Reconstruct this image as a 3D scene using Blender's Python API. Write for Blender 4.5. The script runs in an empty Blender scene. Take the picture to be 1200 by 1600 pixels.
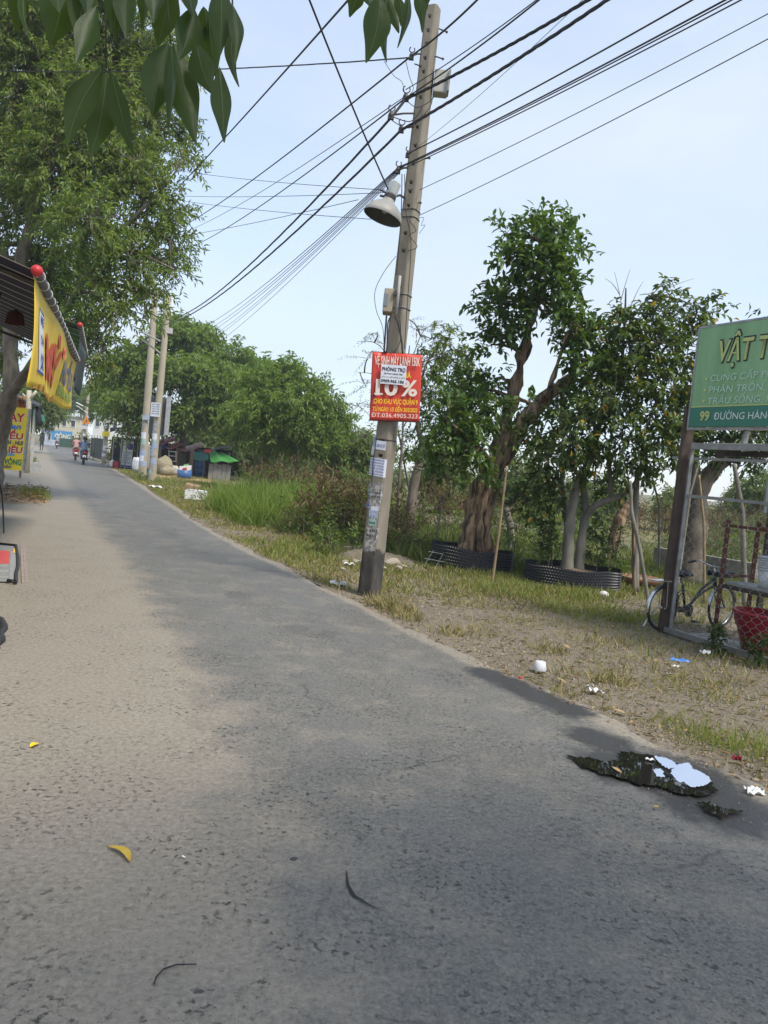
import bpy, bmesh, math, random
import numpy as np
from mathutils import Vector, Matrix

random.seed(7)
rng = np.random.default_rng(7)
SC = bpy.context.scene
COL = SC.collection
R = math.radians

# ------------------------------------------------------------------ camera
EYE = Vector((0, 0, 1.6)); FOC = 1200.0; PITCH = R(3.3); ROLL = R(5.7)
FW = Vector((0, math.cos(PITCH), -math.sin(PITCH)))
U0 = Vector((0, math.sin(PITCH), math.cos(PITCH)))
RT = math.cos(ROLL) * Vector((1, 0, 0)) + math.sin(ROLL) * U0
UP = math.cos(ROLL) * U0 - math.sin(ROLL) * Vector((1, 0, 0))
cam_data = bpy.data.cameras.new('camera')
cam_data.sensor_fit = 'VERTICAL'; cam_data.sensor_height = 36; cam_data.lens = 36 * FOC / 1600
cam_data.clip_start = 0.05; cam_data.clip_end = 3000
cam = bpy.data.objects.new('camera', cam_data); COL.objects.link(cam)
cam.matrix_world = Matrix(((RT.x, UP.x, -FW.x, EYE.x), (RT.y, UP.y, -FW.y, EYE.y), (RT.z, UP.z, -FW.z, EYE.z), (0, 0, 0, 1)))
SC.camera = cam

# ------------------------------------------------------------------ world and sun
SUN_EL, SUN_AZ = R(55), R(132)          # azimuth clockwise from +Y (the way the camera looks)
world = bpy.data.worlds.new('World'); SC.world = world; world.use_nodes = True
wn, wl = world.node_tree.nodes, world.node_tree.links
wn.clear()
w_out = wn.new('ShaderNodeOutputWorld'); w_bg = wn.new('ShaderNodeBackground')
sky = wn.new('ShaderNodeTexSky'); sky.sky_type = 'NISHITA'; sky.sun_disc = False
sky.sun_elevation = SUN_EL; sky.sun_rotation = SUN_AZ
sky.air_density = 1.0; sky.dust_density = .5; sky.ozone_density = 2.2
tc = wn.new('ShaderNodeTexCoord'); mp = wn.new('ShaderNodeMapping'); mp.inputs['Scale'].default_value = (1, 1, 2.6)
nz = wn.new('ShaderNodeTexNoise'); nz.inputs['Scale'].default_value = 1.35; nz.inputs['Detail'].default_value = 7; nz.inputs['Roughness'].default_value = .52
mp.inputs['Location'].default_value = (.35, .1, .2)
cr = wn.new('ShaderNodeValToRGB'); cr.color_ramp.elements[0].position = .40; cr.color_ramp.elements[1].position = .70
cr.color_ramp.elements[0].color = (0.45, 0.45, 0.45, 1); cr.color_ramp.elements[1].color = (.95, .95, .95, 1)
mx = wn.new('ShaderNodeMix'); mx.data_type = 'RGBA'; mx.inputs[7].default_value = (2.9, 3.22, 3.65, 1)   # thin high cloud
wl.new(tc.outputs['Generated'], mp.inputs['Vector']); wl.new(mp.outputs[0], nz.inputs['Vector']); wl.new(nz.outputs['Fac'], cr.inputs['Fac'])
wl.new(cr.outputs['Color'], mx.inputs[0]); wl.new(sky.outputs[0], mx.inputs[6]); wl.new(mx.outputs[2], w_bg.inputs['Color'])
w_bg.inputs['Strength'].default_value = 0.15
wl.new(w_bg.outputs[0], w_out.inputs['Surface'])

sun_data = bpy.data.lights.new('sun', 'SUN'); sun_data.energy = 2.4; sun_data.angle = R(13); sun_data.color = (1, .93, .81)
sun = bpy.data.objects.new('sun', sun_data); COL.objects.link(sun)
sdir = Vector((math.sin(SUN_AZ) * math.cos(SUN_EL), math.cos(SUN_AZ) * math.cos(SUN_EL), math.sin(SUN_EL)))
sun.rotation_euler = sdir.to_track_quat('Z', 'Y').to_euler(); sun.location = (0, 0, 30)

vs = SC.view_settings
vs.view_transform = 'Standard'; vs.look = 'None'; vs.gamma = 1; vs.use_curve_mapping = False; vs.exposure = 0.94
SC.cycles.max_bounces = 6; SC.cycles.transparent_max_bounces = 6

# ------------------------------------------------------------------ helpers
def ray(px, py):
    return FW + RT * ((px - 600) / FOC) - UP * ((py - 800) / FOC)
def gp(px, py, z=0.0):
    d = ray(px, py); return EYE + d * ((z - EYE.z) / d.z)
def at(px, py, Y):
    d = ray(px, py); return EYE + d * (Y / d.y)
def on_plane(px, py, P, n):
    d = ray(px, py); return EYE + d * ((P - EYE).dot(n) / d.dot(n))
def m2(Y):                       # metres per photo pixel at distance Y
    return Y / FOC

BASE = {}
def tag(o, label=None, cat=None, group=None, kind=None):
    if label: o['label'] = label
    if cat: o['category'] = cat
    if group: o['group'] = group
    if kind: o['kind'] = kind
    return o
def root(name, loc, label, cat, group=None):
    o = bpy.data.objects.new(name, None); COL.objects.link(o); o.location = loc; o.empty_display_size = .1
    BASE[o] = Vector(loc); return tag(o, label, cat, group)
def link_mesh(name, me, mats, parent=None, loc=None, smooth=False):
    o = bpy.data.objects.new(name, me); COL.objects.link(o)
    for m in (mats if isinstance(mats, (list, tuple)) else [mats]): me.materials.append(m)
    n = len(me.vertices); co = np.empty(n * 3, np.float32); me.vertices.foreach_get('co', co); co = co.reshape(-1, 3)
    if parent is not None:
        b = BASE[parent]; o.parent = parent
    else:
        if loc is None:
            mn, mxx = co.min(0), co.max(0); loc = ((mn[0] + mxx[0]) / 2, (mn[1] + mxx[1]) / 2, mn[2])
        b = Vector(loc); o.location = b
    BASE[o] = b
    co -= np.array(b, np.float32); me.vertices.foreach_set('co', co.ravel())
    if smooth: me.polygons.foreach_set('use_smooth', np.ones(len(me.polygons), bool))
    me.update(); return o
def copy_tree(o, loc=None, parent=None):
    c = o.copy(); COL.objects.link(c); c.parent = parent
    if loc is not None: c.location = loc
    for ch in o.children: copy_tree(ch, None, c)
    return c

class MB:
    def __init__(s): s.v = []; s.f = []; s.m = []
    def add(s, vs_, fs_, mi=0):
        k = len(s.v); s.v += [tuple(p) for p in vs_]; s.f += [tuple(i + k for i in f) for f in fs_]; s.m += [mi] * len(fs_); return s
    def obox(s, c, ax, ay, az, mi=0):            # centre and three half-axis vectors
        c, ax, ay, az = Vector(c), Vector(ax), Vector(ay), Vector(az)
        P = [c + ax * i + ay * j + az * k for k in (-1, 1) for j in (-1, 1) for i in (-1, 1)]
        F = [(0, 2, 3, 1), (4, 5, 7, 6), (0, 1, 5, 4), (2, 6, 7, 3), (0, 4, 6, 2), (1, 3, 7, 5)]
        return s.add(P, F, mi)
    def box(s, c, sz, mi=0, rz=0):
        ca, sa = math.cos(rz), math.sin(rz)
        return s.obox(c, Vector((ca, sa, 0)) * sz[0] / 2, Vector((-sa, ca, 0)) * sz[1] / 2, Vector((0, 0, sz[2] / 2)), mi)
    def bar(s, a, b, w, h=None, mi=0, upv=(0, 0, 1)):  # square bar from a to b
        a, b = Vector(a), Vector(b); d = (b - a); L = d.length; d.normalize()
        u = Vector(upv)
        if abs(d.dot(u)) > .95: u = Vector((0, 1, 0))
        x = d.cross(u).normalized(); y = x.cross(d)
        return s.obox((a + b) / 2, d * L / 2, x * w / 2, y * (h or w) / 2, mi)
    def tube(s, pts, rad, n=8, mi=0, cap=True, sx=1.0):
        pts = [Vector(p) for p in pts]
        if not hasattr(rad, '__len__'): rad = [rad] * len(pts)
        T = []
        for i in range(len(pts)):
            d = pts[min(i + 1, len(pts) - 1)] - pts[max(i - 1, 0)]
            T.append(d.normalized() if d.length > 1e-9 else Vector((0, 0, 1)))
        u = T[0].orthogonal().normalized(); V = []
        for i, p in enumerate(pts):
            u = (u - T[i] * u.dot(T[i]))
            u = u.normalized() if u.length > 1e-6 else T[i].orthogonal().normalized()
            w = T[i].cross(u)
            V += [p + (u * math.cos(2 * math.pi * k / n) * sx + w * math.sin(2 * math.pi * k / n)) * rad[i] for k in range(n)]
        F = [(i * n + k, i * n + (k + 1) % n, (i + 1) * n + (k + 1) % n, (i + 1) * n + k) for i in range(len(pts) - 1) for k in range(n)]
        if cap: F += [tuple(range(n))[::-1], tuple((len(pts) - 1) * n + k for k in range(n))]
        return s.add(V, F, mi)
    def lathe(s, prof, c=(0, 0, 0), ax=(0, 0, 1), n=16, mi=0, cap=False):
        c, ax = Vector(c), Vector(ax).normalized(); u = ax.orthogonal().normalized(); w = ax.cross(u); V = []
        for r_, z in prof: V += [c + ax * z + (u * math.cos(2 * math.pi * k / n) + w * math.sin(2 * math.pi * k / n)) * r_ for k in range(n)]
        F = [(i * n + k, i * n + (k + 1) % n, (i + 1) * n + (k + 1) % n, (i + 1) * n + k) for i in range(len(prof) - 1) for k in range(n)]
        if cap: F += [tuple(range(n))[::-1], tuple((len(prof) - 1) * n + k for k in range(n))]
        return s.add(V, F, mi)
    def torus(s, c, ax, R_, r_, n=24, k=8, a0=0, a1=2 * math.pi, mi=0, u=None):
        c, ax = Vector(c), Vector(ax).normalized(); u = Vector(u).normalized() if u else ax.orthogonal().normalized(); w = ax.cross(u)
        full = abs(a1 - a0 - 2 * math.pi) < 1e-6
        pts = [c + (u * math.cos(a0 + (a1 - a0) * i / n) + w * math.sin(a0 + (a1 - a0) * i / n)) * R_ for i in range(n + 1)]
        return s.tube(pts, r_, k, mi, cap=not full)
    def sphere(s, c, r_, n=12, m=8, mi=0, sc=(1, 1, 1)):
        c = Vector(c); V = []; F = []
        for i in range(m + 1):
            t = math.pi * i / m
            for k in range(n):
                p = 2 * math.pi * k / n
                V.append(c + Vector((math.sin(t) * math.cos(p) * sc[0], math.sin(t) * math.sin(p) * sc[1], math.cos(t) * sc[2])) * r_)
        F = [(i * n + k, (i + 1) * n + k, (i + 1) * n + (k + 1) % n, i * n + (k + 1) % n) for i in range(m) for k in range(n)]
        return s.add(V, F, mi)
    def sheet(s, fn, nu, nv, mi=0):               # fn(u, v) for u, v in 0..1
        V = [fn(i / nu, j / nv) for j in range(nv + 1) for i in range(nu + 1)]
        F = [(j * (nu + 1) + i, j * (nu + 1) + i + 1, (j + 1) * (nu + 1) + i + 1, (j + 1) * (nu + 1) + i) for j in range(nv) for i in range(nu)]
        return s.add(V, F, mi)
    def thick(s, fn, nu, nv, th, mi=0):           # closed slab following fn, th = offset vector
        th = Vector(th); n = (nu + 1) * (nv + 1)
        V = [Vector(fn(i / nu, j / nv)) for j in range(nv + 1) for i in range(nu + 1)]
        F = [(j * (nu + 1) + i, j * (nu + 1) + i + 1, (j + 1) * (nu + 1) + i + 1, (j + 1) * (nu + 1) + i) for j in range(nv) for i in range(nu)]
        G = [tuple(q + n for q in f[::-1]) for f in F]
        ring = [i for i in range(nu)] + [nu + j * (nu + 1) for j in range(nv)] + [nv * (nu + 1) + i for i in range(nu, 0, -1)] + [j * (nu + 1) for j in range(nv, 0, -1)]
        H = [(ring[(q + 1) % len(ring)], ring[q], ring[q] + n, ring[(q + 1) % len(ring)] + n) for q in range(len(ring))]
        return s.add(V + [p + th for p in V], F + G + H, mi)
    def build(s, name, mats, parent=None, loc=None, smooth=False):
        me = bpy.data.meshes.new(name); me.from_pydata(s.v, [], s.f); mats = mats if isinstance(mats, (list, tuple)) else [mats]
        if max(s.m) > 0: me.polygons.foreach_set('material_index', s.m)
        return link_mesh(name, me, mats, parent, loc, smooth)

# ------------------------------------------------------------------ materials
def nodes(name):
    m = bpy.data.materials.new(name); m.use_nodes = True; nt = m.node_tree
    return m, nt.nodes, nt.links, nt.nodes['Principled BSDF']
def coords(n, l, scale=(1, 1, 1)):
    t = n.new('ShaderNodeTexCoord'); mpn = n.new('ShaderNodeMapping'); mpn.inputs['Scale'].default_value = scale
    l.new(t.outputs['Object'], mpn.inputs['Vector']); return mpn.outputs[0]
def noise(n, l, vec, scale, detail=4, rough=.55):
    q = n.new('ShaderNodeTexNoise'); q.inputs['Scale'].default_value = scale; q.inputs['Detail'].default_value = detail; q.inputs['Roughness'].default_value = rough
    l.new(vec, q.inputs['Vector']); return q.outputs['Fac']
def ramp(n, l, fac, p0, p1, c0=(0, 0, 0, 1), c1=(1, 1, 1, 1)):
    q = n.new('ShaderNodeValToRGB'); e = q.color_ramp.elements; e[0].position = p0; e[1].position = p1
    e[0].color = c0 if len(c0) == 4 else (*c0, 1); e[1].color = c1 if len(c1) == 4 else (*c1, 1)
    l.new(fac, q.inputs['Fac']); return q.outputs['Color']
def mix(n, l, fac, a, b, mode='MIX'):
    q = n.new('ShaderNodeMix'); q.data_type = 'RGBA'; q.blend_type = mode
    for i, x in ((0, fac), (6, a), (7, b)):
        if hasattr(x, 'is_linked') or hasattr(x, 'links'): l.new(x, q.inputs[i])
        elif i == 0: q.inputs[0].default_value = x
        else: q.inputs[i].default_value = x if len(x) == 4 else (*x, 1)
    return q.outputs[2]
def bump(n, l, b, h, strength, dist=.01, prev=None):
    q = n.new('ShaderNodeBump'); q.inputs['Strength'].default_value = strength; q.inputs['Distance'].default_value = dist
    l.new(h, q.inputs['Height'])
    if prev: l.new(prev, q.inputs['Normal'])
    l.new(q.outputs[0], b.inputs['Normal']); return q.outputs[0]
MATS = {}
def M(name, c1, c2=None, scale=6, rough=.7, metal=0, bmp=0, stretch=(1, 1, 1), detail=5, lo=.35, hi=.65, spec=.4):
    if name in MATS: return MATS[name]
    m, n, l, b = nodes(name); v = coords(n, l, stretch); c2 = c2 or tuple(x * .72 for x in c1)
    f = noise(n, l, v, scale, detail); l.new(ramp(n, l, f, lo, hi, c1, c2), b.inputs['Base Color'])
    b.inputs['Roughness'].default_value = rough; b.inputs['Metallic'].default_value = metal; b.inputs['Specular IOR Level'].default_value = spec
    if bmp: bump(n, l, b, noise(n, l, v, scale * 6, 6, .65), bmp, .01)
    MATS[name] = m; return m
def leaf_mat(name, cols, rough=.5, trans=.35, tcol=None):
    m, n, l, b = nodes(name); g = n.new('ShaderNodeNewGeometry'); q = n.new('ShaderNodeValToRGB')
    e = q.color_ramp.elements
    for i in range(len(cols) - 2): e.new(.5)
    for i, c in enumerate(cols): e[i].position = i / (len(cols) - 1); e[i].color = (*c, 1)
    l.new(g.outputs['Random Per Island'], q.inputs['Fac']); l.new(q.outputs[0], b.inputs['Base Color'])
    b.inputs['Roughness'].default_value = rough; b.inputs['Specular IOR Level'].default_value = .35
    t = n.new('ShaderNodeBsdfTranslucent'); mxs = n.new('ShaderNodeMixShader'); mxs.inputs[0].default_value = trans
    tint = mix(n, l, 1.0, q.outputs[0], tcol or (1.9, 1.75, .55), 'MULTIPLY')
    l.new(tint, t.inputs['Color']); l.new(b.outputs[0], mxs.inputs[1]); l.new(t.outputs[0], mxs.inputs[2])
    l.new(mxs.outputs[0], n['Material Output'].inputs['Surface']); MATS[name] = m; return m

# asphalt: worn grey with pits, pale dust drifting in from the left shoulder
def asphalt():
    m, n, l, b = nodes('asphalt'); v = coords(n, l)
    at_ = n.new('ShaderNodeAttribute'); at_.attribute_name = 'dust'
    wt = n.new('ShaderNodeAttribute'); wt.attribute_name = 'wet'
    big = noise(n, l, v, .55, 5, .6); mid = noise(n, l, v, 5, 6, .7); fine = noise(n, l, v, 38, 5, .75); pit = noise(n, l, v, 33, 5, .62); lump = noise(n, l, v, 42, 4, .6)
    c = ramp(n, l, big, .3, .72, (.088, .084, .074), (.15, .144, .127))
    c = mix(n, l, .5, c, ramp(n, l, mid, .3, .75, (.055, .053, .047), (.195, .187, .165)))
    c = mix(n, l, .5, c, ramp(n, l, fine, .28, .72, (.026, .025, .022), (.235, .225, .198)))
    vc = n.new('ShaderNodeTexVoronoi'); vc.inputs['Scale'].default_value = 95; l.new(v, vc.inputs['Vector']); c = mix(n, l, .22, c, ramp(n, l, vc.outputs['Color'], .25, .8, (.022, .021, .019), (.29, .278, .245)))
    tr = n.new('ShaderNodeAttribute'); tr.attribute_name = 'track'
    trf = mix(n, l, 1.0, tr.outputs['Color'], ramp(n, l, noise(n, l, v, 1.1, 5, .6), .3, .75), 'MULTIPLY')
    c = mix(n, l, mix(n, l, .55, (0, 0, 0), trf), c, (.135, .135, .13))
    dw = n.new('ShaderNodeMix'); dw.data_type = 'VECTOR'; dw.inputs[0].default_value = .12; nzv = n.new('ShaderNodeTexNoise'); nzv.inputs['Scale'].default_value = 3; nzv.inputs['Detail'].default_value = 5
    l.new(v, nzv.inputs['Vector']); l.new(v, dw.inputs[4]); l.new(nzv.outputs['Color'], dw.inputs[5])
    ck = n.new('ShaderNodeTexVoronoi'); ck.feature = 'DISTANCE_TO_EDGE'; ck.inputs['Scale'].default_value = .9; l.new(dw.outputs[1], ck.inputs['Vector'])
    ckf = mix(n, l, 1.0, ramp(n, l, ck.outputs['Distance'], .0, .007, (1, 1, 1), (0, 0, 0)), ramp(n, l, noise(n, l, v, .7, 4, .6), .5, .58), 'MULTIPLY')
    c = mix(n, l, mix(n, l, .75, (0, 0, 0), ckf), c, (.03, .03, .029))
    st = ramp(n, l, noise(n, l, v, .95, 3, .5), .60, .72); c = mix(n, l, mix(n, l, .45, (0, 0, 0), st), c, (.055, .056, .055))
    dustn = n.new('ShaderNodeMath'); dustn.operation = 'MULTIPLY_ADD'
    l.new(noise(n, l, v, 2.1, 8, .72), dustn.inputs[0]); dustn.inputs[1].default_value = 1.25; l.new(at_.outputs['Fac'], dustn.inputs[2])
    df = ramp(n, l, dustn.outputs[0], .62, 1.95)
    c = mix(n, l, df, c, ramp(n, l, fine, .3, .75, (.16, .138, .107), (.35, .306, .242)))
    pale = ramp(n, l, dustn.outputs[0], 1.7, 2.15)
    c = mix(n, l, pale, c, ramp(n, l, fine, .3, .72, (.37, .32, .25), (.56, .50, .40)))
    pits = ramp(n, l, pit, .33, .43, (1, 1, 1), (0, 0, 0)); gate = ramp(n, l, noise(n, l, v, 1.9, 6, .7), .43, .60)
    pg = mix(n, l, 1.0, pits, gate, 'MULTIPLY')
    c = mix(n, l, pg, c, (.024, .023, .022))
    hp = ramp(n, l, noise(n, l, v, 62, 3, .5), .66, .74); c = mix(n, l, hp, c, (.19, .185, .17))
    wn_ = n.new('ShaderNodeMath'); wn_.operation = 'MULTIPLY_ADD'; l.new(noise(n, l, v, 7, 6, .7), wn_.inputs[0]); wn_.inputs[1].default_value = .8; l.new(wt.outputs['Fac'], wn_.inputs[2])
    wf = ramp(n, l, wn_.outputs[0], .72, 1.12)
    c = mix(n, l, wf, c, mix(n, l, .5, (.028, .027, .026), (.055, .052, .05)))
    l.new(c, b.inputs['Base Color'])
    l.new(ramp(n, l, wf, 0, 1, (.62, .62, .62), (.34, .34, .34)), b.inputs['Roughness']); b.inputs['Specular IOR Level'].default_value = .55
    vor = n.new('ShaderNodeTexVoronoi'); vor.inputs['Scale'].default_value = 55; l.new(v, vor.inputs['Vector'])
    p = bump(n, l, b, vor.outputs['Distance'], .3, .005); p = bump(n, l, b, lump, .38, .008, p)
    p = bump(n, l, b, fine, .7, .007, p)
    p = bump(n, l, b, mid, .3, .015, p)
    q = n.new('ShaderNodeInvert'); l.new(pg, q.inputs['Color']); bump(n, l, b, q.outputs[0], .9, .009, p)
    return m
def soil(name, a, b_, c3, scale=1.2, stony=.5):
    m, n, l, b = nodes(name); v = coords(n, l)
    big = noise(n, l, v, scale, 6, .65); mid = noise(n, l, v, scale * 7, 6, .7); fine = noise(n, l, v, 45, 5, .75)
    c = ramp(n, l, big, .33, .68, a, b_); c = mix(n, l, ramp(n, l, mid, .45, .7), c, c3); 
    c = mix(n, l, .45, c, ramp(n, l, fine, .3, .72, tuple(x * .35 for x in a), tuple(min(1, x * 1.7) for x in b_)))
    l.new(c, b.inputs['Base Color']); b.inputs['Roughness'].default_value = .92; b.inputs['Specular IOR Level'].default_value = .2
    p = bump(n, l, b, mid, .6, .03); vor = n.new('ShaderNodeTexVoronoi'); vor.inputs['Scale'].default_value = 32; l.new(v, vor.inputs['Vector'])
    p = bump(n, l, b, vor.outputs['Distance'], stony, .012, p); bump(n, l, b, fine, .6, .01, p); return m
ASPH = asphalt()
DIRT = soil('verge_soil', (.125, .104, .078), (.225, .19, .145), (.085, .072, .05))
FIELD = soil('field_soil', (.13, .125, .055), (.19, .17, .08), (.06, .085, .03), .4, .2)
APRON = soil('dusty_concrete', (.27, .245, .205), (.385, .35, .295), (.22, .195, .16), .8, .25)
CONC = M('pole_concrete', (.34, .31, .255), (.235, .21, .17), 3.5, .9, 0, .35, (1, 1, .35))
CONC2 = M('pole_concrete_pale', (.42, .37, .28), (.33, .29, .215), 3, .9, 0, .2, (1, 1, .4))
DARKHOLE = M('dark_hole', (.02, .02, .02), (.012, .012, .012))
GALV = M('galvanised_steel', (.36, .365, .36), (.24, .245, .245), 9, .45, .6)
BROWNST = M('brown_painted_steel', (.085, .055, .042), (.05, .034, .028), 8, .6)
RUST = M('rusty_steel', (.14, .05, .035), (.08, .035, .025), 12, .75)
BLACK = M('black_rubber', (.018, .018, .02), (.03, .03, .032), 8, .55)
CABLE = M('cable_sheath', (.022, .021, .024), (.035, .033, .036), 8, .6)
DKMETAL = M('dark_metal', (.05, .045, .045), (.09, .075, .07), 8, .55, .4)
WHITE = M('white_paint', (.78, .78, .77), (.68, .68, .66), 6, .5)
PAPER = M('white_paper', (.68, .71, .78), (.58, .61, .68), 9, .8)
PAPERB = M('blue_paper', (.36, .42, .55), (.26, .32, .46), 14, .8)
PAPERG = M('green_paper', (.22, .45, .36), (.4, .5, .48), 16, .8)
INK = M('black_ink', (.03, .03, .04), (.04, .04, .05), 5, .8)
INKB = M('blue_ink', (.05, .08, .32), (.07, .1, .36), 5, .8)
BANRED = M('red_banner', (.66, .06, .035), (.50, .05, .035), 7, .5, 0, .0, (1, 1, .25))
PRWHITE = M('printed_white', (.72, .66, .58), (.66, .6, .52), 6, .7)
PRYEL = M('printed_yellow', (.80, .52, .03), (.74, .46, .02), 6, .7)
SIGNG = M('sign_green', (.19, .36, .17), (.26, .45, .235), 4, .5, 0, 0, (1.5, 1.5, .3))
SIGND = M('sign_dark_green', (.04, .18, .125), (.045, .195, .135), 1.2, .5)
SIGNL = M('sign_lime', (.50, .55, .20), (.46, .52, .18), 3, .6)
SIGNP = M('sign_pale', (.48, .66, .54), (.45, .63, .51), 3, .6)
SIGNW = M('sign_white', (.66, .74, .68), (.6, .68, .63), 3, .6)
BANYEL = M('yellow_banner', (.78, .56, .045), (.70, .47, .05), 3, .6, 0, 0, (1, 1, .5))
BARK = M('bark_grey', (.21, .175, .135), (.10, .082, .062), 7, .92, 0, .9, (1, 1, .35))
BARKB = M('bark_brown', (.31, .215, .135), (.055, .04, .028), 13, .95, 0, 1.0, (1, 1, .16), 6, .40, .60)
BARKS = M('bark_smooth', (.24, .225, .185), (.13, .12, .095), 6, .85, 0, .5, (1, 1, .4))
BAMBOO = M('bamboo', (.30, .225, .12), (.2, .14, .075), 7, .6)

# ------------------------------------------------------------------ ground, road, verge
RD = Vector((-math.sin(R(23.5)), math.cos(R(23.5)), 0)); RN = Vector((RD.y, -RD.x, 0))     # along the road, to its right
_ph = rng.uniform(0, 6.28, (12, 3))
def vn(x, y, s):                       # cheap smooth 2-D noise, about -1..1
    x = np.asarray(x) * s; y = np.asarray(y) * s; t = 0
    for i in range(6):
        a = i * 1.047 + .4 * _ph[i, 2]; f = 1 + .55 * i
        t = t + np.sin((x * math.cos(a) + y * math.sin(a)) * f + _ph[i, 0] + 1.7 * np.sin(y * f * .7 + _ph[i, 1])) / (1 + .45 * i)
    return t / 2.4
def resample(P, step):
    P = [Vector(p) for p in P]; out = [P[0]]
    for a, b in zip(P, P[1:]):
        k = max(1, int((b - a).length / step))
        out += [a + (b - a) * (j / k) for j in range(1, k + 1)]
    return out
rpx = [(1200, 1240), (1120, 1200), (1040, 1165), (970, 1132), (900, 1100), (830, 1072), (760, 1042), (690, 1006), (640, 982), (560, 942), (480, 902), (400, 866), (340, 834), (290, 803), (245, 774), (205, 748), (170, 728), (150, 717), (128, 705), (112, 697.5)]
RE = [gp(*p) for p in rpx]
RE = [RE[0] - RD * 18] + RE + [RE[-1] + Vector((-40, 25, 0))]
lpx = [(145, 864), (127, 840), (112, 812), (95, 775), (78, 742), (64, 712), (60, 697)]
LE = [gp(*p) for p in lpx]
LE = [LE[0] - RD * 27] + LE + [LE[-1] + Vector((-40, 18, 0))]
def param(P, Y):                        # x of an edge at a given Y
    for a, b in zip(P, P[1:]):
        if a.y <= Y <= b.y: return a.x + (b.x - a.x) * (Y - a.y) / max(1e-6, b.y - a.y)
    return P[-1].x if Y > P[-1].y else P[0].x
ys = np.concatenate([np.arange(-14, 1.5, 1.0), np.arange(1.5, 9, .12), np.arange(9, 20, .35), np.arange(20, 90, 1.5), np.arange(90, 126, 4)])
PUD = [gp(985, 1198), gp(1060, 1212), gp(1125, 1262), gp(820, 1080)]
V = []; F = []; DU = []; WE = []; TK = []; NC = 46; LX = [14, 10, 7, 5, 3.8, 2.9, 2.2, 1.6, 1.1, .7, .35]
for Y in ys:
    xl, xr = param(LE, Y), param(RE, Y)
    for d in LX:                                              # dusty paved apron left of the lane
        p = Vector((xl, Y, 0)) - RN * d
        V.append((p.x, p.y, .012 * float(vn(p.x, p.y, .9)) * min(1, d / 2))); DU.append(.42 + .43 * max(0, min(1, (Y - 2.4) / 3.5)) + .66 * min(1, d / .9) * max(0, min(1, (Y - 4.2) / 2.5))); WE.append(0); TK.append(0)
    for j in range(NC + 1):
        t = j / NC; tt = t; x = xl + (xr - xl) * tt
        edge = 0.0
        if j == NC: x += .10 * float(vn(Y, j, 2.3)) + .06 * float(vn(Y, j, 7)) + random.uniform(-.035, .035)
        z = .006 * float(vn(x, Y, 2.1)) * min(1, Y / 3 if Y > 0 else 0)
        V.append((x, Y, z)); DU.append(max(0, 1 - t / .25) ** 1.4 * .78 * (.4 + .1 + .5 * max(0, min(1, (Y - 2.6) / 3.5))) + max(0, (t - .93) / .07) * .85); TK.append(math.exp(-((t - .36) / .07) ** 2) + math.exp(-((t - .74) / .07) ** 2))
        d = min([(Vector((x, Y, 0)) - q).length / s for q, s in zip(PUD, (.37, .44, .36, .2))]
                + [(Vector((x, Y, 0)) - gp(*pq)).length / .2 for pq in ((760, 1052), (790, 1064), (815, 1076), (840, 1088), (865, 1098), (890, 1110), (920, 1150), (950, 1160))])
        WE.append(max(0, 1 - d * .62))
n1 = NC + 1 + len(LX)
for i in range(len(ys) - 1):
    for j in range(n1 - 1): F.append((i * n1 + j, i * n1 + j + 1, (i + 1) * n1 + j + 1, (i + 1) * n1 + j))
me = bpy.data.meshes.new('road'); me.from_pydata(V, [], F)
me.attributes.new('dust', 'FLOAT', 'POINT').data.foreach_set('value', DU)
me.attributes.new('track', 'FLOAT', 'POINT').data.foreach_set('value', TK)
me.attributes.new('wet', 'FLOAT', 'POINT').data.foreach_set('value', WE)
road = tag(link_mesh('road', me, ASPH, loc=(0, 0, 0), smooth=True), kind='structure', label='worn grey asphalt lane running away to the left')

mb = MB(); mb.add([(-700, -300, -.09), (700, -300, -.09), (700, 1100, -.09), (-700, 1100, -.09)], [(0, 1, 2, 3)])
tag(mb.build('ground', FIELD, loc=(0, 0, -.09)), kind='structure')

def vz(x, y, d):
    return -.012 - .02 * min(1, d / .4) + (.028 * float(vn(x, y, 1.3)) + .012 * float(vn(x, y, 5))) * min(1, d / .8)
offs = [-.25, 0, .12, .25, .4, .55, .7, .85, 1, 1.2, 1.4, 1.6, 1.8, 2, 2.25, 2.5, 2.8, 3.1, 3.5, 4, 4.6, 5.3, 6.2, 7.5, 9, 11, 14]
yv = np.concatenate([np.arange(-10, 3, 1.0), np.arange(3, 14, .22), np.arange(14, 40, .8), np.arange(40, 110, 4)])
V = []; F = []
for Y in yv:
    e = Vector((param(RE, Y), Y, 0))
    for d in offs:
        p = e + RN * d; V.append((p.x, p.y, vz(p.x, p.y, max(0, d)) if d > 0 else -.012))
n1 = len(offs)
for i in range(len(yv) - 1):
    for j in range(n1 - 1): F.append((i * n1 + j, i * n1 + j + 1, (i + 1) * n1 + j + 1, (i + 1) * n1 + j))
me = bpy.data.meshes.new('verge'); me.from_pydata(V, [], F)
tag(link_mesh('verge', me, DIRT, loc=(0, 0, -.02), smooth=True), kind='structure', label='bare dirt and dry grass verge right of the lane')
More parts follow.
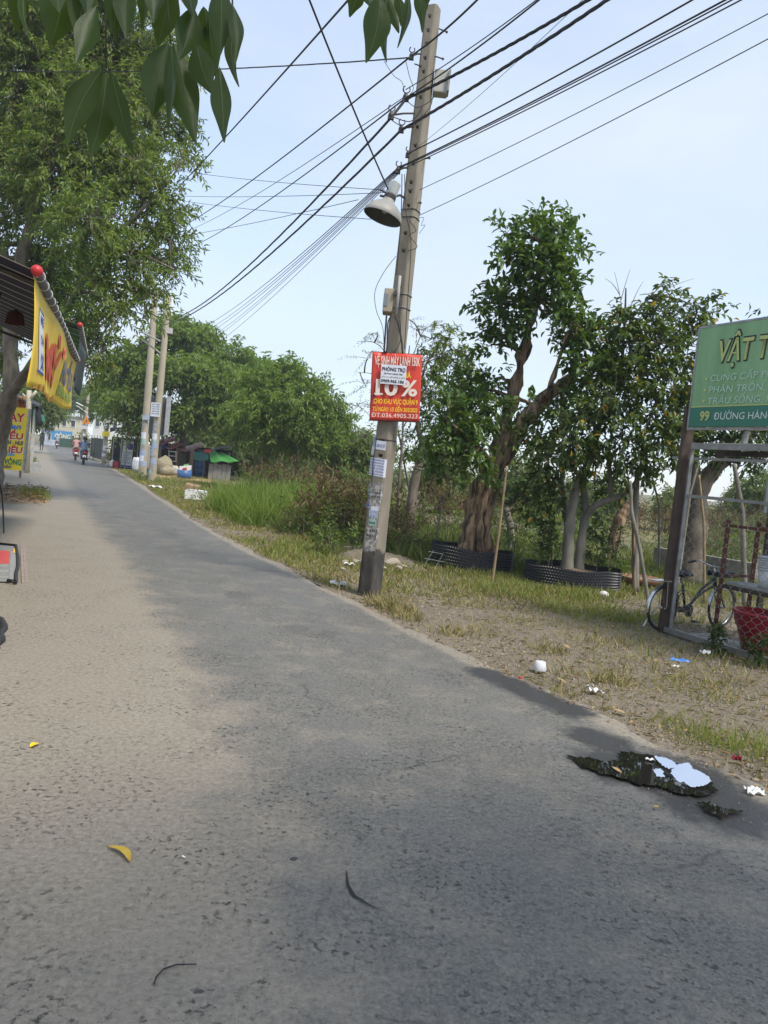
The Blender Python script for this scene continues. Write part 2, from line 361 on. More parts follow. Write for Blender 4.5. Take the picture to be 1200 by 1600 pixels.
# puddle: thin sheets of water lying in the wet hollow at the road edge
WATER = bpy.data.materials.new('dirty_water'); WATER.use_nodes = True
_b = WATER.node_tree.nodes['Principled BSDF']; _b.inputs['Base Color'].default_value = (.012, .012, .010, 1); _b.inputs['Roughness'].default_value = .02; _b.inputs['IOR'].default_value = 1.55; _b.inputs['Specular IOR Level'].default_value = .9
def puddle(pix, label, dz=.013):
    P = [gp(*p, dz) for p in pix]; Q = []
    for i in range(len(P)):
        a, b = P[i], P[(i + 1) % len(P)]
        for k in range(5):
            t = k / 5; p = a + (b - a) * t; p.x += random.uniform(-.012, .012); p.y += random.uniform(-.018, .018); Q.append(p)
    q = MB(); q.add(Q, [tuple(range(len(Q)))])
    o = q.build('puddle', WATER); bm = bmesh.new(); bm.from_mesh(o.data); bmesh.ops.triangulate(bm, faces=bm.faces[:]); bmesh.ops.recalc_face_normals(bm, faces=bm.faces[:])
    if bm.faces[0].normal.z < 0: bmesh.ops.reverse_faces(bm, faces=bm.faces[:])
    bm.to_mesh(o.data); bm.free()
    return tag(o, label=label, kind='structure')
puddle([(884, 1180), (905, 1194), (930, 1206), (962, 1213), (1000, 1226), (1030, 1228), (1060, 1240), (1095, 1243), (1120, 1236), (1112, 1222), (1085, 1204), (1050, 1190), (1018, 1180), (985, 1174), (962, 1176), (972, 1185), (950, 1189), (920, 1183)], 'dark puddle at the road edge mirroring the trees')
GLARE = bpy.data.materials.new('glare_mirror'); GLARE.use_nodes = True
_b = GLARE.node_tree.nodes['Principled BSDF']; _b.inputs['Base Color'].default_value = (.98, .98, .98, 1); _b.inputs['Roughness'].default_value = .03; _b.inputs['Metallic'].default_value = 1  # mirror metal stands in for the water's bright sky reflection
def film(pix, label, near, rise):                # mirror sheet tilted to put bright sky glare on the puddle
    P = [gp(*p, .012) for p in pix]; y0 = min(p.y for p in P)
    x0 = min(p.x for p in P)
    for p in P: p.z = .012 + (p.y - y0) * rise + (p.x - x0) * .09
    Q = []
    for i in range(len(P)):
        a, b = P[i], P[(i + 1) % len(P)]
        for k in range(6):
            p = a.lerp(b, k / 6); p.x += random.uniform(-.006, .006); dy = random.uniform(-.008, .008); p.y += dy; p.z = .012 + (p.y - y0) * rise + (p.x - x0) * .09; Q.append(p)
    q = MB(); q.add(Q, [tuple(range(len(Q)))]); o = q.build('puddle', GLARE); bm = bmesh.new(); bm.from_mesh(o.data); bmesh.ops.triangulate(bm, faces=bm.faces[:])
    bm.faces.ensure_lookup_table(); bm.normal_update()
    if bm.faces[0].normal.z < 0: bmesh.ops.reverse_faces(bm, faces=bm.faces[:])
    bm.to_mesh(o.data); bm.free(); return tag(o, label=label, kind='structure')
film([(1046, 1215), (1058, 1224), (1070, 1226), (1080, 1232), (1096, 1232), (1111, 1229), (1104, 1223), (1092, 1217), (1082, 1215), (1074, 1208), (1058, 1207)], 'tilted mirror film at the road edge giving the bright sky glare', 0, .21)
film([(1022, 1188), (1034, 1198), (1046, 1202), (1060, 1202), (1052, 1196), (1036, 1190)], 'narrow mirror sliver giving sky glare above the larger bright film', 0, .21)
film([(1020, 1207), (1026, 1213), (1038, 1216), (1036, 1209), (1028, 1206)], 'tiny mirror patch giving sky glare left of the larger bright film', 0, .21)
puddle([(1090, 1252), (1100, 1264), (1128, 1278), (1145, 1272), (1168, 1270), (1150, 1264), (1130, 1262), (1112, 1254)], 'small dark puddle below the larger one')

# ------------------------------------------------------------------ leaves, grass
def nrm(a): return a / np.maximum(1e-9, np.linalg.norm(a, axis=-1, keepdims=True))
def leaf_mesh(name, P, D, N, L, W, mat, parent=None, fold=.18, curve=.15, mid=.45, loc=None, six=False):
    P = np.asarray(P, np.float32); D = nrm(np.asarray(D, np.float32)); S = nrm(np.cross(D, N)); N2 = np.cross(S, D); n = len(P)
    L = np.asarray(L, np.float32).reshape(-1, 1) * np.ones((n, 1), np.float32); W = np.asarray(W, np.float32).reshape(-1, 1) * np.ones((n, 1), np.float32)
    if six:
        a, b2 = .33, .7
        V = np.stack([P, P + D * L * a + S * W * .5 + N2 * W * fold, P + D * L * a - S * W * .5 + N2 * W * fold,
                      P + D * L * b2 + S * W * .36 + N2 * (W * fold - L * curve * .4), P + D * L * b2 - S * W * .36 + N2 * (W * fold - L * curve * .4),
                      P + D * L * .97 - N2 * L * curve, P + D * L * .5 - N2 * L * curve * .2], 1)
        k = 7; tri = np.array([[0, 1, 6], [0, 6, 2], [1, 3, 6], [2, 6, 4], [3, 5, 6], [4, 6, 5]])
    else:
        V = np.stack([P, P + D * L * mid + S * W * .5 + N2 * W * fold, P + D * L * mid - S * W * .5 + N2 * W * fold, P + D * L * .97 - N2 * L * curve], 1)
        k = 4; tri = np.array([[0, 1, 3], [0, 3, 2]])
    V = V.reshape(-1, 3); T = (np.arange(n)[:, None, None] * k + tri[None]).reshape(-1, 3)
    me = bpy.data.meshes.new(name); me.vertices.add(len(V)); me.vertices.foreach_set('co', V.astype(np.float32).ravel())
    me.loops.add(T.size); me.loops.foreach_set('vertex_index', T.ravel().astype(np.int32))
    me.polygons.add(len(T)); me.polygons.foreach_set('loop_start', np.arange(0, T.size, 3, dtype=np.int32))
    me.update(calc_edges=True)
    return link_mesh(name, me, mat, parent, loc)
def unit(n):
    return nrm(rng.normal(size=(n, 3)))
def sprays(clusters, dens, tl, nl, droop=.3, up=.2, rmin=.45, flat=1.0, side=.9, ldroop=.25, jit=.35):
    """twigs spread through each lump (centre, radii), leaves set along each twig"""
    PP = []; DD = []; TW = []
    for c, r_ in clusters:
        r_ = np.array(r_ if hasattr(r_, '__len__') else (r_, r_, r_ * flat)); n = max(4, int(dens * (r_[0] * r_[1] + r_[0] * r_[2] + r_[1] * r_[2]) / 3))
        d = unit(n); rad = rng.uniform(rmin ** 2, 1, (n, 1)) ** .5
        lump = 1 + .28 * np.sin(d[:, :1] * 5 + c[0]) * np.sin(d[:, 1:2] * 5.3 + c[1] * 2) + .16 * np.sin(d[:, 2:] * 9 + c[2] * 3)
        pos = np.array(c) + d * rad * r_ * lump
        td = nrm(d * (.8, .8, .8 * flat) + rng.normal(size=(n, 3)) * .45 + np.array((0, 0, up)))
        ln = tl * rng.uniform(.6, 1.25, (n, 1))
        TW.append((np.repeat(np.array(c)[None], n, 0), pos, pos + td * ln * .6 - np.array((0, 0, 1)) * ln * droop * .36))
        t = (np.arange(nl) + .5) / nl; t = t[None, :, None] + rng.uniform(-.04, .04, (n, nl, 1))
        P = pos[:, None] + td[:, None] * ln[:, None] * t - np.array((0, 0, 1)) * (ln[:, None] * droop * t * t)
        perp = nrm(np.cross(td, unit(n)))[:, None] * np.where(np.arange(nl) % 2, 1, -1)[None, :, None]
        perp2 = nrm(np.cross(td[:, None], perp)); ang = rng.normal(size=(n, nl, 1)) * .5
        D = td[:, None] * (1 - .45 * side) + (perp * np.cos(ang) + perp2 * np.sin(ang)) * side + rng.normal(size=(n, nl, 3)) * jit - np.array((0, 0, ldroop))
        PP.append(P.reshape(-1, 3)); DD.append(nrm(D).reshape(-1, 3))
    tw = tuple(np.concatenate([q[i] for q in TW]) for i in range(3))
    return np.concatenate(PP), np.concatenate(DD), tw
def curve_pts(a, b, bow, k=6):
    a, b = Vector(a), Vector(b); return [a + (b - a) * (i / k) + Vector(bow) * math.sin(math.pi * i / k) for i in range(k + 1)]
def tree(name, label, base, limbs, clusters, style, bark, leafmat, group=None, cat='tree', twigs=.12, extra=None, branches=True, tn=9):
    """limbs: [(points, r0, r1)], clusters: [(centre, radius)]"""
    t = root(name, base, label, cat, group)
    q = MB(); nodes_ = []
    for pts, r0, r1 in limbs:
        pts = [Vector(p) for p in pts]; f = []
        for i in range(len(pts) - 1):                         # smooth the limb with a little knottiness
            p0, p1, p2, p3 = pts[max(i - 1, 0)], pts[i], pts[i + 1], pts[min(i + 2, len(pts) - 1)]
            for k in range(5):
                u = k / 5; f.append(.5 * ((2 * p1) + (-p0 + p2) * u + (2 * p0 - 5 * p1 + 4 * p2 - p3) * u * u + (-p0 + 3 * p1 - 3 * p2 + p3) * u ** 3))
        f.append(pts[-1]); m = len(f)
        rr = [(r0 + (r1 - r0) * (i / (m - 1)) ** .8) * (1 + .10 * math.sin(i * 1.9 + r0 * 50) + random.uniform(-.05, .05)) for i in range(m)]
        q.tube(f, rr, tn, 0); nodes_ += list(zip(f, rr))
    P, D, tw = sprays(clusters, **style['spray'])
    if branches:
        for c, r_ in clusters:
            c = Vector(c); best = min(nodes_, key=lambda z: (z[0] - c).length + (2 if z[0].z > c.z + .3 else 0))
            if (best[0] - c).length > .15:
                k = 5; L = (best[0] - c).length
                q.tube(curve_pts(best[0], c, (random.uniform(-.1, .1) * L, random.uniform(-.1, .1) * L, .08 * L), k), [max(.012, min(best[1] * .7, .02 + .02 * L)) * (1 - .7 * i / k) + .006 for i in range(k + 1)], 6)
    if tn >= 12: q.v = [(x + .05 * math.sin(z * 9 + x * 14) * math.sin(y * 11 + z * 4) + random.uniform(-.014, .014), y + random.uniform(-.02, .02), z + random.uniform(-.02, .02)) for x, y, z in q.v]
    q.build('trunk', bark, t, smooth=True)
    if twigs:
        q = MB(); idx = rng.random(len(tw[0])) < twigs; r0 = style.get('twig_r', .008)
        for a, b, c in zip(tw[0][idx], tw[1][idx], tw[2][idx]): q.tube([a + (b - a) * .15, b + (c - b) * 0, c], [r0 * 1.5, r0, r0 * .4], 4, cap=False)
        if q.v: q.build('twigs', bark, t)['kind'] = 'stuff'
    n = len(P); N = nrm(unit(n) * .55 + np.array((0, 0, 1.0)))
    L = style['L'] * rng.uniform(.65, 1.2, n); W = style['W'] * rng.uniform(.75, 1.2, n)
    sel = np.ones(n, bool)
    if extra:
        m2_, frac, nm = extra; sel = rng.random(n) > frac
        leaf_mesh(nm, P[~sel], D[~sel], N[~sel], L[~sel], W[~sel], m2_, t, six=style.get('six', False), curve=style.get('curve', .15))['kind'] = 'stuff'
    leaf_mesh('crown', P[sel], D[sel], N[sel], L[sel], W[sel], leafmat, t, six=style.get('six', False), curve=style.get('curve', .15), fold=style.get('fold', .18))['kind'] = 'stuff'
    return t
def cl(px, py, rpx_, Y, sq=1.0):
    r_ = rpx_ * m2(Y); return (tuple(at(px, py, Y)), (r_, r_, r_ * sq))

L_ACA = leaf_mat('acacia_leaves', [(.08, .12, .03), (.125, .18, .044), (.175, .235, .06), (.14, .195, .05), (.27, .31, .11)], .45, .38, (1.45, 1.6, .65))
L_FLAM = leaf_mat('layered_tree_leaves', [(.105, .165, .042), (.145, .215, .052), (.19, .26, .07), (.155, .23, .058)], .5, .45, (1.4, 1.5, .7))
L_FIG = leaf_mat('fig_leaves', [(.034, .074, .016), (.055, .11, .024), (.08, .145, .032), (.11, .175, .042)], .38, .3)
L_MIX = leaf_mat('glossy_leaves', [(.036, .07, .017), (.058, .10, .024), (.085, .135, .03), (.11, .155, .04)], .4, .3)
L_YEL = leaf_mat('yellow_leaves', [(.42, .25, .02), (.5, .34, .04), (.35, .2, .02), (.55, .4, .06)], .5, .3, (1.3, 1.2, .6))
L_DARK = leaf_mat('dark_leaves', [(.025, .05, .012), (.04, .075, .016), (.055, .09, .02)], .42, .25)
L_FEA = leaf_mat('feathery_leaves', [(.09, .12, .05), (.12, .15, .065), (.16, .18, .09)], .6, .35)
L_FAR = leaf_mat('far_leaves', [(.095, .145, .045), (.13, .18, .058), (.165, .21, .075)], .6, .4, (1.4, 1.45, .8))
L_BUSH = leaf_mat('bush_leaves', [(.065, .115, .028), (.1, .155, .038), (.145, .2, .052)], .5, .35)
L_DRY = leaf_mat('dry_brush', [(.16, .095, .05), (.2, .13, .07), (.13, .085, .045), (.24, .18, .09), (.10, .09, .03)], .8, .2, (1.2, 1.1, .8))
G_DRY = leaf_mat('dry_grass', [(.30, .235, .11), (.38, .305, .15), (.2, .19, .065), (.27, .23, .095), (.15, .16, .05), (.44, .36, .2)], .8, .2, (1.2, 1.15, .7))
G_GRN = leaf_mat('green_grass', [(.095, .14, .032), (.135, .185, .042), (.18, .23, .055), (.24, .255, .08), (.3, .27, .12)], .6, .35)
G_WEED = leaf_mat('weed_blades', [(.055, .09, .022), (.08, .12, .03), (.115, .15, .04), (.17, .17, .07)], .6, .3)
G_TALL = leaf_mat('tall_grass', [(.08, .14, .026), (.115, .19, .035), (.16, .24, .048), (.23, .28, .08)], .55, .4)
L_LIT = leaf_mat('fallen_leaves', [(.30, .2, .09), (.36, .26, .13), (.2, .12, .055), (.12, .08, .045), (.42, .34, .2)], .85, .1, (1, 1, .8))

def blades(name, P, h, w, mat, lean=.45, curve=.35, **k):
    n = len(P); P = np.asarray(P, np.float32); D = nrm(np.c_[rng.normal(size=(n, 2)) * lean, np.ones(n)]); S = nrm(np.cross(D, unit(n))); N2 = np.cross(S, D)
    h = np.asarray(h, np.float32).reshape(-1, 1) * np.ones((n, 1), np.float32); w = np.asarray(w, np.float32).reshape(-1, 1) * np.ones((n, 1), np.float32) * .5; cv = curve * rng.uniform(.3, 1.4, (n, 1))
    at_ = lambda t: P + D * h * t - N2 * h * cv * t * t
    V = np.stack([P - S * w * .7, P + S * w * .7, at_(.4) - S * w, at_(.4) + S * w, at_(.75) - S * w * .6, at_(.75) + S * w * .6, at_(1.0)], 1).reshape(-1, 3)
    tri = np.array([[0, 1, 3], [0, 3, 2], [2, 3, 5], [2, 5, 4], [4, 5, 6]]); T = (np.arange(n)[:, None, None] * 7 + tri[None]).reshape(-1, 3)
    me = bpy.data.meshes.new(name); me.vertices.add(len(V)); me.vertices.foreach_set('co', V.astype(np.float32).ravel()); me.loops.add(T.size); me.loops.foreach_set('vertex_index', T.ravel().astype(np.int32))
    me.polygons.add(len(T)); me.polygons.foreach_set('loop_start', np.arange(0, T.size, 3, dtype=np.int32)); me.update(calc_edges=True)
    o = link_mesh(name, me, mat); o['kind'] = 'stuff'
    for a, b in k.items(): o[a] = b
    return o
def verge_pts(n, y0, y1, d0, d1, power=1.0):
    """points on the right verge: y spread evenly in log(y), offset d from the road edge"""
    Y = np.exp(rng.uniform(math.log(y0), math.log(y1), n)); d = d0 + (d1 - d0) * rng.random(n) ** power
    ex = np.array([param(RE, y) for y in Y]); x = ex + RN.x * d; y = Y + RN.y * d; return x, y, d
EX = np.array([p.x for p in RE]); 
# dry short grass
x, y, d = verge_pts(105000, 2.2, 42, .12, 9, 1.25)
m_ = vn(x, y, .9) + .7 * vn(x, y, 3.1) + .45 * vn(x, y, 8)
dens = np.where(y < 9.5, np.clip((d - .6) / 5.5, 0, .62), np.clip((d - .1) / .5, 0, 1.2)) 
keep = (m_ + rng.normal(size=len(x)) * .25) > (.72 - .95 * dens)
# bare patch at the near edge of the gate and the track beside the pole
x, y, d = x[keep], y[keep], d[keep]; n = len(x)
P = np.c_[x, y, np.full(n, -.05)]
hh = (.025 + .05 * rng.random(n)) * (1 + .5 * np.clip(vn(x, y, 1.7), -.5, 1)) + .02 + .03 * np.clip(d / 6, 0, 1)
gsel = rng.random(n) < np.clip(-.06 + d / 16 + .22 * vn(x, y, .7) + np.where(y > 11, .2, 0), 0.04, .8)
wd = np.clip(.0032 + .0009 * y, .005, .022)
blades('dry_grass', P[~gsel], hh[~gsel], wd[~gsel], G_DRY, .75, label='short straw coloured dry grass on the verge', category='grass')
blades('green_grass', P[gsel], hh[gsel] * 1.25, wd[gsel], G_GRN, .5, label='short green grass under the trees and along the verge', category='grass')
# grass mat along the verge beyond the pole and under the trees
for n0, y0, y1, d0, d1, gfrac, lb1, lb2 in ((75000, 9.6, 45, .08, 4.5, .45, 'straw coloured grass matting the verge beyond the pole', 'green grass matting the verge beyond the pole'), (60000, 8.2, 20, 2.6, 12, .6, 'straw coloured grass among the ring planters', 'green grass among the ring planters')):
    x, y, d = verge_pts(n0, y0, y1, d0, d1, 1.0); m_ = vn(x, y, .8) + .6 * vn(x, y, 2.9)
    keep = m_ + rng.normal(size=n0) * .3 > -.25; x, y = x[keep], y[keep]; n = len(x); P = np.c_[x, y, np.full(n, -.05)]; hh = (.05 + .09 * rng.random(n)) * (1 + .5 * np.clip(vn(x, y, 1.7), -.5, 1)); wd = np.clip(.0011 * y, .009, .03); g_ = rng.random(n) < gfrac + .35 * vn(x, y, .5)
    blades('dry_grass', P[~g_], hh[~g_], wd[~g_], G_DRY, .7, label=lb1, category='grass'); blades('green_grass', P[g_], hh[g_] * 1.2, wd[g_], G_GRN, .5, label=lb2, category='grass')
# lush tufts close to the road at the right edge and by the pole
def tuft(c, n, rad, h, mat, w, lean=.4):
    a = rng.uniform(0, 6.28, n); r_ = rad * rng.random(n) ** .6
    return np.c_[c[0] + np.cos(a) * r_, c[1] + np.sin(a) * r_, np.full(n, c[2] - .03)], h * rng.uniform(.5, 1.15, n)
for spots, mat, w, nm, lb in (([(1075, 1142, 34, .18, .13), (1110, 1156, 40, .2, .15), (1150, 1166, 50, .24, .17), (1190, 1172, 46, .24, .17), (1040, 1125, 18, .10, .13), (1090, 1118, 16, .14, .1), (1180, 1146, 24, .25, .12)], G_GRN, .006, 'grass_tuft', 'green grass tufts at the dirt edge beside the puddle'),
                       ([(605, 945, 110, .25, .2), (625, 955, 80, .22, .16), (500, 905, 60, .25, .14), (640, 965, 60, .2, .13), (700, 985, 40, .2, .12), (880, 1085, 30, .15, .1), (955, 1060, 60, .2, .12), (860, 1015, 50, .2, .11), (735, 985, 50, .3, .1), (930, 1000, 60, .4, .12)], G_DRY, .01, 'grass_tuft', 'straw and green grass tufts along the road edge by the pole')):
    A = []; H = []
    for px, py, n, rad, h in spots:
        p_, h_ = tuft(gp(px, py), n * 2, rad, h, mat, w); A.append(p_); H.append(h_)
    blades(nm, np.concatenate(A), np.concatenate(H), w, mat, .55, label=lb, category='grass')
# tall green grass stand left of the pole
A = []; H = []
for k in range(260):
    px = random.uniform(348, 485); c = gp(px, random.uniform(795, 815)); c = c + RN * random.uniform(0, 3.2) + RD * random.uniform(-1, 3)
    p_, h_ = tuft(c, 170, .5, random.uniform(.5, 1.0), None, 0); A.append(p_); H.append(h_)
blades('tall_grass', np.concatenate(A), np.concatenate(H) * rng.uniform(.5, 1.15, sum(len(h_) for h_ in H)), .016, G_TALL, .33, .55, label='stand of tall bright green grass beside the lane', category='grass')
A = []; H = []
for k in range(210):
    px = random.uniform(335, 560); c = gp(px, 800 + (px - 290) * .24) + RN * random.uniform(.7, 4) + RD * random.uniform(-2, 3)
    p_, h_ = tuft(c, 90, .45, random.uniform(.2, .5), None, 0); A.append(p_); H.append(h_)
blades('weeds', np.concatenate(A), np.concatenate(H), .016, G_WEED, .6, .5, label='knee high green weeds between the verge and the tall grass', category='weeds')
# weeds in the lot under the trees
A = []; H = []
for k in range(340):
    Yk = random.uniform(10.5, 24); px = random.uniform(600, 1230); c = at(px, 800, Yk); c.z = -.05
    hgt = random.uniform(.15, .4) * (1 if Yk > 13.5 else .3)
    p_, h_ = tuft(c, 45, .45, hgt, None, 0); A.append(p_); H.append(h_)
blades('weeds', np.concatenate(A), np.concatenate(H), .018, G_WEED, .6, .5, label='loose green weeds growing in the lot under the trees', category='weeds')
# fallen leaves and twigs
x, y, d = verge_pts(5200, 2.4, 22, -.05, 7, 1.4); n = len(x)
leaf_mesh('leaf_litter', np.c_[x, y, np.full(n, -.008) + rng.uniform(0, .02, n)], np.c_[rng.normal(size=(n, 2)), rng.normal(size=n) * .12], nrm(np.c_[rng.normal(size=(n, 2)) * .35, np.ones(n)]), rng.uniform(.02, .07, n), rng.uniform(.008, .025, n), L_LIT, fold=.3)
tag(bpy.data.objects['leaf_litter'], 'dry fallen leaves scattered over the dirt verge', 'leaves', kind='stuff')
# dead straw lying flat on the dirt
x, y, d = verge_pts(16000, 2.4, 20, .1, 8, 1.2); k_ = vn(x, y, 1.1) + .5 * vn(x, y, 4) > -.15; x, y = x[k_], y[k_]; n = len(x)
leaf_mesh('straw', np.c_[x, y, rng.uniform(-.012, .012, n)], np.c_[rng.normal(size=(n, 2)), rng.normal(size=n) * .1], nrm(np.c_[rng.normal(size=(n, 2)) * .3, np.ones(n)]), rng.uniform(.03, .12, n), np.clip(.0009 * y, .003, .012), G_DRY, fold=.2)
tag(bpy.data.objects['straw'], 'dead straw lying flat on the dirt verge', 'straw', kind='stuff')
# small stones on the verge
STONE = M('verge_stones', (.30, .26, .21), (.18, .155, .125), 30, .9)
q = MB(); x, y, d = verge_pts(6000, 2.3, 16, -.12, 3.2, 1.7)
for a, b in zip(x, y):
    s_ = random.uniform(.005, .018); h = [(a + random.uniform(-1, 1) * s_ * .3 + math.cos(k * 2.1) * s_, b + math.sin(k * 2.1) * s_, -.02) for k in range(3)]
    q.add(h + [(a + random.uniform(-.4, .4) * s_, b, -.012 + s_ * .9)], [(0, 1, 3), (1, 2, 3), (2, 0, 3)])
tag(q.build('gravel', STONE), 'small loose stones along the road edge', 'gravel', kind='stuff')
# grit on the asphalt
q = MB()
for k in range(2400):
    Yk = math.exp(random.uniform(math.log(1.8), math.log(9))); xa, xb = param(LE, Yk), param(RE, Yk); a = xa + (xb - xa) * random.random() ** 1.7 * 1.1 - .15 * (xb - xa); s_ = random.uniform(.002, .007)
    q.add([(a + math.cos(j * 2.1) * s_, Yk + math.sin(j * 2.1) * s_, -.002) for j in range(3)] + [(a, Yk, .004 + s_ * .8)], [(0, 1, 3), (1, 2, 3), (2, 0, 3)])
tag(q.build('grit', STONE), 'fine grit scattered on the asphalt', 'grit', kind='stuff')

# ------------------------------------------------------------------ trees
TG = 'trees along the lane'
S_ACA = dict(spray=dict(dens=150, tl=.6, nl=16, droop=.3, up=.15, rmin=.5, side=.85, ldroop=.3, jit=.35), L=.165, W=.044, curve=.25, twig_r=.009)
S_FLAM = dict(spray=dict(dens=100, tl=1.1, nl=14, droop=.3, up=.05, rmin=.35, flat=.35, side=1.0, ldroop=.18, jit=.18), L=.34, W=.11, curve=.35, twig_r=.012)
S_FIG = dict(spray=dict(dens=430, tl=.34, nl=9, droop=.2, up=.35, rmin=.5, side=1.0, ldroop=.15, jit=.4), L=.155, W=.07, curve=.2, six=True, twig_r=.006)
S_MIX = dict(spray=dict(dens=420, tl=.3, nl=9, droop=.35, up=.1, rmin=.45, side=.9, ldroop=.5, jit=.4), L=.12, W=.052, curve=.2, six=True, twig_r=.006)
S_DARK = dict(spray=dict(dens=330, tl=.3, nl=8, droop=.3, up=.1, rmin=.45, side=.9, ldroop=.5, jit=.4), L=.16, W=.05, curve=.2, twig_r=.006)

# big acacia on the left, hanging over the awnings
Y = 20
pA = lambda x, y, dy=0: at(x, y, Y + dy)
base = gp(-18, 778)
limbs = [([base, pA(-9, 720), pA(3, 660), pA(17, 600), pA(16, 520, .3), pA(30, 420, .2), pA(60, 300), pA(80, 170), pA(90, 20), pA(95, -150)], .30, .07),
         ([pA(12, 625), pA(42, 580, -.6), pA(85, 520, -1.2), pA(130, 440, -1.5), pA(190, 360, -1.5), pA(250, 300, -1.2)], .15, .03),
         ([pA(26, 440), pA(-30, 330, 1), pA(-90, 200, 1)], .16, .05),
         ([pA(70, 270), pA(130, 200, 1), pA(210, 150, 1)], .13, .03),
         ([pA(95, 500, -1.2), pA(130, 520, -2), pA(165, 545, -2.3)], .06, .02)]
cs = []
for x, y, r_, dy in [(40, 110, 95, 0), (130, 150, 85, -1), (215, 150, 65, .5), (270, 190, 42, .5), (285, 240, 26, 0), (90, 260, 85, -1.5), (180, 270, 72, -1), (235, 320, 55, -1), (265, 375, 36, -1.2), (275, 420, 20, -1), (30, 330, 80, .5), (130, 370, 75, -2), (205, 410, 52, -1.6), (240, 455, 30, -1.5), (60, 440, 60, 1), (140, 470, 48, -2), (190, 480, 34, -1.8), (155, 545, 30, -2.2), (140, 575, 18, -2.2), (120, 510, 38, -1.5), (-60, 200, 110, 1.5), (-80, 380, 100, 1.5), (20, 0, 100, 0), (120, 20, 90, .5), (210, 50, 75, 1), (275, 95, 40, 1), (-80, 40, 120, 2), (60, -120, 120, 0), (190, -90, 100, 1), (30, 510, 36, 2), (0, 560, 34, 2.5), (70, 190, 80, 3), (160, 90, 80, 3.2), (110, 430, 60, 2.2), (200, 230, 60, 3)]:
    cs += [cl(x + random.uniform(-.5, .5) * r_, y + random.uniform(-.5, .5) * r_, r_ * random.uniform(.45, .62), Y + dy + random.uniform(-.8, .8)) for _ in range(3)] + [cl(x, y, r_ * .6, Y + dy)]
tree('acacia_tree', 'tall leafy acacia with narrow leaves overhanging the awnings on the left', base, limbs, cs, S_ACA, BARK, L_ACA, TG, extra=(L_DRY, .035, 'dry_leaves'), twigs=.22)

# domed layered tree behind the twin poles
Y = 46; base = gp(283, 741); Y = base.y
limbs = [([base, at(285, 700, Y), at(287, 660, Y), at(290, 600, Y), at(285, 545, Y)], .28, .06), ([at(287, 665, Y), at(330, 620, Y - 1), at(390, 590, Y)], .13, .03), ([at(287, 660, Y), at(245, 620, Y), at(205, 590, Y + 1)], .13, .03), ([at(288, 640, Y), at(310, 580, Y + 1.5), at(350, 550, Y + 1)], .1, .03)]
cs = []
for x, y, r_, dy in [(285, 528, 42, 0), (240, 540, 40, 1), (330, 540, 42, 0), (370, 565, 40, .5), (205, 565, 38, 0), (300, 570, 48, -2), (250, 590, 46, -2), (350, 595, 46, -2.2), (395, 590, 34, -1), (410, 615, 38, -1.5), (190, 605, 34, 0), (215, 630, 32, -1), (275, 640, 40, -2.5), (330, 635, 40, -2.5), (380, 640, 38, -2), (180, 640, 26, .5), (230, 660, 24, -1), (300, 520, 26, 2.5), (165, 610, 22, 2)]:
    cs += [cl(x + random.uniform(-.6, .6) * r_, y + random.uniform(-.45, .45) * r_, r_ * random.uniform(.5, .75), Y + dy + random.uniform(-1, 1), .38) for _ in range(3)]
tree('layered_tree', 'wide domed tree in flat leafy layers behind the twin poles', base, limbs, cs, S_FLAM, BARK, L_FLAM, TG, twigs=.15)

base = gp(468, 775); Y = base.y
limbs = [([base, at(464, 735, Y), at(455, 690, Y), at(450, 640, Y), at(447, 590, Y)], .13, .03), ([at(457, 700, Y), at(490, 655, Y), at(520, 620, Y)], .07, .02), ([at(455, 690, Y), at(420, 660, Y), at(395, 640, Y)], .07, .02)]
cs = [cl(x, y, r_, Y + dy, .6) for x, y, r_, dy in [(445, 585, 30, 0), (480, 600, 28, .4), (410, 600, 28, .3), (500, 625, 28, -.5), (450, 630, 36, -1), (405, 640, 34, -.8), (520, 655, 24, 0), (480, 660, 34, -1), (430, 675, 36, -.8), (390, 660, 28, 0), (512, 690, 24, -.5), (455, 570, 16, .6), (470, 700, 22, .5), (535, 680, 14, 0)]]
tree('layered_tree', 'smaller tree of drooping leafy layers standing in the tall grass', base, limbs, cs, dict(S_FLAM, spray=dict(S_FLAM['spray'], dens=170, tl=.75), L=.25, W=.075), BARK, L_FLAM, TG, twigs=.15)

# thin feathery tree behind the red poster
base = gp(622, 845); Y = base.y
limbs = [([base, at(622, 780, Y), at(628, 700, Y), at(632, 620, Y), at(640, 540, Y)], .05, .012)] + [([at(628 + k * 2, 690 - k * 22, Y), at(628 + sx * 35, 640 - k * 25, Y + .3), at(628 + sx * 70, 630 - k * 24, Y + .2)], .016, .004) for k, sx in enumerate((-1, 1, -1, 1, -1, 1))]
cs = [cl(x, y, r_, Y, .8) for x, y, r_ in [(590, 520, 10), (575, 560, 14), (570, 600, 16), (600, 545, 14), (650, 515, 16), (675, 530, 16), (690, 555, 12), (640, 500, 12), (560, 635, 16), (590, 640, 20), (660, 560, 18), (610, 670, 20), (655, 620, 20), (570, 680, 18)]]
tree('feathery_tree', 'thin sparse feathery tree half hidden behind the red poster', base, limbs, cs, dict(spray=dict(dens=170, tl=.42, nl=14, droop=.3, up=.1, rmin=.1, flat=.6, side=1.0, ldroop=.3, jit=.15), L=.075, W=.016, twig_r=.005), BARK, L_FEA, TG, twigs=.9)

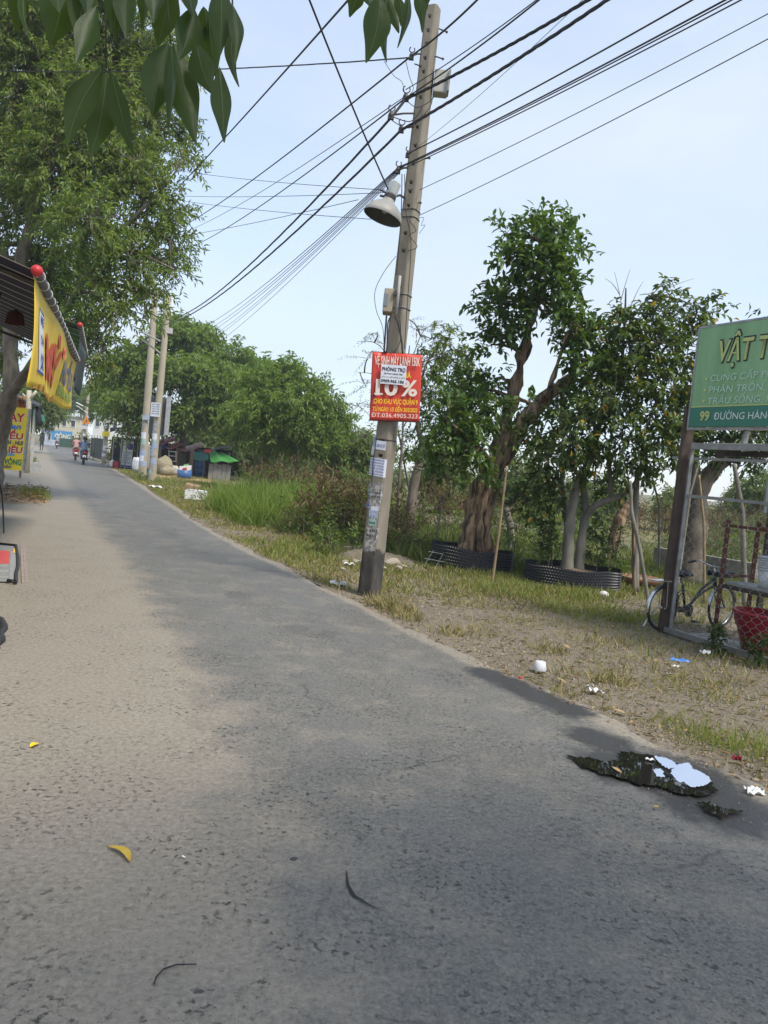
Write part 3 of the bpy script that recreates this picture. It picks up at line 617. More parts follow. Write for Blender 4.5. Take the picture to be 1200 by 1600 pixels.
# tree between the poster and the thick old trunk
base = gp(640, 838); Y = base.y
limbs = [([base, at(645, 770, Y), at(660, 710, Y), at(690, 660, Y), at(715, 625, Y), at(740, 570, Y)], .15, .04), ([at(662, 705, Y), at(650, 640, Y), at(665, 570, Y)], .07, .02)]
cs = [cl(x, y, r_, Y + dy) for x, y, r_, dy in [(710, 545, 28, 0), (680, 560, 24, .3), (735, 565, 24, .2), (665, 590, 24, 0), (700, 595, 32, -.4), (740, 610, 28, -.3), (660, 625, 22, .5), (710, 640, 30, .3), (755, 640, 26, .6), (675, 665, 26, .3), (735, 680, 28, .8), (650, 690, 20, .6), (690, 525, 14, 0)]]
tree('lot_tree', 'bushy tree just right of the red poster, trunk leaning right', base, limbs, cs, dict(S_MIX, spray=dict(S_MIX['spray'], dens=300)), BARK, L_BUSH, TG, twigs=.2)

# thick gnarled fig in the left black ring
base = gp(742, 866, .24); base.z = .12; Y = base.y; FIGB = base
pF = lambda x, y, dy=0: at(x, y, Y + dy)
limbs = [([base + Vector((0, 0, -.05)), pF(742, 830), pF(748, 790), pF(762, 745), pF(785, 715), pF(808, 675), pF(830, 645), pF(862, 612), pF(890, 592), pF(902, 555), pF(905, 520)], .29, .045),
         ([pF(765, 760, .25), pF(775, 715, .5), pF(790, 660, .6), pF(806, 600, .5), pF(818, 550, .4), pF(830, 500, .3), pF(842, 440, .2), pF(850, 380)], .19, .035),
         ([pF(838, 640), pF(860, 600, -.4), pF(880, 540, -.6)], .05, .02), ([pF(772, 728), pF(735, 690, -.4), pF(700, 655, -.5)], .06, .02),
         ([base + Vector((-.28, -.12, -.06)), pF(735, 842, -.2), pF(742, 800, -.18), pF(757, 755, -.12)], .17, .08),
         ([base + Vector((.3, -.1, -.06)), pF(762, 842, -.2), pF(764, 800, -.16), pF(775, 740, -.1)], .12, .05),
         ([base + Vector((.12, -.28, -.06)), pF(750, 850, -.3), pF(752, 800, -.26), pF(770, 735, -.15)], .11, .05)]
cs = []
for x, y, r_, dy in [(828, 352, 26, 0), (868, 355, 28, .2), (795, 372, 26, 0), (840, 385, 40, -.3), (885, 385, 26, .3), (800, 415, 32, -.3), (850, 425, 42, -.4), (895, 430, 30, 0), (910, 460, 20, 0), (765, 470, 24, 0), (742, 478, 14, 0), (800, 465, 36, -.2), (845, 470, 40, -.3), (890, 478, 30, .1), (785, 505, 28, .2), (770, 540, 26, .3),   
                     (905, 520, 34, -.4), (940, 540, 30, -.2),  (915, 570, 38, -.6), (960, 575, 30, -.2),  (935, 610, 34, -.4), (880, 640, 34, .4),  (905, 505, 22, -.5), (960, 520, 20, -.2),
                     (720, 615, 26, .2), (765, 610, 26, .2), (705, 650, 30, -.2), (745, 660, 30, -.4), (690, 690, 26, -.3), (735, 700, 30, -.5), (775, 665, 24, -.2), (700, 720, 22, -.4), (745, 730, 18, -.5),  (835, 700, 22, .9), (775, 590, 18, .5), (845, 640, 18, .9), (880, 520, 18, .2)]:
    cs.append(cl(x + random.uniform(-6, 6), y + random.uniform(-6, 6), r_ * random.choice((.62, .75, .9)), Y + dy * 1.3))
tree('fig_tree', 'old fig tree with thick gnarled trunk leaning right and tall dark crown', base, limbs, cs, S_FIG, BARKB, L_FIG, TG, twigs=.2, tn=14)

# several smooth trunks in the right black ring, some leaves yellow
base = gp(893, 893, .2); base.z = .1; Y = base.y; RINGB = base
pM = lambda x, y, dy=0: at(x, y, Y + dy)
limbs = [([base + Vector((-.05, 0, -.05)), pM(888, 850), pM(893, 800), pM(905, 750), pM(925, 715), pM(935, 670), pM(945, 610)], .115, .03),
         ([base + Vector((.14, .05, -.05)), pM(908, 850, .05), pM(917, 805, .1), pM(940, 785, 0), pM(975, 772, -.1), pM(1000, 740), pM(1005, 680)], .095, .03),
         ([base + Vector((-.1, .15, -.05)), pM(886, 850, .3), pM(884, 800, .4), pM(878, 750, .5), pM(880, 690, .5), pM(870, 630, .5)], .07, .02),
         ([pM(917, 805, .1), pM(912, 750, .3), pM(925, 690, .3), pM(965, 600, .3), pM(975, 520, .2), pM(978, 450)], .07, .012),
         ([pM(955, 780), pM(952, 730), pM(950, 690)], .05, .03),
         ([pM(975, 520, .2), pM(1000, 480, .1), pM(1040, 440)], .02, .006)]
cs = []
for x, y, r_, dy in [(1000, 500, 26, 0), (1040, 490, 28, 0), (1075, 500, 26, 0), (1105, 490, 18, 0), (965, 500, 26, 0), (985, 540, 32, -.2), (1030, 535, 34, -.3), (1075, 540, 30, -.2), (1110, 520, 16, 0), (1000, 590, 36, -.4), (1050, 590, 36, -.4), (1085, 575, 26, 0), (960, 620, 36, -.4), (1020, 645, 36, -.5), (1065, 640, 32, -.3), (920, 660, 34, -.4), (975, 680, 36, -.5), (1030, 695, 30, -.4), (1065, 685, 24, -.2), (890, 690, 32, -.3), (860, 720, 30, 0), (930, 715, 30, -.2), (845, 680, 30, .4), (990, 730, 26, -.2), (840, 750, 24, .3), (870, 770, 22, .4), (1025, 735, 18, -.2), (830, 790, 18, .4), (1040, 455, 14, 0), (960, 760, 18, .3)]:
    cs.append(cl(x, y, r_, Y + dy))
tree('lot_tree', 'multi stemmed tree with yellowing leaves rising from the right black ring', base, limbs, cs, S_MIX, BARKS, L_MIX, TG, extra=(L_YEL, .028, 'yellow_leaves'), twigs=.25, tn=10)
# bare twigs poking from its top
t = bpy.context.scene.objects['lot_tree.001'] if 'lot_tree.001' in bpy.data.objects else bpy.data.objects['lot_tree']
q = MB()
for a, b in [((975, 500), (960, 425)), ((970, 470), (985, 420)), ((968, 460), (945, 435)), ((1010, 470), (1085, 435)), ((985, 480), (1005, 440)), ((1030, 462), (1060, 455))]:
    q.tube(curve_pts(pM(*a), pM(*b), (0, 0, .04), 5), [.008, .007, .006, .005, .004, .003], 4)
q.build('bare_twigs', BARK, t)

# dark mango-like tree behind the gate
base = gp(1092, 892); base = at(1085, 852, 14.5); base.z = -.05; Y = 14.5
limbs = [([base, at(1088, 820, Y), at(1092, 770, Y), at(1115, 735, Y), at(1150, 700, Y), at(1185, 660, Y)], .24, .1), ([at(1092, 775, Y), at(1085, 720, Y), at(1090, 650, Y)], .15, .05), ([at(1180, 665, Y), at(1215, 600, Y), at(1240, 540, Y)], .1, .04)]
cs = [cl(x, y, r_, Y + dy) for x, y, r_, dy in [(1075, 690, 22, 0), (1110, 690, 26, 0), (1150, 690, 24, -.3), (1190, 690, 28, 0), (1230, 680, 34, 0), (1130, 650, 40, 0), (1180, 630, 46, .4), (1090, 640, 34, .3), (1240, 610, 50, .5), (1150, 590, 46, .5), (1210, 550, 46, .6), (1270, 690, 40, 0), (1135, 715, 14, -.6), (1175, 715, 16, -.5)]]
tree('mango_tree', 'dark thick trunked tree behind the green signboard and gate', base, limbs, cs, S_DARK, BARK, L_DARK, TG, twigs=.15)

# scrub behind the lot, trees at the far end of the lane
S_FARW = dict(spray=dict(dens=55, tl=1.2, nl=12, droop=.3, up=.15, rmin=.35, side=.9, ldroop=.3, jit=.35), L=.5, W=.16, curve=.2, twig_r=.02)
def far_tree(label, px, py0, Y, w, h, mat, nb, seed, name='background_tree', st=S_FARW, bark=BARK, grp='background trees'):
    random.seed(seed); b = at(px, py0, Y); b.z = -.05; top = h * m2(Y); wd = w * m2(Y)
    limbs = [([b, b + Vector((random.uniform(-.2, .2), 0, top * .3)), b + Vector((random.uniform(-.5, .5), 0, top * .8))], top * .028, top * .008)]; zmin = .55 if Y >= 60 else .18
    c_ = []
    for k in range(nb):
        a = random.uniform(0, 6.28); rr = random.random() ** .5; z = random.uniform(zmin, .92); wz = math.sin(min(1, z * 1.05) * math.pi) ** .5
        s_ = wd * random.uniform(.16, .26); c_.append((tuple(b + Vector((math.cos(a) * rr * wd * .42 * wz, math.sin(a) * rr * wd * .42 * wz, z * top))), (s_, s_, s_ * .75)))
    return tree(name, label, b, limbs, c_, st, bark, mat, grp, twigs=.1)
far_tree('hazy tree above the far blue banner at the lane end', 100, 700, 128, 70, 100, L_FAR, 16, 3)
far_tree('hazy tree behind the far pole with the orange warning sign', 165, 705, 100, 80, 110, L_FAR, 16, 4)
far_tree('distant tree seen behind the black cloth of the left stall', 40, 705, 62, 80, 110, L_FAR, 18, 5)
far_tree('pale bushy tree low on the skyline left of the red poster', 545, 740, 38, 95, 105, L_FAR, 18, 6, st=dict(S_FARW, L=.3, W=.09, spray=dict(S_FARW['spray'], dens=110, tl=.7)))
far_tree('pale tree low on the skyline between the layered tree and poster', 500, 735, 52, 90, 85, L_FAR, 14, 11)
far_tree('leafy tree filling the gap behind the two layered trees', 390, 735, 56, 120, 120, L_FAR, 24, 13)
far_tree('leafy tree behind the scrap shack and green tarp', 330, 725, 58, 110, 105, L_FAR, 22, 14)
far_tree('bushy tree behind the smaller layered tree toward the poster', 465, 740, 50, 120, 110, L_FAR, 24, 15)
far_tree('bushy tree low behind the brown brush beside the poster', 560, 750, 34, 100, 105, L_FAR, 24, 16, st=dict(S_FARW, L=.26, W=.08, spray=dict(S_FARW['spray'], dens=110, tl=.6)))
S_SCR = dict(S_FARW, L=.17, W=.05, spray=dict(S_FARW['spray'], dens=130, tl=.55))
far_tree('background tree behind the bushy tree right of the poster', 690, 760, 32, 110, 110, L_FAR, 16, 7, st=dict(S_SCR, L=.24, W=.08))
far_tree('background tree filling the gap behind the gnarled fig trunk', 815, 770, 30, 110, 95, L_FAR, 14, 8, st=dict(S_SCR, L=.24, W=.08))
far_tree('background tree behind the multi stemmed tree', 940, 780, 34, 90, 80, L_FAR, 12, 9, st=dict(S_SCR, L=.24, W=.08))
far_tree('low pale tree on the skyline behind the gate post', 1050, 790, 36, 60, 60, L_FAR, 12, 10, st=dict(S_SCR, L=.24, W=.08))
far_tree('background tree on the skyline beyond the chain link gate', 1190, 800, 34, 130, 90, L_FAR, 16, 12, st=dict(S_SCR, L=.24, W=.08))
def bush(label, px, py0, Y, w, h, mat, nb, seed, st, name='bush', grp='bushes in the lot'):
    random.seed(seed); b = at(px, py0, Y); b.z = -.05; top = h * m2(Y); wd = w * m2(Y); c_ = []; limbs = []
    for k in range(nb):
        x = random.uniform(-.45, .45) * wd; z = random.uniform(.15, .85) * top * (1 - .5 * abs(x / wd)); s_ = random.uniform(.14, .2) * min(wd, top * 1.6)
        c_.append((tuple(b + Vector((x, random.uniform(-.3, .3) * wd * .5, z))), (s_, s_, s_ * .9)))
        if k % 2 == 0: limbs.append(([b, b + Vector((x * .6, 0, z * .5)), b + Vector((x, 0, z))], .02, .006))
    return tree(name, label, b, limbs, c_, st, BARK, mat, grp, cat='bush', branches=False, twigs=.35, tn=5)
S_BUSH = dict(spray=dict(dens=120, tl=.4, nl=9, droop=.25, up=.4, rmin=.2, side=.9, ldroop=.2, jit=.4), L=.10, W=.036, curve=.2, twig_r=.005)
S_BRUSH = dict(spray=dict(dens=120, tl=.6, nl=9, droop=.1, up=.7, rmin=.1, side=.6, ldroop=0, jit=.3), L=.17, W=.026, curve=.15, twig_r=.007)
for a in [('brown dry brush left of the pole above the tall grass', 535, 800, 16.5, 130, 95, L_DRY, 26, 21, S_BRUSH), ('tall dry brush standing behind the tall green grass', 440, 770, 26, 150, 65, L_DRY, 18, 22, S_BRUSH),
          ('rusty dry brush behind the concrete pole', 605, 830, 14.5, 90, 90, L_DRY, 14, 23, S_BRUSH),
          ('green bush spilling over the left black ring', 800, 880, 14.2, 90, 55, L_BUSH, 10, 24, S_BUSH), ('low leafy bush by the pole foot at left', 520, 850, 13.2, 90, 60, L_BUSH, 12, 25, S_BUSH),
          ('leafy bush beside the white foam box', 318, 782, 23.5, 40, 28, L_BUSH, 8, 26, S_BUSH), ('bright green bush right of the fig trunk', 850, 860, 16, 90, 60, L_BUSH, 10, 27, S_BUSH),
          ('bright green bush behind the gate shelf', 1175, 840, 17, 90, 80, L_BUSH, 12, 28, S_BUSH), ('small green bush beyond the gate near the dark trunk', 1130, 850, 17, 50, 40, L_BUSH, 8, 29, S_BUSH),
          ('brown brush on the far edge of the lot behind the thin stakes', 1040, 820, 26, 120, 55, L_DRY, 14, 30, S_BRUSH), ('brown brush beyond the gate at the far lot edge', 1160, 830, 25, 140, 70, L_DRY, 16, 31, S_BRUSH),
          ('dark tangled shrub left of the pole beside the tall grass', 515, 815, 16, 120, 62, L_BUSH, 18, 41, S_BUSH), ('tangled green shrub behind the tall grass stand', 430, 785, 23, 150, 62, L_BUSH, 20, 42, S_BUSH), ('green shrub beyond the gate left of the dark trunk', 1060, 835, 20, 70, 55, L_FAR, 12, 43, S_BUSH), ('green shrub beyond the gate right of the dark trunk', 1150, 850, 20, 110, 80, L_FAR, 16, 44, S_BUSH), ('brown brush seen between the poster pole and fig trunk', 690, 790, 22, 120, 70, L_DRY, 14, 32, S_BRUSH), ('green undergrowth between the fig and multi stemmed tree', 830, 850, 19, 130, 90, L_BUSH, 14, 33, S_BUSH),
          ('green shrub just behind the right black ring', 945, 870, 13.6, 60, 70, L_BUSH, 9, 34, S_BUSH), ('mixed green bush under the bushy tree right of the poster', 680, 815, 18.5, 110, 60, L_BUSH, 12, 35, S_BUSH),
          ('low olive bush under the layered trees', 440, 745, 36, 110, 45, L_FAR, 12, 36, dict(S_BUSH, L=.2, W=.07)), ('pale olive bush behind the brown brush', 520, 770, 28, 110, 70, L_FAR, 14, 37, dict(S_BUSH, L=.16, W=.05))]:
    bush(*a)
for k, (px, py, Y_, w, h, mt_, lb) in enumerate([(500, 745, 44, 120, 60, L_FAR, 'far olive scrub left of the poster pole'), (620, 755, 40, 130, 60, L_FAR, 'far olive scrub behind the poster pole'), (735, 765, 40, 130, 65, L_DRY, 'far brown scrub behind the fig'), (850, 775, 40, 130, 70, L_FAR, 'far olive scrub behind the smooth trunks'), (965, 785, 38, 130, 55, L_DRY, 'far brown scrub right of the smooth trunks'), (1085, 795, 38, 130, 45, L_FAR, 'far olive scrub behind the corner post'), (1200, 805, 36, 140, 55, L_DRY, 'far brown scrub behind the gate'), (760, 790, 25, 90, 40, L_DRY, 'straw brown brush right behind the fig'), (900, 810, 23, 100, 40, L_BUSH, 'green scrub right behind the smooth trunks'), (1110, 830, 22, 120, 32, L_DRY, 'low straw brush along the far lot wall')]):
    bush(lb, px, py, Y_, w, h, mt_, 16, 70 + k, dict(S_BUSH, L=.22, W=.06, spray=dict(S_BUSH['spray'], dens=90, tl=.6)) if mt_ is not L_DRY else dict(S_BRUSH, L=.2, W=.03))
# young leafy shoots inside the right ring
SH = 'leafy shoots in the right ring'
for k, (px, py, lb) in enumerate([(838, 893, 'leafy shoot at the left end of the right ring'), (856, 890, 'leafy shoot left of the smooth trunks in the right ring'), (932, 893, 'leafy shoot right of the smooth trunks in the right ring'), (948, 895, 'leafy shoot at the right end of the right ring')]):
    random.seed(40 + k); b = at(px, py, RINGB.y + random.uniform(-.2, .25)); b.z = .1; tp = b + Vector((random.uniform(-.1, .1), 0, .85))
    tree('leafy_shoot', lb, b, [([b, (b + tp) / 2 + Vector((.03, 0, 0)), tp], .009, .004)], [(tuple(b + (tp - b) * u), (.14, .14, .12)) for u in (.45, .7, .95)], dict(S_BUSH, spray=dict(S_BUSH['spray'], dens=900, tl=.12, nl=5), L=.09, W=.035), BARK, L_DARK, SH, cat='plant', branches=False, twigs=.3, tn=5)
random.seed(99)

# ------------------------------------------------------------------ large leaves hanging into the top of the frame
def big_leaf(parent, bx, by, tx, ty, w, Y, mat, twist=0.0, bend=.12):
    a, b = at(bx, by, Y), at(tx, ty, Y + random.uniform(-.05, .05)); d = b - a; L = d.length; d.normalize()
    v = (a - EYE).normalized(); s = d.cross(v).normalized(); s = (s * math.cos(twist) + v * math.sin(twist)).normalized(); nn = s.cross(d)
    hw = w * random.uniform(.8, 1.02) * m2(Y) / 2 / max(.5, math.cos(twist)); L *= 1.06; q = MB(); NU = 16; k = random.uniform(-.45, .45)
    def fn(u, t):
        prof = (math.sin(math.pi * t ** .85) ** .95) * (1 - .3 * t ** 3) if 0 < t < 1 else 0.0
        x = (u - .5) * 2; c = a + d * L * t + s * (x * hw * prof) + nn * (abs(x) * hw * prof * .28 - bend * L * math.sin(math.pi * t) * k) + s * (k * .18 * L * math.sin(math.pi * t) + .0012 * math.sin(t * 11 + x * 3) * x)
        return c
    q.sheet(fn, 4, NU); o = q.build('leaf', mat, parent, smooth=True)
    q = MB(); q.tube([fn(.5, i / 10) for i in range(11)], [.0011 * (1 - .07 * i) for i in range(11)], 5); q.build('midrib', RIB, o)
    return o
RIB = M('leaf_midrib', (.09, .13, .05), (.07, .11, .04), 9, .5); LB1 = M('broad_leaf_top', (.016, .038, .006), (.024, .052, .009), 14, .42, 0, .1, spec=.3); LB2 = M('broad_leaf_underside', (.04, .064, .027), (.028, .05, .019), 14, .65, 0, .08, spec=.15)
for m_ in (LB1, LB2):
    n_, l_ = m_.node_tree.nodes, m_.node_tree.links; b_ = n_['Principled BSDF']; t_ = n_.new('ShaderNodeBsdfTranslucent'); t_.inputs['Color'].default_value = (.19, .28, .03, 1)
    x_ = n_.new('ShaderNodeMixShader'); x_.inputs[0].default_value = .22; l_.new(b_.outputs[0], x_.inputs[1]); l_.new(t_.outputs[0], x_.inputs[2]); l_.new(x_.outputs[0], n_['Material Output'].inputs['Surface'])
ob_ = Vector((4.6, -3.2, -.05)); h1, h2 = at(200, -420, 1.6), at(620, -420, 1.6); hub = Vector((1.6, -.6, 4.3))
br = root('overhanging_tree', ob_, 'large leaved tree over the viewpoint, its dark leafy twigs hanging in at the top', 'tree')
q = MB(); q.tube([ob_, ob_ + Vector((-.1, .1, 1.5)), ob_ + Vector((-.5, .5, 3)), Vector((3.2, -1.8, 4.2)), Vector((2.6, -1.2, 5.2)), Vector((2.4, -1, 6.4))], [.26, .22, .2, .15, .1, .05], 12)
q.tube([Vector((3.2, -1.8, 4.2)), hub, Vector((.6, .5, 3.9)), h2.lerp(h1, .3) + Vector((0, -.05, .5)), h1], [.1, .07, .04, .015, .006], 8); q.tube([Vector((.6, .5, 3.9)), h2 + Vector((.05, -.05, .4)), h2], [.03, .014, .006], 8)
q.build('trunk', BARKS, br, smooth=True)
cs = [((x, y, z), (r_, r_, r_ * .7)) for x, y, z, r_ in ((2.6, -1, 6.4, 1.1), (4.2, -1.2, 6.2, 1.1), (5.6, -1.8, 5.8, 1.1), (3.4, .2, 5.7, .9), (5, .1, 5.6, 1.0), (6.4, -.4, 5.4, 1.0), (1.4, -1.2, 5.9, 1.0), (4.2, -2.6, 6.8, 1.1), (6.6, -2.2, 6.2, 1.1), (2.4, .3, 5.5, .7), (5.8, .9, 5.2, .8), (7.4, .3, 5.2, .9), (3.6, 1.0, 5.4, .6))]
P, D, tw = sprays(cs, dens=120, tl=.5, nl=8, droop=.4, up=0, rmin=.3, side=.9, ldroop=.6, jit=.3); n = len(P)
leaf_mesh('crown', P, D, nrm(unit(n) * .5 + np.array((0, 0, 1.0))), .17 * rng.uniform(.7, 1.2, n), .075 * rng.uniform(.8, 1.2, n), L_DARK, br, six=True)['kind'] = 'stuff'
q = MB()
for pts in ([(200, -420), (160, -200), (165, 0), (166, 112)], [(200, -420), (250, -200), (262, 0), (266, 68)], [(200, -420), (300, -220), (335, -60), (345, 40)], [(200, -420), (90, -220), (60, -60), (22, -20)], [(200, -420), (330, -200), (362, -20), (365, 40)]):
    q.tube([at(x, y, 1.5) for x, y in pts], [.006, .004, .0022, .0014], 6)
q.build('twig', M('green_twig', (.06, .07, .03), (.05, .05, .03)), br, smooth=True)
for bx, by, tx, ty, w, mt, tw in [(160, 107, 107, 222, 50, 1, .3), (166, 114, 142, 240, 52, 1, .1), (173, 110, 207, 234, 34, 0, .5), (262, 66, 240, 176, 52, 0, .1), (267, 68, 263, 198, 20, 0, 1.0), (271, 66, 304, 216, 46, 0, .3), (306, 66, 331, 143, 44, 1, .2), (343, 105, 350, 216, 30, 1, .5), (22, -30, 24, 48, 30, 0, .2), (38, -30, 45, 55, 12, 1, 1.1), (92, -40, 78, 66, 58, 0, .1), (85, -40, 92, 16, 36, 1, .2), (152, -40, 127, 64, 42, 1, .3), (150, 10, 121, 94, 40, 0, .2), (188, -40, 182, 60, 38, 0, .2), (200, -40, 198, 56, 34, 0, .4), (222, -30, 221, 42, 20, 1, .8), (272, -20, 248, 68, 46, 0, .2), (300, -30, 304, 24, 26, 1, .4), (302, 10, 280, 90, 44, 0, .2), (318, 10, 322, 64, 30, 0, .4), (345, -30, 343, 82, 42, 1, .2), (362, 5, 367, 95, 24, 0, .5), (366, 30, 373, 130, 20, 1, .6), (326, 30, 338, 118, 34, 0, .3), (240, -30, 240, 32, 28, 0, .4), (283, -30, 266, 12, 26, 1, .5), (4, -40, 2, 20, 18, 1, .4), (118, -40, 135, 25, 30, 0, .4)]:
    big_leaf(br, bx, by, tx, ty, w, random.uniform(1.42, 1.62), (LB1, LB2)[mt], tw)
q = MB()
for pts in ([(620, -420), (605, -200), (598, -10)], [(620, -420), (630, -200), (636, -15)], [(620, -420), (648, -200), (658, -15)], [(620, -420), (575, -200), (560, -20)]):
    q.tube([at(x, y, 1.5) for x, y in pts], [.005, .003, .0014], 6)
q.build('twig', M('green_twig', (.06, .07, .03)), br, smooth=True)
for bx, by, tx, ty, w, mt, tw in [(592, -12, 573, 92, 42, 0, .1), (605, -10, 604, 92, 18, 0, .9), (600, -16, 622, 48, 26, 0, .3), (618, -12, 626, 38, 16, 1, .6), (638, -18, 622, 70, 15, 0, .8), (648, -20, 659, 47, 18, 0, .6), (562, -24, 547, 24, 30, 0, .2), (668, -22, 667, 13, 18, 0, .4), (575, -22, 580, 10, 16, 0, .5)]:
    big_leaf(br, bx, by, tx, ty, w, random.uniform(1.45, 1.6), (LB1, LB2)[mt], tw)

# ------------------------------------------------------------------ lettering
_cap = {}
def text(parent, s, O, X, U, w, h, mat, bold=.0, name='lettering', shear=0.0):
    """flat letters: baseline starts at O, runs along X for w metres (None keeps proportion), capitals h tall"""
    cu = bpy.data.curves.new('txt', 'FONT'); cu.body = s; cu.size = 1; cu.offset = bold; cu.resolution_u = 3; cu.shear = shear
    ob = bpy.data.objects.new('txt', cu); COL.objects.link(ob); bpy.context.view_layer.update()
    dg = bpy.context.evaluated_depsgraph_get(); me = bpy.data.meshes.new_from_object(ob.evaluated_get(dg)); bpy.data.objects.remove(ob); bpy.data.curves.remove(cu)
    n = len(me.vertices)
    if n == 0: return None
    co = np.empty(n * 3, np.float32); me.vertices.foreach_get('co', co); co = co.reshape(-1, 3)
    x0, x1 = co[:, 0].min(), co[:, 0].max(); sy = h / .70; sx = (w / (x1 - x0)) if w else sy
    X, U, O = np.array(X, np.float32), np.array(U, np.float32), np.array(O, np.float32)
    me.vertices.foreach_set('co', (O + (co[:, :1] - x0) * sx * X + co[:, 1:2] * sy * U).astype(np.float32).ravel()); me.materials.clear()
    return link_mesh(name, me, mat, parent)

# ------------------------------------------------------------------ the concrete utility pole
PB = gp(577, 927); PT = at(677, 13, PB.y); PAX = (PT - PB); PLEN = PAX.length; PAX.normalize()
PX = Vector((1, 0, 0)); PX = (PX - PAX * PX.dot(PAX)).normalized(); PYV = PAX.cross(PX)         # PYV points away from the camera
tn_ = R(-24); PXr = PX * math.cos(tn_) + PYV * math.sin(tn_); PYr = PAX.cross(PXr)
def pole_t(py):                          # share of the pole's length at a photo row
    lo, hi = 0.0, 1.0
    for _ in range(30):
        m = (lo + hi) / 2; p = PB + PAX * PLEN * m - EYE; y = 800 - FOC * p.dot(UP) / p.dot(FW)
        lo, hi = (m, hi) if y > py else (lo, m)
    return lo
pole = root('utility_pole', PB, 'tall leaning concrete pole beside the lane carrying the red poster', 'pole', 'utility poles')
def pole_w(t): return .135 + (.085 - .135) * t
hole_rows = [32, 54, 75, 97, 118, 158, 204, 233, 261, 290, 304, 326, 369, 396, 452, 480, 690, 713]
cuts = [-.02, 0.0]; ish = []
for hpy in sorted(hole_rows, reverse=True):
    t0, t1 = pole_t(hpy + 4.5), pole_t(hpy - 4.5)
    if t0 > cuts[-1] + 1e-4: cuts.append(t0); ish.append(len(cuts) - 1)
    cuts.append(t1)
cuts.append(1.0)
sec = [(-1, -.62), (-.8, -.9), (-.62, -1), (.62, -1), (.8, -.9), (1, -.62), (1, .62), (.8, .9), (.62, 1), (-.62, 1), (-.8, .9), (-1, .62)]
bm = bmesh.new(); rings = []
for t in cuts:
    w = pole_w(max(0, t)); c = PB + PAX * PLEN * t
    rings.append([bm.verts.new(c + PXr * a * w * .92 + PYr * b * w * 1.0) for a, b in sec])
front = []
for i in range(len(cuts) - 1):
    for k in range(12):
        f = bm.faces.new((rings[i][k], rings[i][(k + 1) % 12], rings[i + 1][(k + 1) % 12], rings[i + 1][k]))
        if k == 2 and i in ish: front.append(f)
bm.faces.new(rings[-1]); bm.faces.new(rings[0][::-1])
bmesh.ops.recalc_face_normals(bm, faces=bm.faces[:])
for f in front:
    bmesh.ops.inset_individual(bm, faces=[f], thickness=.012, depth=0)
    cc = f.calc_center_median()
    for v_ in f.verts: v_.co -= PXr * ((v_.co - cc).dot(PXr) * .42)
    bmesh.ops.inset_individual(bm, faces=[f], thickness=.006, depth=-.010)
    bmesh.ops.inset_individual(bm, faces=[f], thickness=.013, depth=0); bmesh.ops.inset_individual(bm, faces=[f], thickness=.001, depth=-.05); f.material_index = 1
me = bpy.data.meshes.new('shaft'); bm.to_mesh(me); bm.free()
# soot and dirt darken the foot of the pole
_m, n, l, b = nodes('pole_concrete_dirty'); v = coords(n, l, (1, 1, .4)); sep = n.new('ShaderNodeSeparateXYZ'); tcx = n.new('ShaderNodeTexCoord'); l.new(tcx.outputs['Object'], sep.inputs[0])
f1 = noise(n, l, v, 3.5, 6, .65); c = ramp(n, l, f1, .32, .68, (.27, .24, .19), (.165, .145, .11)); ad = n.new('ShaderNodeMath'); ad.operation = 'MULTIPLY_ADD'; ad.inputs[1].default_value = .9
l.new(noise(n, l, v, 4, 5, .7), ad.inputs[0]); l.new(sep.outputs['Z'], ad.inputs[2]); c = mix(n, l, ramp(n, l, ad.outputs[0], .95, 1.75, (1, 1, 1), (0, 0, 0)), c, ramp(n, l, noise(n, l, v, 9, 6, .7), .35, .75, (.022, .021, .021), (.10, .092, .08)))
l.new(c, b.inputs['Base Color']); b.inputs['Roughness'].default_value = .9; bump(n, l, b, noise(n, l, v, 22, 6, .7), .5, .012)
link_mesh('shaft', me, [_m, DARKHOLE], pole)
def pp(t, a=0.0, b=-1.0, out=0.0):       # point on the pole: a across, b toward (-1) or away (1) in section units
    w = pole_w(t); return PB + PAX * PLEN * t + PXr * (a * w * .92) + PYr * (b * w) - PYr * out
def pole_box(px, py, wpx, hpx, dep, mat, name, extra=None, yo=.0):
    t = pole_t(py); w, h = wpx * m2(PB.y), hpx * m2(PB.y); p = at(px, py, PB.y + yo); q = MB()
    q.obox(p, PX * w / 2, PYV * dep / 2, PAX * h / 2); o = q.build(name, mat, pole)
    md = o.modifiers.new('bevel', 'BEVEL'); md.width = .012; md.segments = 2; return o
BOXG = M('grey_plastic', (.42, .41, .36), (.34, .33, .29), 5, .5); BOXB = M('beige_metal', (.38, .33, .24), (.27, .235, .175), 6, .55)
bx = pole_box(689, 131, 22, 34, .16, BOXG, 'junction_box', yo=.02)
q = MB(); q.obox(at(701, 130, PB.y - .02), PX * .012, PYV * .085, PAX * .125); q.build('box_lid', M('grey_plastic_dark', (.30, .29, .255)), bx)
bx = pole_box(607, 472, 15, 36, .24, BOXB, 'meter_box', yo=-.03)
q = MB(); q.obox(at(602.5, 468, PB.y - .155), PX * .028, PYV * .004, PAX * .075); q.build('meter_window', M('dull_glass', (.16, .19, .22), (.2, .23, .26), 4, .15), bx)
q = MB(); q.obox(at(617, 458, PB.y - .17), PX * .012, PYV * .012, PAX * .03); q.build('latch', DKMETAL, bx)
q = MB(); q.obox(at(616, 485, PB.y - .17), PX * .012, PYV * .012, PAX * .03); q.build('latch', DKMETAL, bx)
q = MB(); q.tube([at(625, 431, PB.y - .17), at(619, 492, PB.y - .17)], .018, 8); q.build('conduit', M('grey_pipe', (.42, .42, .4)), pole, smooth=True)
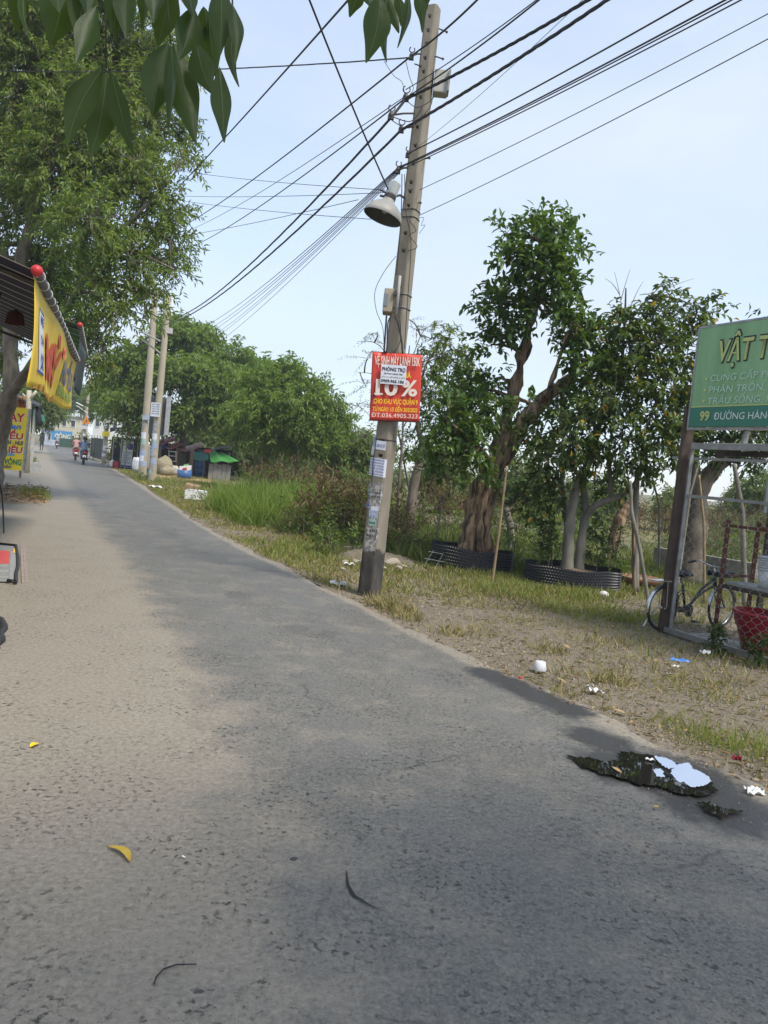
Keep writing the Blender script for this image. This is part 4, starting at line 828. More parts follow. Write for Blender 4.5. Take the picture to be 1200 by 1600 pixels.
for py in (462, 483):
    q = MB(); t = pole_t(py); w = pole_w(t) + .006
    P_ = [PB + PAX * PLEN * t + PXr * a * w * .92 + PYr * b_ * w for a, b_ in sec]; q.tube(P_ + [P_[0]], .006, 5, cap=False); q.build('strap', GALV, pole)
for py in (331, 343, 688):
    q = MB(); t = pole_t(py); w = pole_w(t) + .004
    P_ = [PB + PAX * PLEN * t + PXr * a * w * .92 + PYr * b_ * w for a, b_ in sec]; q.tube(P_ + [P_[0]], .005, 5, cap=False); q.build('wire_loop', CABLE, pole)
def clamp(px, py, yo, name, big=1.0):
    c = at(px, py, PB.y + yo); t = pole_t(py); a = pp(t, -.6, -.6)
    q = MB(); q.tube([a, (a + c) / 2 + PAX * .01, c], .011, 6); q.sphere(c, .028 * big, 8, 6, 0, (1, 1, 1.3)); q.torus(c + PAX * .07 * big, PYV, .032 * big, .007, 12, 5, 0, 5.0); q.obox(c - PAX * .03, PX * .03 * big, PYV * .02, PAX * .018)
    return q.build(name, DKMETAL, pole)
clamp(643, 87, -.1, 'cable_clamp'); clamp(634, 152, -.25, 'cable_clamp', 1.3); clamp(611, 180, -.35, 'cable_clamp', 1.2); clamp(627, 201, -.3, 'cable_clamp', 1.1); clamp(637, 240, -.2, 'cable_clamp', .8); clamp(622, 265, -.25, 'cable_clamp', 1.0)
for a_, b_ in [((663, 40), (659, 41)), ((686, 45), (698, 50)), ((648, 100), (657, 103)), ((680, 88), (692, 92)), ((664, 248), (671, 247)), ((652, 316), (657, 317))]:
    q = MB(); p0, p1 = at(*a_, PB.y - .02), at(*b_, PB.y - .12); q.tube([p0, p1], .008, 6); q.sphere(p1, .016, 6, 5); q.build('bolt', DKMETAL, pole)
# jumpers and loose wires on the pole
for k, (pts, r_) in enumerate([([(612, 182), (640, 190), (655, 176), (660, 165)], .006), ([(612, 188), (640, 200), (670, 170), (676, 152)], .005), ([(636, 158), (652, 168), (672, 158), (680, 148)], .005), ([(634, 95), (640, 120), (646, 138), (640, 148)], .004), ([(600, 95), (615, 118), (628, 128), (632, 146)], .0035),
                               ([(628, 272), (627, 330), (622, 400), (620, 430)], .006), ([(632, 272), (634, 330), (640, 360), (642, 395), (636, 480), (632, 545)], .005), ([(617, 494), (622, 505), (627, 530), (629, 552)], .012), ([(604, 492), (602, 520), (600, 551)], .012), ([(611, 493), (606, 505), (605, 530), (604, 551)], .009),
                               ([(619, 400), (600, 425), (586, 455), (588, 485), (598, 512), (600, 545)], .004), ([(625, 500), (626, 530), (618, 548), (610, 552)], .005), ([(650, 342), (662, 340), (658, 352), (664, 352), (655, 365)], .003), ([(588, 612), (581, 620), (580, 632), (587, 634)], .004),
                               ([(640, 345), (650, 360), (640, 368), (652, 385), (638, 392)], .005), ([(586, 700), (583, 720), (581, 760)], .006)]):
    q = MB(); P_ = [at(x, y, PB.y - (.2 if x < 640 else .17)) for x, y in pts]; f = []
    for i in range(len(P_) - 1):
        p0, p1, p2, p3 = P_[max(i - 1, 0)], P_[i], P_[i + 1], P_[min(i + 2, len(P_) - 1)]
        for j in range(5):
            u = j / 5; f.append(.5 * ((2 * p1) + (-p0 + p2) * u + (2 * p0 - 5 * p1 + 4 * p2 - p3) * u * u + (-p0 + 3 * p1 - 3 * p2 + p3) * u ** 3))
    q.tube(f + [P_[-1]], r_, 5); q.build('loose_wire', CABLE, pole, smooth=True)
# paper notices stuck on the lower shaft
def notice(px, py, wpx, hpx, mat, lines=(), ink=INKB, tilt=0.0, big=None, name='paper_notice', torn=0):
    t = pole_t(py); w, h = wpx * m2(PB.y), hpx * m2(PB.y); wd = pole_w(t)
    c = at(px, py, PB.y); a = (c - (PB + PAX * PLEN * t)).dot(PXr); q = MB()
    X = (PXr * math.cos(tilt) + PAX * math.sin(tilt)); U = (PAX * math.cos(tilt) - PXr * math.sin(tilt))
    def surf(u, v):
        s = (u - .5) * w + a; half = wd * .92; over = max(0, abs(s) - half * .62); dep = -wd - .004 + over * .6
        sx = max(-half, min(half, s)); jig = torn * .012 * math.sin(u * 17 + v * 9) if v in (0, 1) or u in (0, 1) else 0
        return PB + PAX * (PLEN * t) + PXr * s + PAX * ((v - .5) * h + jig + math.tan(tilt) * (s - a)) + PYr * dep
    q.sheet(surf, 8, 4); o = q.build(name, mat, pole)
    nl = len(lines)
    for i, s_ in enumerate(lines):
        lh = h / (nl + .6) * .52; O = PB + PAX * (PLEN * t + h / 2 - h * (i + .95) / (nl + .35)) + PXr * (a - w * .43) + PYr * (-wd - .007) + PAX * (math.tan(tilt) * (-w * .43))
        text(o, s_, O, X, U, w * .84, lh, ink, .02)
    return o
notice(602, 697, 17, 14, PAPER, ['024 23 57'], INKB, -.05)
notice(595, 731, 30, 28, PAPER, ['CHO THUÊ PHÒNG TRỌ', 'CHỢ LẠNH MỚI XÂY', 'NGÀY 35 ĐƯỜNG 6', 'NGUYỄN VĂN TĂNG', 'TỪ 1 THÁNG', '0933 08 337 24 30'], INKB, -.06)
GREY = M('torn_paper', (.42, .41, .39), (.2, .19, .18), 22, .9, lo=.42, hi=.58)
notice(592, 760, 26, 12, GREY, [], torn=1); notice(592, 773, 26, 14, GREY, ['0 0966', '185'], INK, torn=1); notice(597, 770, 14, 6, PAPER, torn=1)
notice(590, 790, 24, 20, GREY, [], torn=1); notice(581, 772, 7, 12, PAPERG, torn=1); notice(579, 790, 7, 10, PAPERB, ['0B'], INKB, torn=1)
notice(592, 800, 13, 18, PAPER, torn=1); notice(590, 803, 15, 11, PAPERB, ['LTV'], PAPER); notice(589, 816, 13, 11, PAPERG, ['NHÀ'], INK, torn=1); notice(588, 832, 22, 18, GREY, ['1101', '0352'], INK, torn=1); notice(585, 851, 20, 18, GREY, [], INK, torn=1)
notice(587, 692, 6, 16, PAPERB, torn=1); notice(585, 706, 7, 14, PAPER, torn=1)
# graffiti ink block
# red poster tied to the pole, with a smaller notice glued over it
PQ = PB.y - .19
po = root('hanging_poster', at(619, 660, PQ), 'red vinyl poster with white and yellow lettering tied to the concrete pole', 'poster')
c00, c10, c01, c11 = at(577, 656, PQ), at(655, 659, PQ - .02), at(582, 550, PQ), at(660, 555, PQ - .02)
PHX = (c10 - c00).normalized(); PHU = (c01 - c00).normalized(); PHN = PHX.cross(PHU).normalized()
if PHN.y > 0: PHN = -PHN
def psurf(u, v):
    p = (c00 * (1 - u) + c10 * u) * (1 - v) + (c01 * (1 - u) + c11 * u) * v
    return p + PHN * (.011 * math.sin(u * 9 + v * 2) * (v ** 2) + .006 * math.sin(u * 4 - v * 7) + .005 * math.sin(u * 21) * max(0, v - .9) * 10 - .004 * math.sin(v * 5))
q = MB(); q.thick(psurf, 26, 20, -PHN * .003); q.build('sheet', BANRED, po, smooth=True)
q = MB(); q.tube([c01 - PHX * .02 - PHN * .01 + PHU * .004, c11 + PHX * .03 - PHN * .01 + PHU * .004], .006, 6); q.build('top_rod', DKMETAL, po)
q = MB(); q.tube([c00 - PHX * .01 - PHN * .01 - PHU * .004, c10 + PHX * .01 - PHN * .01 - PHU * .004], .006, 6); q.build('bottom_rod', DKMETAL, po)
W_, H_ = (c10 - c00).length, (c01 - c00).length
def ptxt(s, u, v, w, h, mat, bold=.02, k=.026, **kw):
    return text(po, s, c00 + PHX * W_ * u + (c01 - c00) * v + PHN * k, PHX, PHU, W_ * w, H_ * h, mat, bold, **kw)
ptxt('VỆ SINH MÁY LẠNH 150K', .06, .815, .9, .125, PRWHITE, .02)
ptxt('GIẢM GIÁ', .35, .635, .44, .075, PRYEL, .025)
ptxt('10', .10, .375, .44, .225, PRWHITE, .03); ptxt('%', .60, .375, .33, .225, PRWHITE, .025)
for u0, u1, v0 in ((.075, .245, .375),):                 # slab serif of the figure one
    q = MB(); o_ = c00 + PHX * W_ * u0 + (c01 - c00) * v0 + PHN * .027; q.add([o_, o_ + PHX * W_ * (u1 - u0), o_ + PHX * W_ * (u1 - u0) + PHU * H_ * .022, o_ + PHU * H_ * .022], [(0, 1, 2, 3)]); q.build('lettering', PRWHITE, po)
ptxt('CHO KHU VỰC QUẬN 9', .07, .245, .88, .07, PRYEL, .025)
ptxt('TỪ NGÀY: 1/5 ĐẾN 30/5/2023', .06, .135, .89, .06, PRYEL, .025)
ptxt('ĐT:036.4905.323', .04, .045, .92, .062, PRWHITE, .0)
n00, nX = at(594, 599, PQ - .055), (at(633, 602, PQ - .06) - at(594, 599, PQ - .055)).normalized(); nU = (at(596, 570, PQ - .055) - n00).normalized(); nw, nh = 39 * m2(PQ), 29.5 * m2(PQ)
q = MB(); q.thick(lambda u, v: n00 + nX * nw * u + nU * nh * v, 3, 3, -PHN * .002); nt_ = q.build('glued_notice', PAPER, po)
for s_, v, w, h, x0, mt in (('PHÒNG TRỌ', .68, .92, .18, .04, INK), ('ĐƯỜNG HÀNG TRE', .50, .74, .07, .12, INK), ('BẾN XE MIỀN ĐÔNG MỚI', .33, .9, .07, .05, GREY), ('0909.965.186', .08, .92, .15, .02, INK)):
    text(nt_, s_, n00 + nX * nw * x0 + nU * nh * v + PHN * .003, nX, nU, nw * w, nh * h, mt, .03)

# old dish street lamp on the pole
lp = root('street_lamp', at(628, 312, PB.y - .12), 'old grey dish street lamp hanging from the concrete pole', 'lamp')
LC = at(598, 338, PB.y - .55); LAX = (at(617, 288, PB.y - .53) - LC).normalized(); SHADE = M('lamp_enamel', (.40, .385, .34), (.32, .30, .265), 6, .45)
q = MB(); k = m2(PB.y - .5)
q.lathe([(30 * k, -2 * k), (30.5 * k, 0), (29.5 * k, 4 * k), (25 * k, 12 * k), (18 * k, 18 * k), (11 * k, 22 * k), (8.5 * k, 28 * k), (8 * k, 30 * k)], LC, LAX, 28); q.build('lamp_shade', SHADE, lp, smooth=True)
q = MB(); q.lathe([(29 * k, -1.5 * k), (28 * k, 4 * k), (23.5 * k, 11 * k), (16 * k, 17 * k), (.1 * k, 19 * k)], LC, LAX, 28); q.build('reflector', M('dark_reflector', (.05, .05, .045), (.07, .07, .06)), lp, smooth=True)
q = MB(); q.sphere(LC + LAX * 12 * k, 6 * k, 10, 8, 0, (1, 1, 1.2)); q.build('bulb', M('old_glass', (.35, .36, .36), None, 5, .2), lp, smooth=True)
q = MB(); q.lathe([(9.5 * k, 28 * k), (9.5 * k, 33 * k), (8 * k, 35 * k)], LC, LAX, 12, cap=True); q.build('collar', DKMETAL, lp)
q = MB(); q.lathe([(8 * k, 34 * k), (9 * k, 36 * k), (9.5 * k, 53 * k), (7 * k, 56 * k)], LC, LAX, 8, cap=True); q.build('ballast_housing', M('pale_glass', (.5, .52, .5), (.44, .46, .44)), lp)
q = MB(); q.tube([LC + LAX * 32 * k - PX * .12, LC + LAX * 30 * k, at(625, 305, PB.y - .3), pp(pole_t(312), -.8, -.6)], .014, 6); q.tube([at(594, 297, PB.y - .5), at(606, 302, PB.y - .45)], .01, 6); q.build('bracket', DKMETAL, lp)

# ------------------------------------------------------------------ overhead cables
POLE2Y = None
TW1, TW2 = gp(222, 744), gp(237, 752)
def cable(label, a, b, sag, r_, n=28, name='overhead_cable', twist=False):
    a, b = Vector(a), Vector(b); q = MB()
    pts = [a + (b - a) * (i / n) - Vector((0, 0, sag * 4 * (i / n) * (1 - i / n))) for i in range(n + 1)]
    if twist:
        n2 = n * 6; P0 = [a + (b - a) * (i / n2) - Vector((0, 0, sag * 4 * (i / n2) * (1 - i / n2))) for i in range(n2 + 1)]
        for ph in (0, 2.1, 4.2):
            q.tube([p + Vector((0, math.cos(i * .33 + ph), math.sin(i * .33 + ph))) * r_ * .5 for i, p in enumerate(P0)], r_ * .62, 5)
    else: q.tube(pts, r_, 6)
    return tag(q.build(name, CABLE, None, tuple(a), smooth=True), label, 'cable', 'overhead cables')
def level(px, py, z, far=1.6):            # point of the ray through a photo pixel at height z, then a little beyond
    d = ray(px, py); p = EYE + d * ((z - EYE.z) / d.z); return p
def span_right(label, a, px, py, r_, ext=1.35, sag=.05, **k):
    a = Vector(a); b = level(px, py, a.z - .05); e = a + (b - a) * ext; return cable(label, a, e, sag, r_, **k)
Y1 = PB.y; Y2 = TW2.y
cable('topmost cable running from the concrete pole down left into the acacia', at(643, 87, Y1 - .1), at(292, 350, 26), .12, .012)
span_right('topmost cable leaving the concrete pole up to the right', at(643, 87, Y1 - .1), 740, 0, .012)
cable('thin upper cable from the pole toward the acacia, second from top', at(634, 150, Y1 - .25), at(290, 362, 27), .15, .006)
span_right('thin cable beside the grey box leaving the pole upward right', at(634, 140, Y1 - .25), 830, 0, .006)
cable('upper black cable from the pole toward the acacia, third from top', at(634, 153, Y1 - .25), at(285, 392, 28), .2, .010)
span_right('black cable passing above the grey box to the upper right', at(634, 153, Y1 - .25), 832, 2, .009)
cable('thick twisted cable sagging from the pole to the twin poles, upper one', at(611, 184, Y1 - .35), at(258, 500, Y2 - .2), .55, .017, twist=True)
span_right('thick twisted cable crossing the pole below the grey box, upper one', at(634, 155, Y1 - .25), 908, 0, .017, twist=True)
cable('thick twisted cable sagging from the pole to the twin poles, lower one', at(627, 203, Y1 - .3), at(252, 508, Y2 - .2), .5, .017, twist=True)
span_right('thick twisted cable crossing the pole below the grey box, lower one', at(627, 203, Y1 - .3), 938, 0, .017, twist=True)
cable('short thick link between the two upper cable clamps', at(634, 155, Y1 - .25), at(611, 184, Y1 - .35), 0, .017)
for lb, ya, pb, r_ in (('telephone cable from the lamp clamp to the far left, highest of six', 262, (300, 518), .007), ('telephone cable from the lamp clamp to the far left, second of six', 264, (298, 528), .006), ('telephone cable from the lamp clamp to the far left, third of six', 266, (296, 536), .006), ('telephone cable from the lamp clamp to the far left, fourth of six', 268, (296, 545), .005), ('telephone cable from the lamp clamp to the far left, fifth of six', 270, (294, 552), .005), ('telephone cable from the lamp clamp to the far left, lowest of six', 272, (300, 560), .005)):
    cable(lb, at(622, ya, Y1 - .25), at(*pb, Y2 + 2), .3, r_)
for lb, ya, pxy, r_ in (('telephone cable right of the pole, highest of four', 240, (1068, 0), .008), ('telephone cable right of the pole, second of four', 262, (1118, 0), .008), ('telephone cable right of the pole, third of four', 264, (1128, 0), .006), ('telephone cable right of the pole, lowest of four', 267, (1142, 0), .006)):
    span_right(lb, at(637 if ya == 240 else 622, ya, Y1 - .22), *pxy, r_)
span_right('thin wire from mid pole rising to the right edge, upper one', at(655, 297, Y1 - .1), 1200, 13, .004)
span_right('thin wire from mid pole rising to the right edge, lower one', at(654, 337, Y1 - .1), 1200, 52, .004)
span_right('faint thin wire rising steeply right of the pole', at(640, 240, Y1 - .15), 840, 60, .0025)
cable('black cable slanting from the top edge down behind the acacia', at(560, -18, 7.5), at(255, 316, 24), .06, .011)
cable('dark cable dropping from the top edge to the dish lamp', at(478, -14, 6.5), at(612, 308, Y1 - .42), .03, .009)
cable('twin twisted cable running level from the pole to the acacia', at(640, 90, Y1 - .1), at(-60, 108, 14), .1, .008, twist=True)
for lb, a_, b_ in (('thin wire low behind the telephone cables, uppermost of four', (620, 298), (270, 265)), ('thin wire low behind the telephone cables, second of four', (622, 300), (255, 305)), ('thin wire low behind the telephone cables, third of four', (618, 345), (262, 310)), ('thin wire low behind the telephone cables, lowest of four', (560, 312), (240, 375))):
    cable(lb, at(*a_, Y1 + .2), at(*b_, 20), .05, .0042)

# ------------------------------------------------------------------ gate with signboard on the right
GP0, GP1 = gp(1042, 987), gp(1200, 1036); GD = (GP1 - GP0); GD.z = 0; GD.normalize(); GN = Vector((GD.y, -GD.x, 0))
if GN.y > 0: GN = -GN                       # GN faces the camera
Z = Vector((0, 0, 1))
def g2(px, py, off=0.0):                    # photo pixel on the gate plane -> (s along, z)
    p = on_plane(px, py, GP0 + GN * off, GN) - GP0; return p.dot(GD), p.z
def G(s, z, off=0.0): return GP0 + GD * s + Z * z + GN * off
sg = root('signboard', G(.5, g2(1090, 668)[1]), 'green shop signboard with white and lime lettering above the gate', 'sign')
s0 = (g2(1086, 668)[0] + g2(1102, 516)[0]) / 2; zb, zt = g2(1086, 668)[1], g2(1102, 516)[1]; SL = 2.6
zm = zb + (zt - zb) * .195
q = MB(); q.obox(G(s0 + SL / 2, (zb + zt) / 2, .06), GD * SL / 2, GN * .03, Z * (zt - zb) / 2); q.build('panel', SIGNG, sg)
q = MB(); q.obox(G(s0 + SL / 2, (zb + zm) / 2, .092), GD * (SL / 2 - .004), GN * .002, Z * (zm - zb) / 2); q.build('dark_band', SIGND, sg)
q = MB(); q.obox(G(s0 + SL / 2, zm + .006, .094), GD * (SL / 2 - .004), GN * .002, Z * .006); q.build('band_line', SIGNL, sg)
for a_, b_, nm in ((G(s0 - .012, zb - .02, .06), G(s0 - .012, zt + .02, .06), 'edge_trim'), (G(s0 - .02, zt + .012, .06), G(s0 + SL, zt + .012, .06), 'edge_trim'), (G(s0 - .02, zb - .025, .06), G(s0 + SL, zb - .025, .06), 'edge_trim')):
    q = MB(); q.bar(a_, b_, .024 if 'trim' in nm else .03, .07, 0, GN); q.build(nm, GALV, sg)
def stxt(s, px, py, px2, h, mat, bold=.02, off=.1, shear=.0, w=None):
    a_, z_ = g2(px, py, off); 
    if w is None: w = g2(px2, py - (px2 - px) * .11, off)[0] - a_
    return text(sg, s, G(a_, z_, off), GD, Z, w, h, mat, bold, shear=shear)
hh_ = lambda px, y0, y1: abs(g2(px, y0)[1] - g2(px, y1)[1])
stxt('VẬT TƯ', 1120.5, 566, 0, hh_(1122, 566, 533), INK, .05, .097, .12, w=None if 0 else .86)
stxt('VẬT TƯ', 1121, 565.5, 0, hh_(1122, 566, 534), SIGNL, .015, .1, .12, w=.84)
HS = hh_(1110, 596, 586)
stxt('CUNG CẤP PHÂN', 1109.5, 596, 0, HS, SIGNP, .0, .1, .08, w=.98); stxt('PHÂN TRỘN, XƠ', 1107, 614, 0, HS, SIGNP, .0, .1, .08, w=.95); stxt('TRẤU SỐNG, PHÂN', 1105, 631.5, 0, HS, SIGNP, .0, .1, .08, w=1.08)
for px, py in ((1104, 592), (1101.5, 609.5), (1099.5, 626.5)):
    a_, z_ = g2(px, py, .1); q = MB(); q.add([G(a_ + math.cos(k * .785) * .018, z_ + math.sin(k * .785) * .018, .1) for k in range(8)], [tuple(range(8))]); q.build('bullet_dot', SIGNL, sg)
stxt('99', 1092.5, 657, 0, hh_(1093, 657, 643), SIGNL, .03, .1, w=.135); stxt('ĐƯỜNG HÀNG TRE', 1114.5, 655.5, 0, HS * 1.02, SIGNW, .004, .1, w=.98)

gt = root('gate_frame', G(.8, 0), 'steel gate frame with chicken wire and brown corner post on the right', 'gate')
q = MB(); q.bar(G(-.055, -.05, .0), G(-.055, g2(1080, 637)[1], .0), .11, .09); q.build('corner_post', BROWNST, gt)
zr1, zr2, zr3 = g2(1078, 775)[1], g2(1080, 712)[1], g2(1082, 704)[1]; GL = 2.4
def gbar(a_, b_, w, mat, name, h=None): q = MB(); q.bar(a_, b_, w, h, 0, Z); return q.build(name, mat, gt)
gbar(G(.055, -.02, .01), G(.055, g2(1081, 700)[1], .01), .038, GALV, 'upright'); 
gbar(G(.0, .03, .035), G(GL, .03, .035), .05, GALV, 'bottom_rail', .06)
gbar(G(.08, zr1, .01), G(GL, zr1, .01), .036, GALV, 'middle_rail'); gbar(G(-.25, zr2 - .03, -.02), G(GL, zr2 - .03, -.02), .03, GALV, 'upper_rail'); gbar(G(.08, zr3 + .05, .03), G(GL, zr3 + .05, .03), .05, GALV, 'lintel_rail', .07)
s_, z_ = g2(1166, 690); gbar(G(s_, zr3 + .09, .03), G(s_ + .02, zb - .04, .03), .05, GALV, 'sign_strut'); s_, z_ = g2(1196, 800); gbar(G(s_, zr1 - .1, .01), G(s_, zr2, .01), .03, GALV, 'short_upright')
# chicken wire: zigzag strands twisted together in turn
WIRE = M('wire', (.36, .34, .32), (.28, .26, .25), 9, .5, .5)
q = MB(); pitch = .062; nx = int((GL - .1) / pitch); nz = int((zr1 - .08) / (pitch * .9))
for i in range(nx):
    pts = []
    for j in range(nz + 1):
        z_ = .06 + j * pitch * .9; sgn = 1 if (j + i) % 2 == 0 else -1
        for dz in (-.012, .012): pts.append(G(.1 + i * pitch + sgn * (pitch * .5 - .002), z_ + dz, .012))
    q.tube(pts, .0026, 3, cap=False)
o = q.build('wire_mesh', WIRE, gt); o['kind'] = 'stuff'
# corrugated roof sheet behind the gate
CORR = M('cement_sheet', (.47, .43, .34), (.36, .33, .26), 5, .8)
rf = root('roof_sheet', G(1.2, zr3 + .1, -.5), 'corrugated cement roof sheet below the green signboard', 'roof')
zr = g2(1090, 697)[1] + .02
def corr(u, v): return G(.14 + u * 2.4, zr + .02 * math.sin(u * 2.4 / .155 * 6.283) + .12 * (v) * 1.0, -.12 - v * 1.6)
q = MB(); q.thick(corr, 140, 3, (0, 0, .012)); q.build('sheet', CORR, rf, smooth=True)
q = MB(); q.bar(G(.1, zr - .07, -.35), G(2.5, zr - .07, -.35), .06); q.build('purlin', DKMETAL, rf); q = MB(); q.bar(G(.1, zr - .02, -1.3), G(2.5, zr - .02, -1.3), .06); q.build('purlin', DKMETAL, rf)
for s_ in (.18, 2.4):
    q = MB(); q.bar(G(s_, -.05, -1.3), G(s_, zr - .05, -1.3), .06); q.build('post', DKMETAL, rf)
# rusty shelf rack with bucket stack, big red pot
rk = root('plant_rack', gp(1120, 990) , 'rusty steel rack with a grey shelf standing behind the gate mesh', 'rack')
ra = on_plane(1117, 985, GP0 - GN * .4, GN); ra.z = -.03; 
def RK(s, z, o=0.0): return ra + GD * s + Z * z - GN * o
for s_, o_, h_ in ((0, 0, 1.42), (1.3, 0, 1.42), (0.05, .45, 1.42), (1.3, .45, 1.42)):
    q = MB(); q.bar(RK(s_, 0, o_), RK(s_ + .0, h_, o_), .038); q.build('leg', RUST, rk)
for o_ in (.005, .45):
    q = MB(); q.bar(RK(.02, 1.36, o_), RK(1.28, 1.36, o_), .032); q.build('top_rail', RUST, rk)
q = MB(); q.bar(RK(.05, .78, .02), RK(.05, .78, .44), .03); q.build('side_rail', RUST, rk)
q = MB(); q.obox(RK(.66, .70, .22), GD * .62, GN * .2, Z * .014); q.build('shelf', M('grey_board', (.36, .37, .36), (.27, .28, .27)), rk)
q = MB(); q.bar(RK(.04, .66, .0), RK(1.28, .66, .0), .03, .05); q.build('shelf_rail', DKMETAL, rk)
bk = root('bucket_stack', RK(.48, .715, .18), 'stack of white plastic buckets on the shelf behind the gate', 'bucket'); PLW = M('white_plastic', (.62, .64, .66), (.5, .53, .56), 6, .45)
bp = RK(.48, .716, .18)
q = MB(); q.lathe([(.10, 0), (.125, .20)], bp, n=20, cap=True); q.build('bucket', PLW, bk, smooth=True)
for k in range(6):
    q = MB(); z0 = .2 + k * .026; q.lathe([(.120, z0), (.135, z0 + .003), (.137, z0 + .018), (.124, z0 + .022)], bp, n=20, cap=True); q.build('bucket_rim', PLW, bk, smooth=True)
RPOT = M('red_plastic', (.30, .018, .03), (.22, .014, .024), 4, .4)
rp_ = on_plane(1192, 1003, GP0 - GN * .32, GN); rp_.z = .02
pt = root('plant_pot', rp_, 'large dark red plastic flower pot behind the gate mesh', 'pot'); q = MB(); k = .40 / 1.0
q.lathe([(.17, 0), (.20, .01), (.28, .26), (.30, .27), (.30, .30), (.31, .31), (.32, .40), (.345, .41), (.345, .435), (.31, .435), (.30, .36), (.0, .34)], rp_, n=32); q.build('pot_body', RPOT, pt, smooth=True)
q = MB(); q.lathe([(.30, .345), (.12, .36), (0, .365)], rp_, n=20); q.build('soil', M('dark_soil', (.05, .04, .03)), pt)
sl = MB(); sl.obox(rp_ + Vector((.0, 0, -.035)) - GD * .15, GD * .75, GN * .24, Z * .03); tag(sl.build('concrete_slab', M('slab_concrete', (.34, .33, .3), (.26, .25, .23), 5, .9)), 'flat concrete slab under the red pot', 'slab')
# small weeds at the gate foot
for k, (px, py, lb) in enumerate([(1128, 1020, 'leafy weed growing against the gate bottom rail'), (1187, 1036, 'leafy weed at the gate rail near the red pot')]):
    b = gp(px, py) + GN * .08; random.seed(60 + k)
    tree('weed', lb, b, [([b, b + Z * .12], .005, .003)], [(tuple(b + Vector((random.uniform(-.07, .07), 0, .08 + .08 * j))), (.07, .07, .06)) for j in range(3)], dict(S_BUSH, spray=dict(S_BUSH['spray'], dens=3000, tl=.08, nl=5), L=.06, W=.03), BARK, L_DARK, 'weeds at the gate', cat='plant', branches=False, twigs=.3, tn=5)
random.seed(5)

# ------------------------------------------------------------------ bicycle
BR_, BF_ = gp(1031, 985), gp(1123, 981); bd = (BF_ - BR_); WBs = bd.length; bd.normalize(); bs = Vector((bd.y, -bd.x, 0)); WR = .27
bk = root('bicycle', (BR_ + BF_) / 2, 'old dark bicycle parked behind the gate corner post', 'bicycle')
def B(x, z, y=0.0): return BR_ + bd * x + Z * z + bs * y
BFR = M('bicycle_paint', (.05, .055, .06), (.035, .04, .045), 6, .3, .3); CHR = M('chrome', (.6, .6, .6), (.45, .45, .46), 8, .25, .9)
for x in (0, WBs):
    q = MB(); q.torus(B(x, WR), bs, WR - .016, .017, 36, 8); w = q.build('tyre', BLACK, bk, smooth=True)
    q = MB(); q.torus(B(x, WR), bs, WR - .038, .008, 36, 6); q.build('rim', CHR, w, smooth=True)
    q = MB(); q.tube([B(x, WR, -.05), B(x, WR, .05)], .018, 10); q.build('hub', CHR, w)
    q = MB()
    for k in range(18):
        a_ = k * math.pi / 9; q.tube([B(x, WR, .02 if k % 2 else -.02), B(x + math.cos(a_) * (WR - .04), WR + math.sin(a_) * (WR - .04))], .0012, 3)
    q.build('spokes', CHR, w)['kind'] = 'stuff'
    q = MB(); a0, a1 = (.35, 3.3) if x == 0 else (.2, 3.0)
    def fen(u, v, x=x, a0=a0, a1=a1): a_ = a0 + (a1 - a0) * u; rr = WR + .022 - .012 * (2 * v - 1) ** 2; return B(x + math.cos(a_) * rr, WR + math.sin(a_) * rr, (v - .5) * .05)
    q.sheet(fen, 24, 4); q.build('fender', CHR, bk, smooth=True)
bbx, hx = .42, WBs - .2
q = MB(); q.tube([B(bbx, .25), B(bbx + .12, .33), B(bbx + .28, .5), B(hx - .03, .62), B(hx, .63)], .019, 10); q.tube([B(bbx, .25), B(bbx - .1, .56)], .016, 8); q.tube([B(hx - .02, .68), B(hx + .03, .53)], .02, 8)
q.tube([B(bbx + .05, .29), B(bbx + .25, .43), B(hx + .01, .55)], .014, 8)
for y in (-.045, .045): q.tube([B(bbx, .25, y * .6), B(0, WR, y)], .009, 6); q.tube([B(bbx - .07, .49, y * .5), B(0, WR, y)], .008, 6)
q.build('frame', BFR, bk, smooth=True)
q = MB()
for y in (-.045, .045): q.tube([B(hx + .035, .56, y * .8), B(hx + .09, .42, y), B(WBs, WR, y)], .011, 8)
q.build('fork', BFR, bk, smooth=True)
q = MB(); q.tube([B(bbx - .09, .54), B(bbx - .125, .65)], .012, 8); q.build('seat_post', CHR, bk)
q = MB(); q.sphere(B(bbx - .14, .685), .1, 14, 8, 0, (1, 1, .42)); o = q.build('saddle', BLACK, bk, smooth=True); q = MB(); q.tube([B(bbx - .08, .69), B(bbx + .02, .68), B(bbx + .07, .665)], [.055, .03, .015], 8); q.build('saddle_nose', BLACK, o, smooth=True)
q = MB(); q.tube([B(hx - .02, .66), B(hx - .04, .77)], .011, 8); q.tube([B(hx - .2, .80, -.24), B(hx - .08, .83, -.2), B(hx - .03, .78, -.06), B(hx - .03, .78, .06), B(hx - .08, .83, .2), B(hx - .2, .80, .24)], .010, 8); o = q.build('handlebar', CHR, bk, smooth=True)
for y in (-1, 1):
    q = MB(); q.tube([B(hx - .22, .795, .245 * y), B(hx - .11, .825, .215 * y)], .016, 8); q.build('grip', BLACK, o, smooth=True)
q = MB(); q.obox(B(hx + .1, .72), bd * .12, bs * .1, Z * .004); q.obox(B(hx + .1, .66), bd * .12, bs * .1, Z * .003)
for a_ in (-1, 1): q.obox(B(hx + .1, .69, .1 * a_), bd * .12, bs * .003, Z * .03)
q.build('front_basket', M('blue_black_plastic', (.03, .04, .08)), bk)
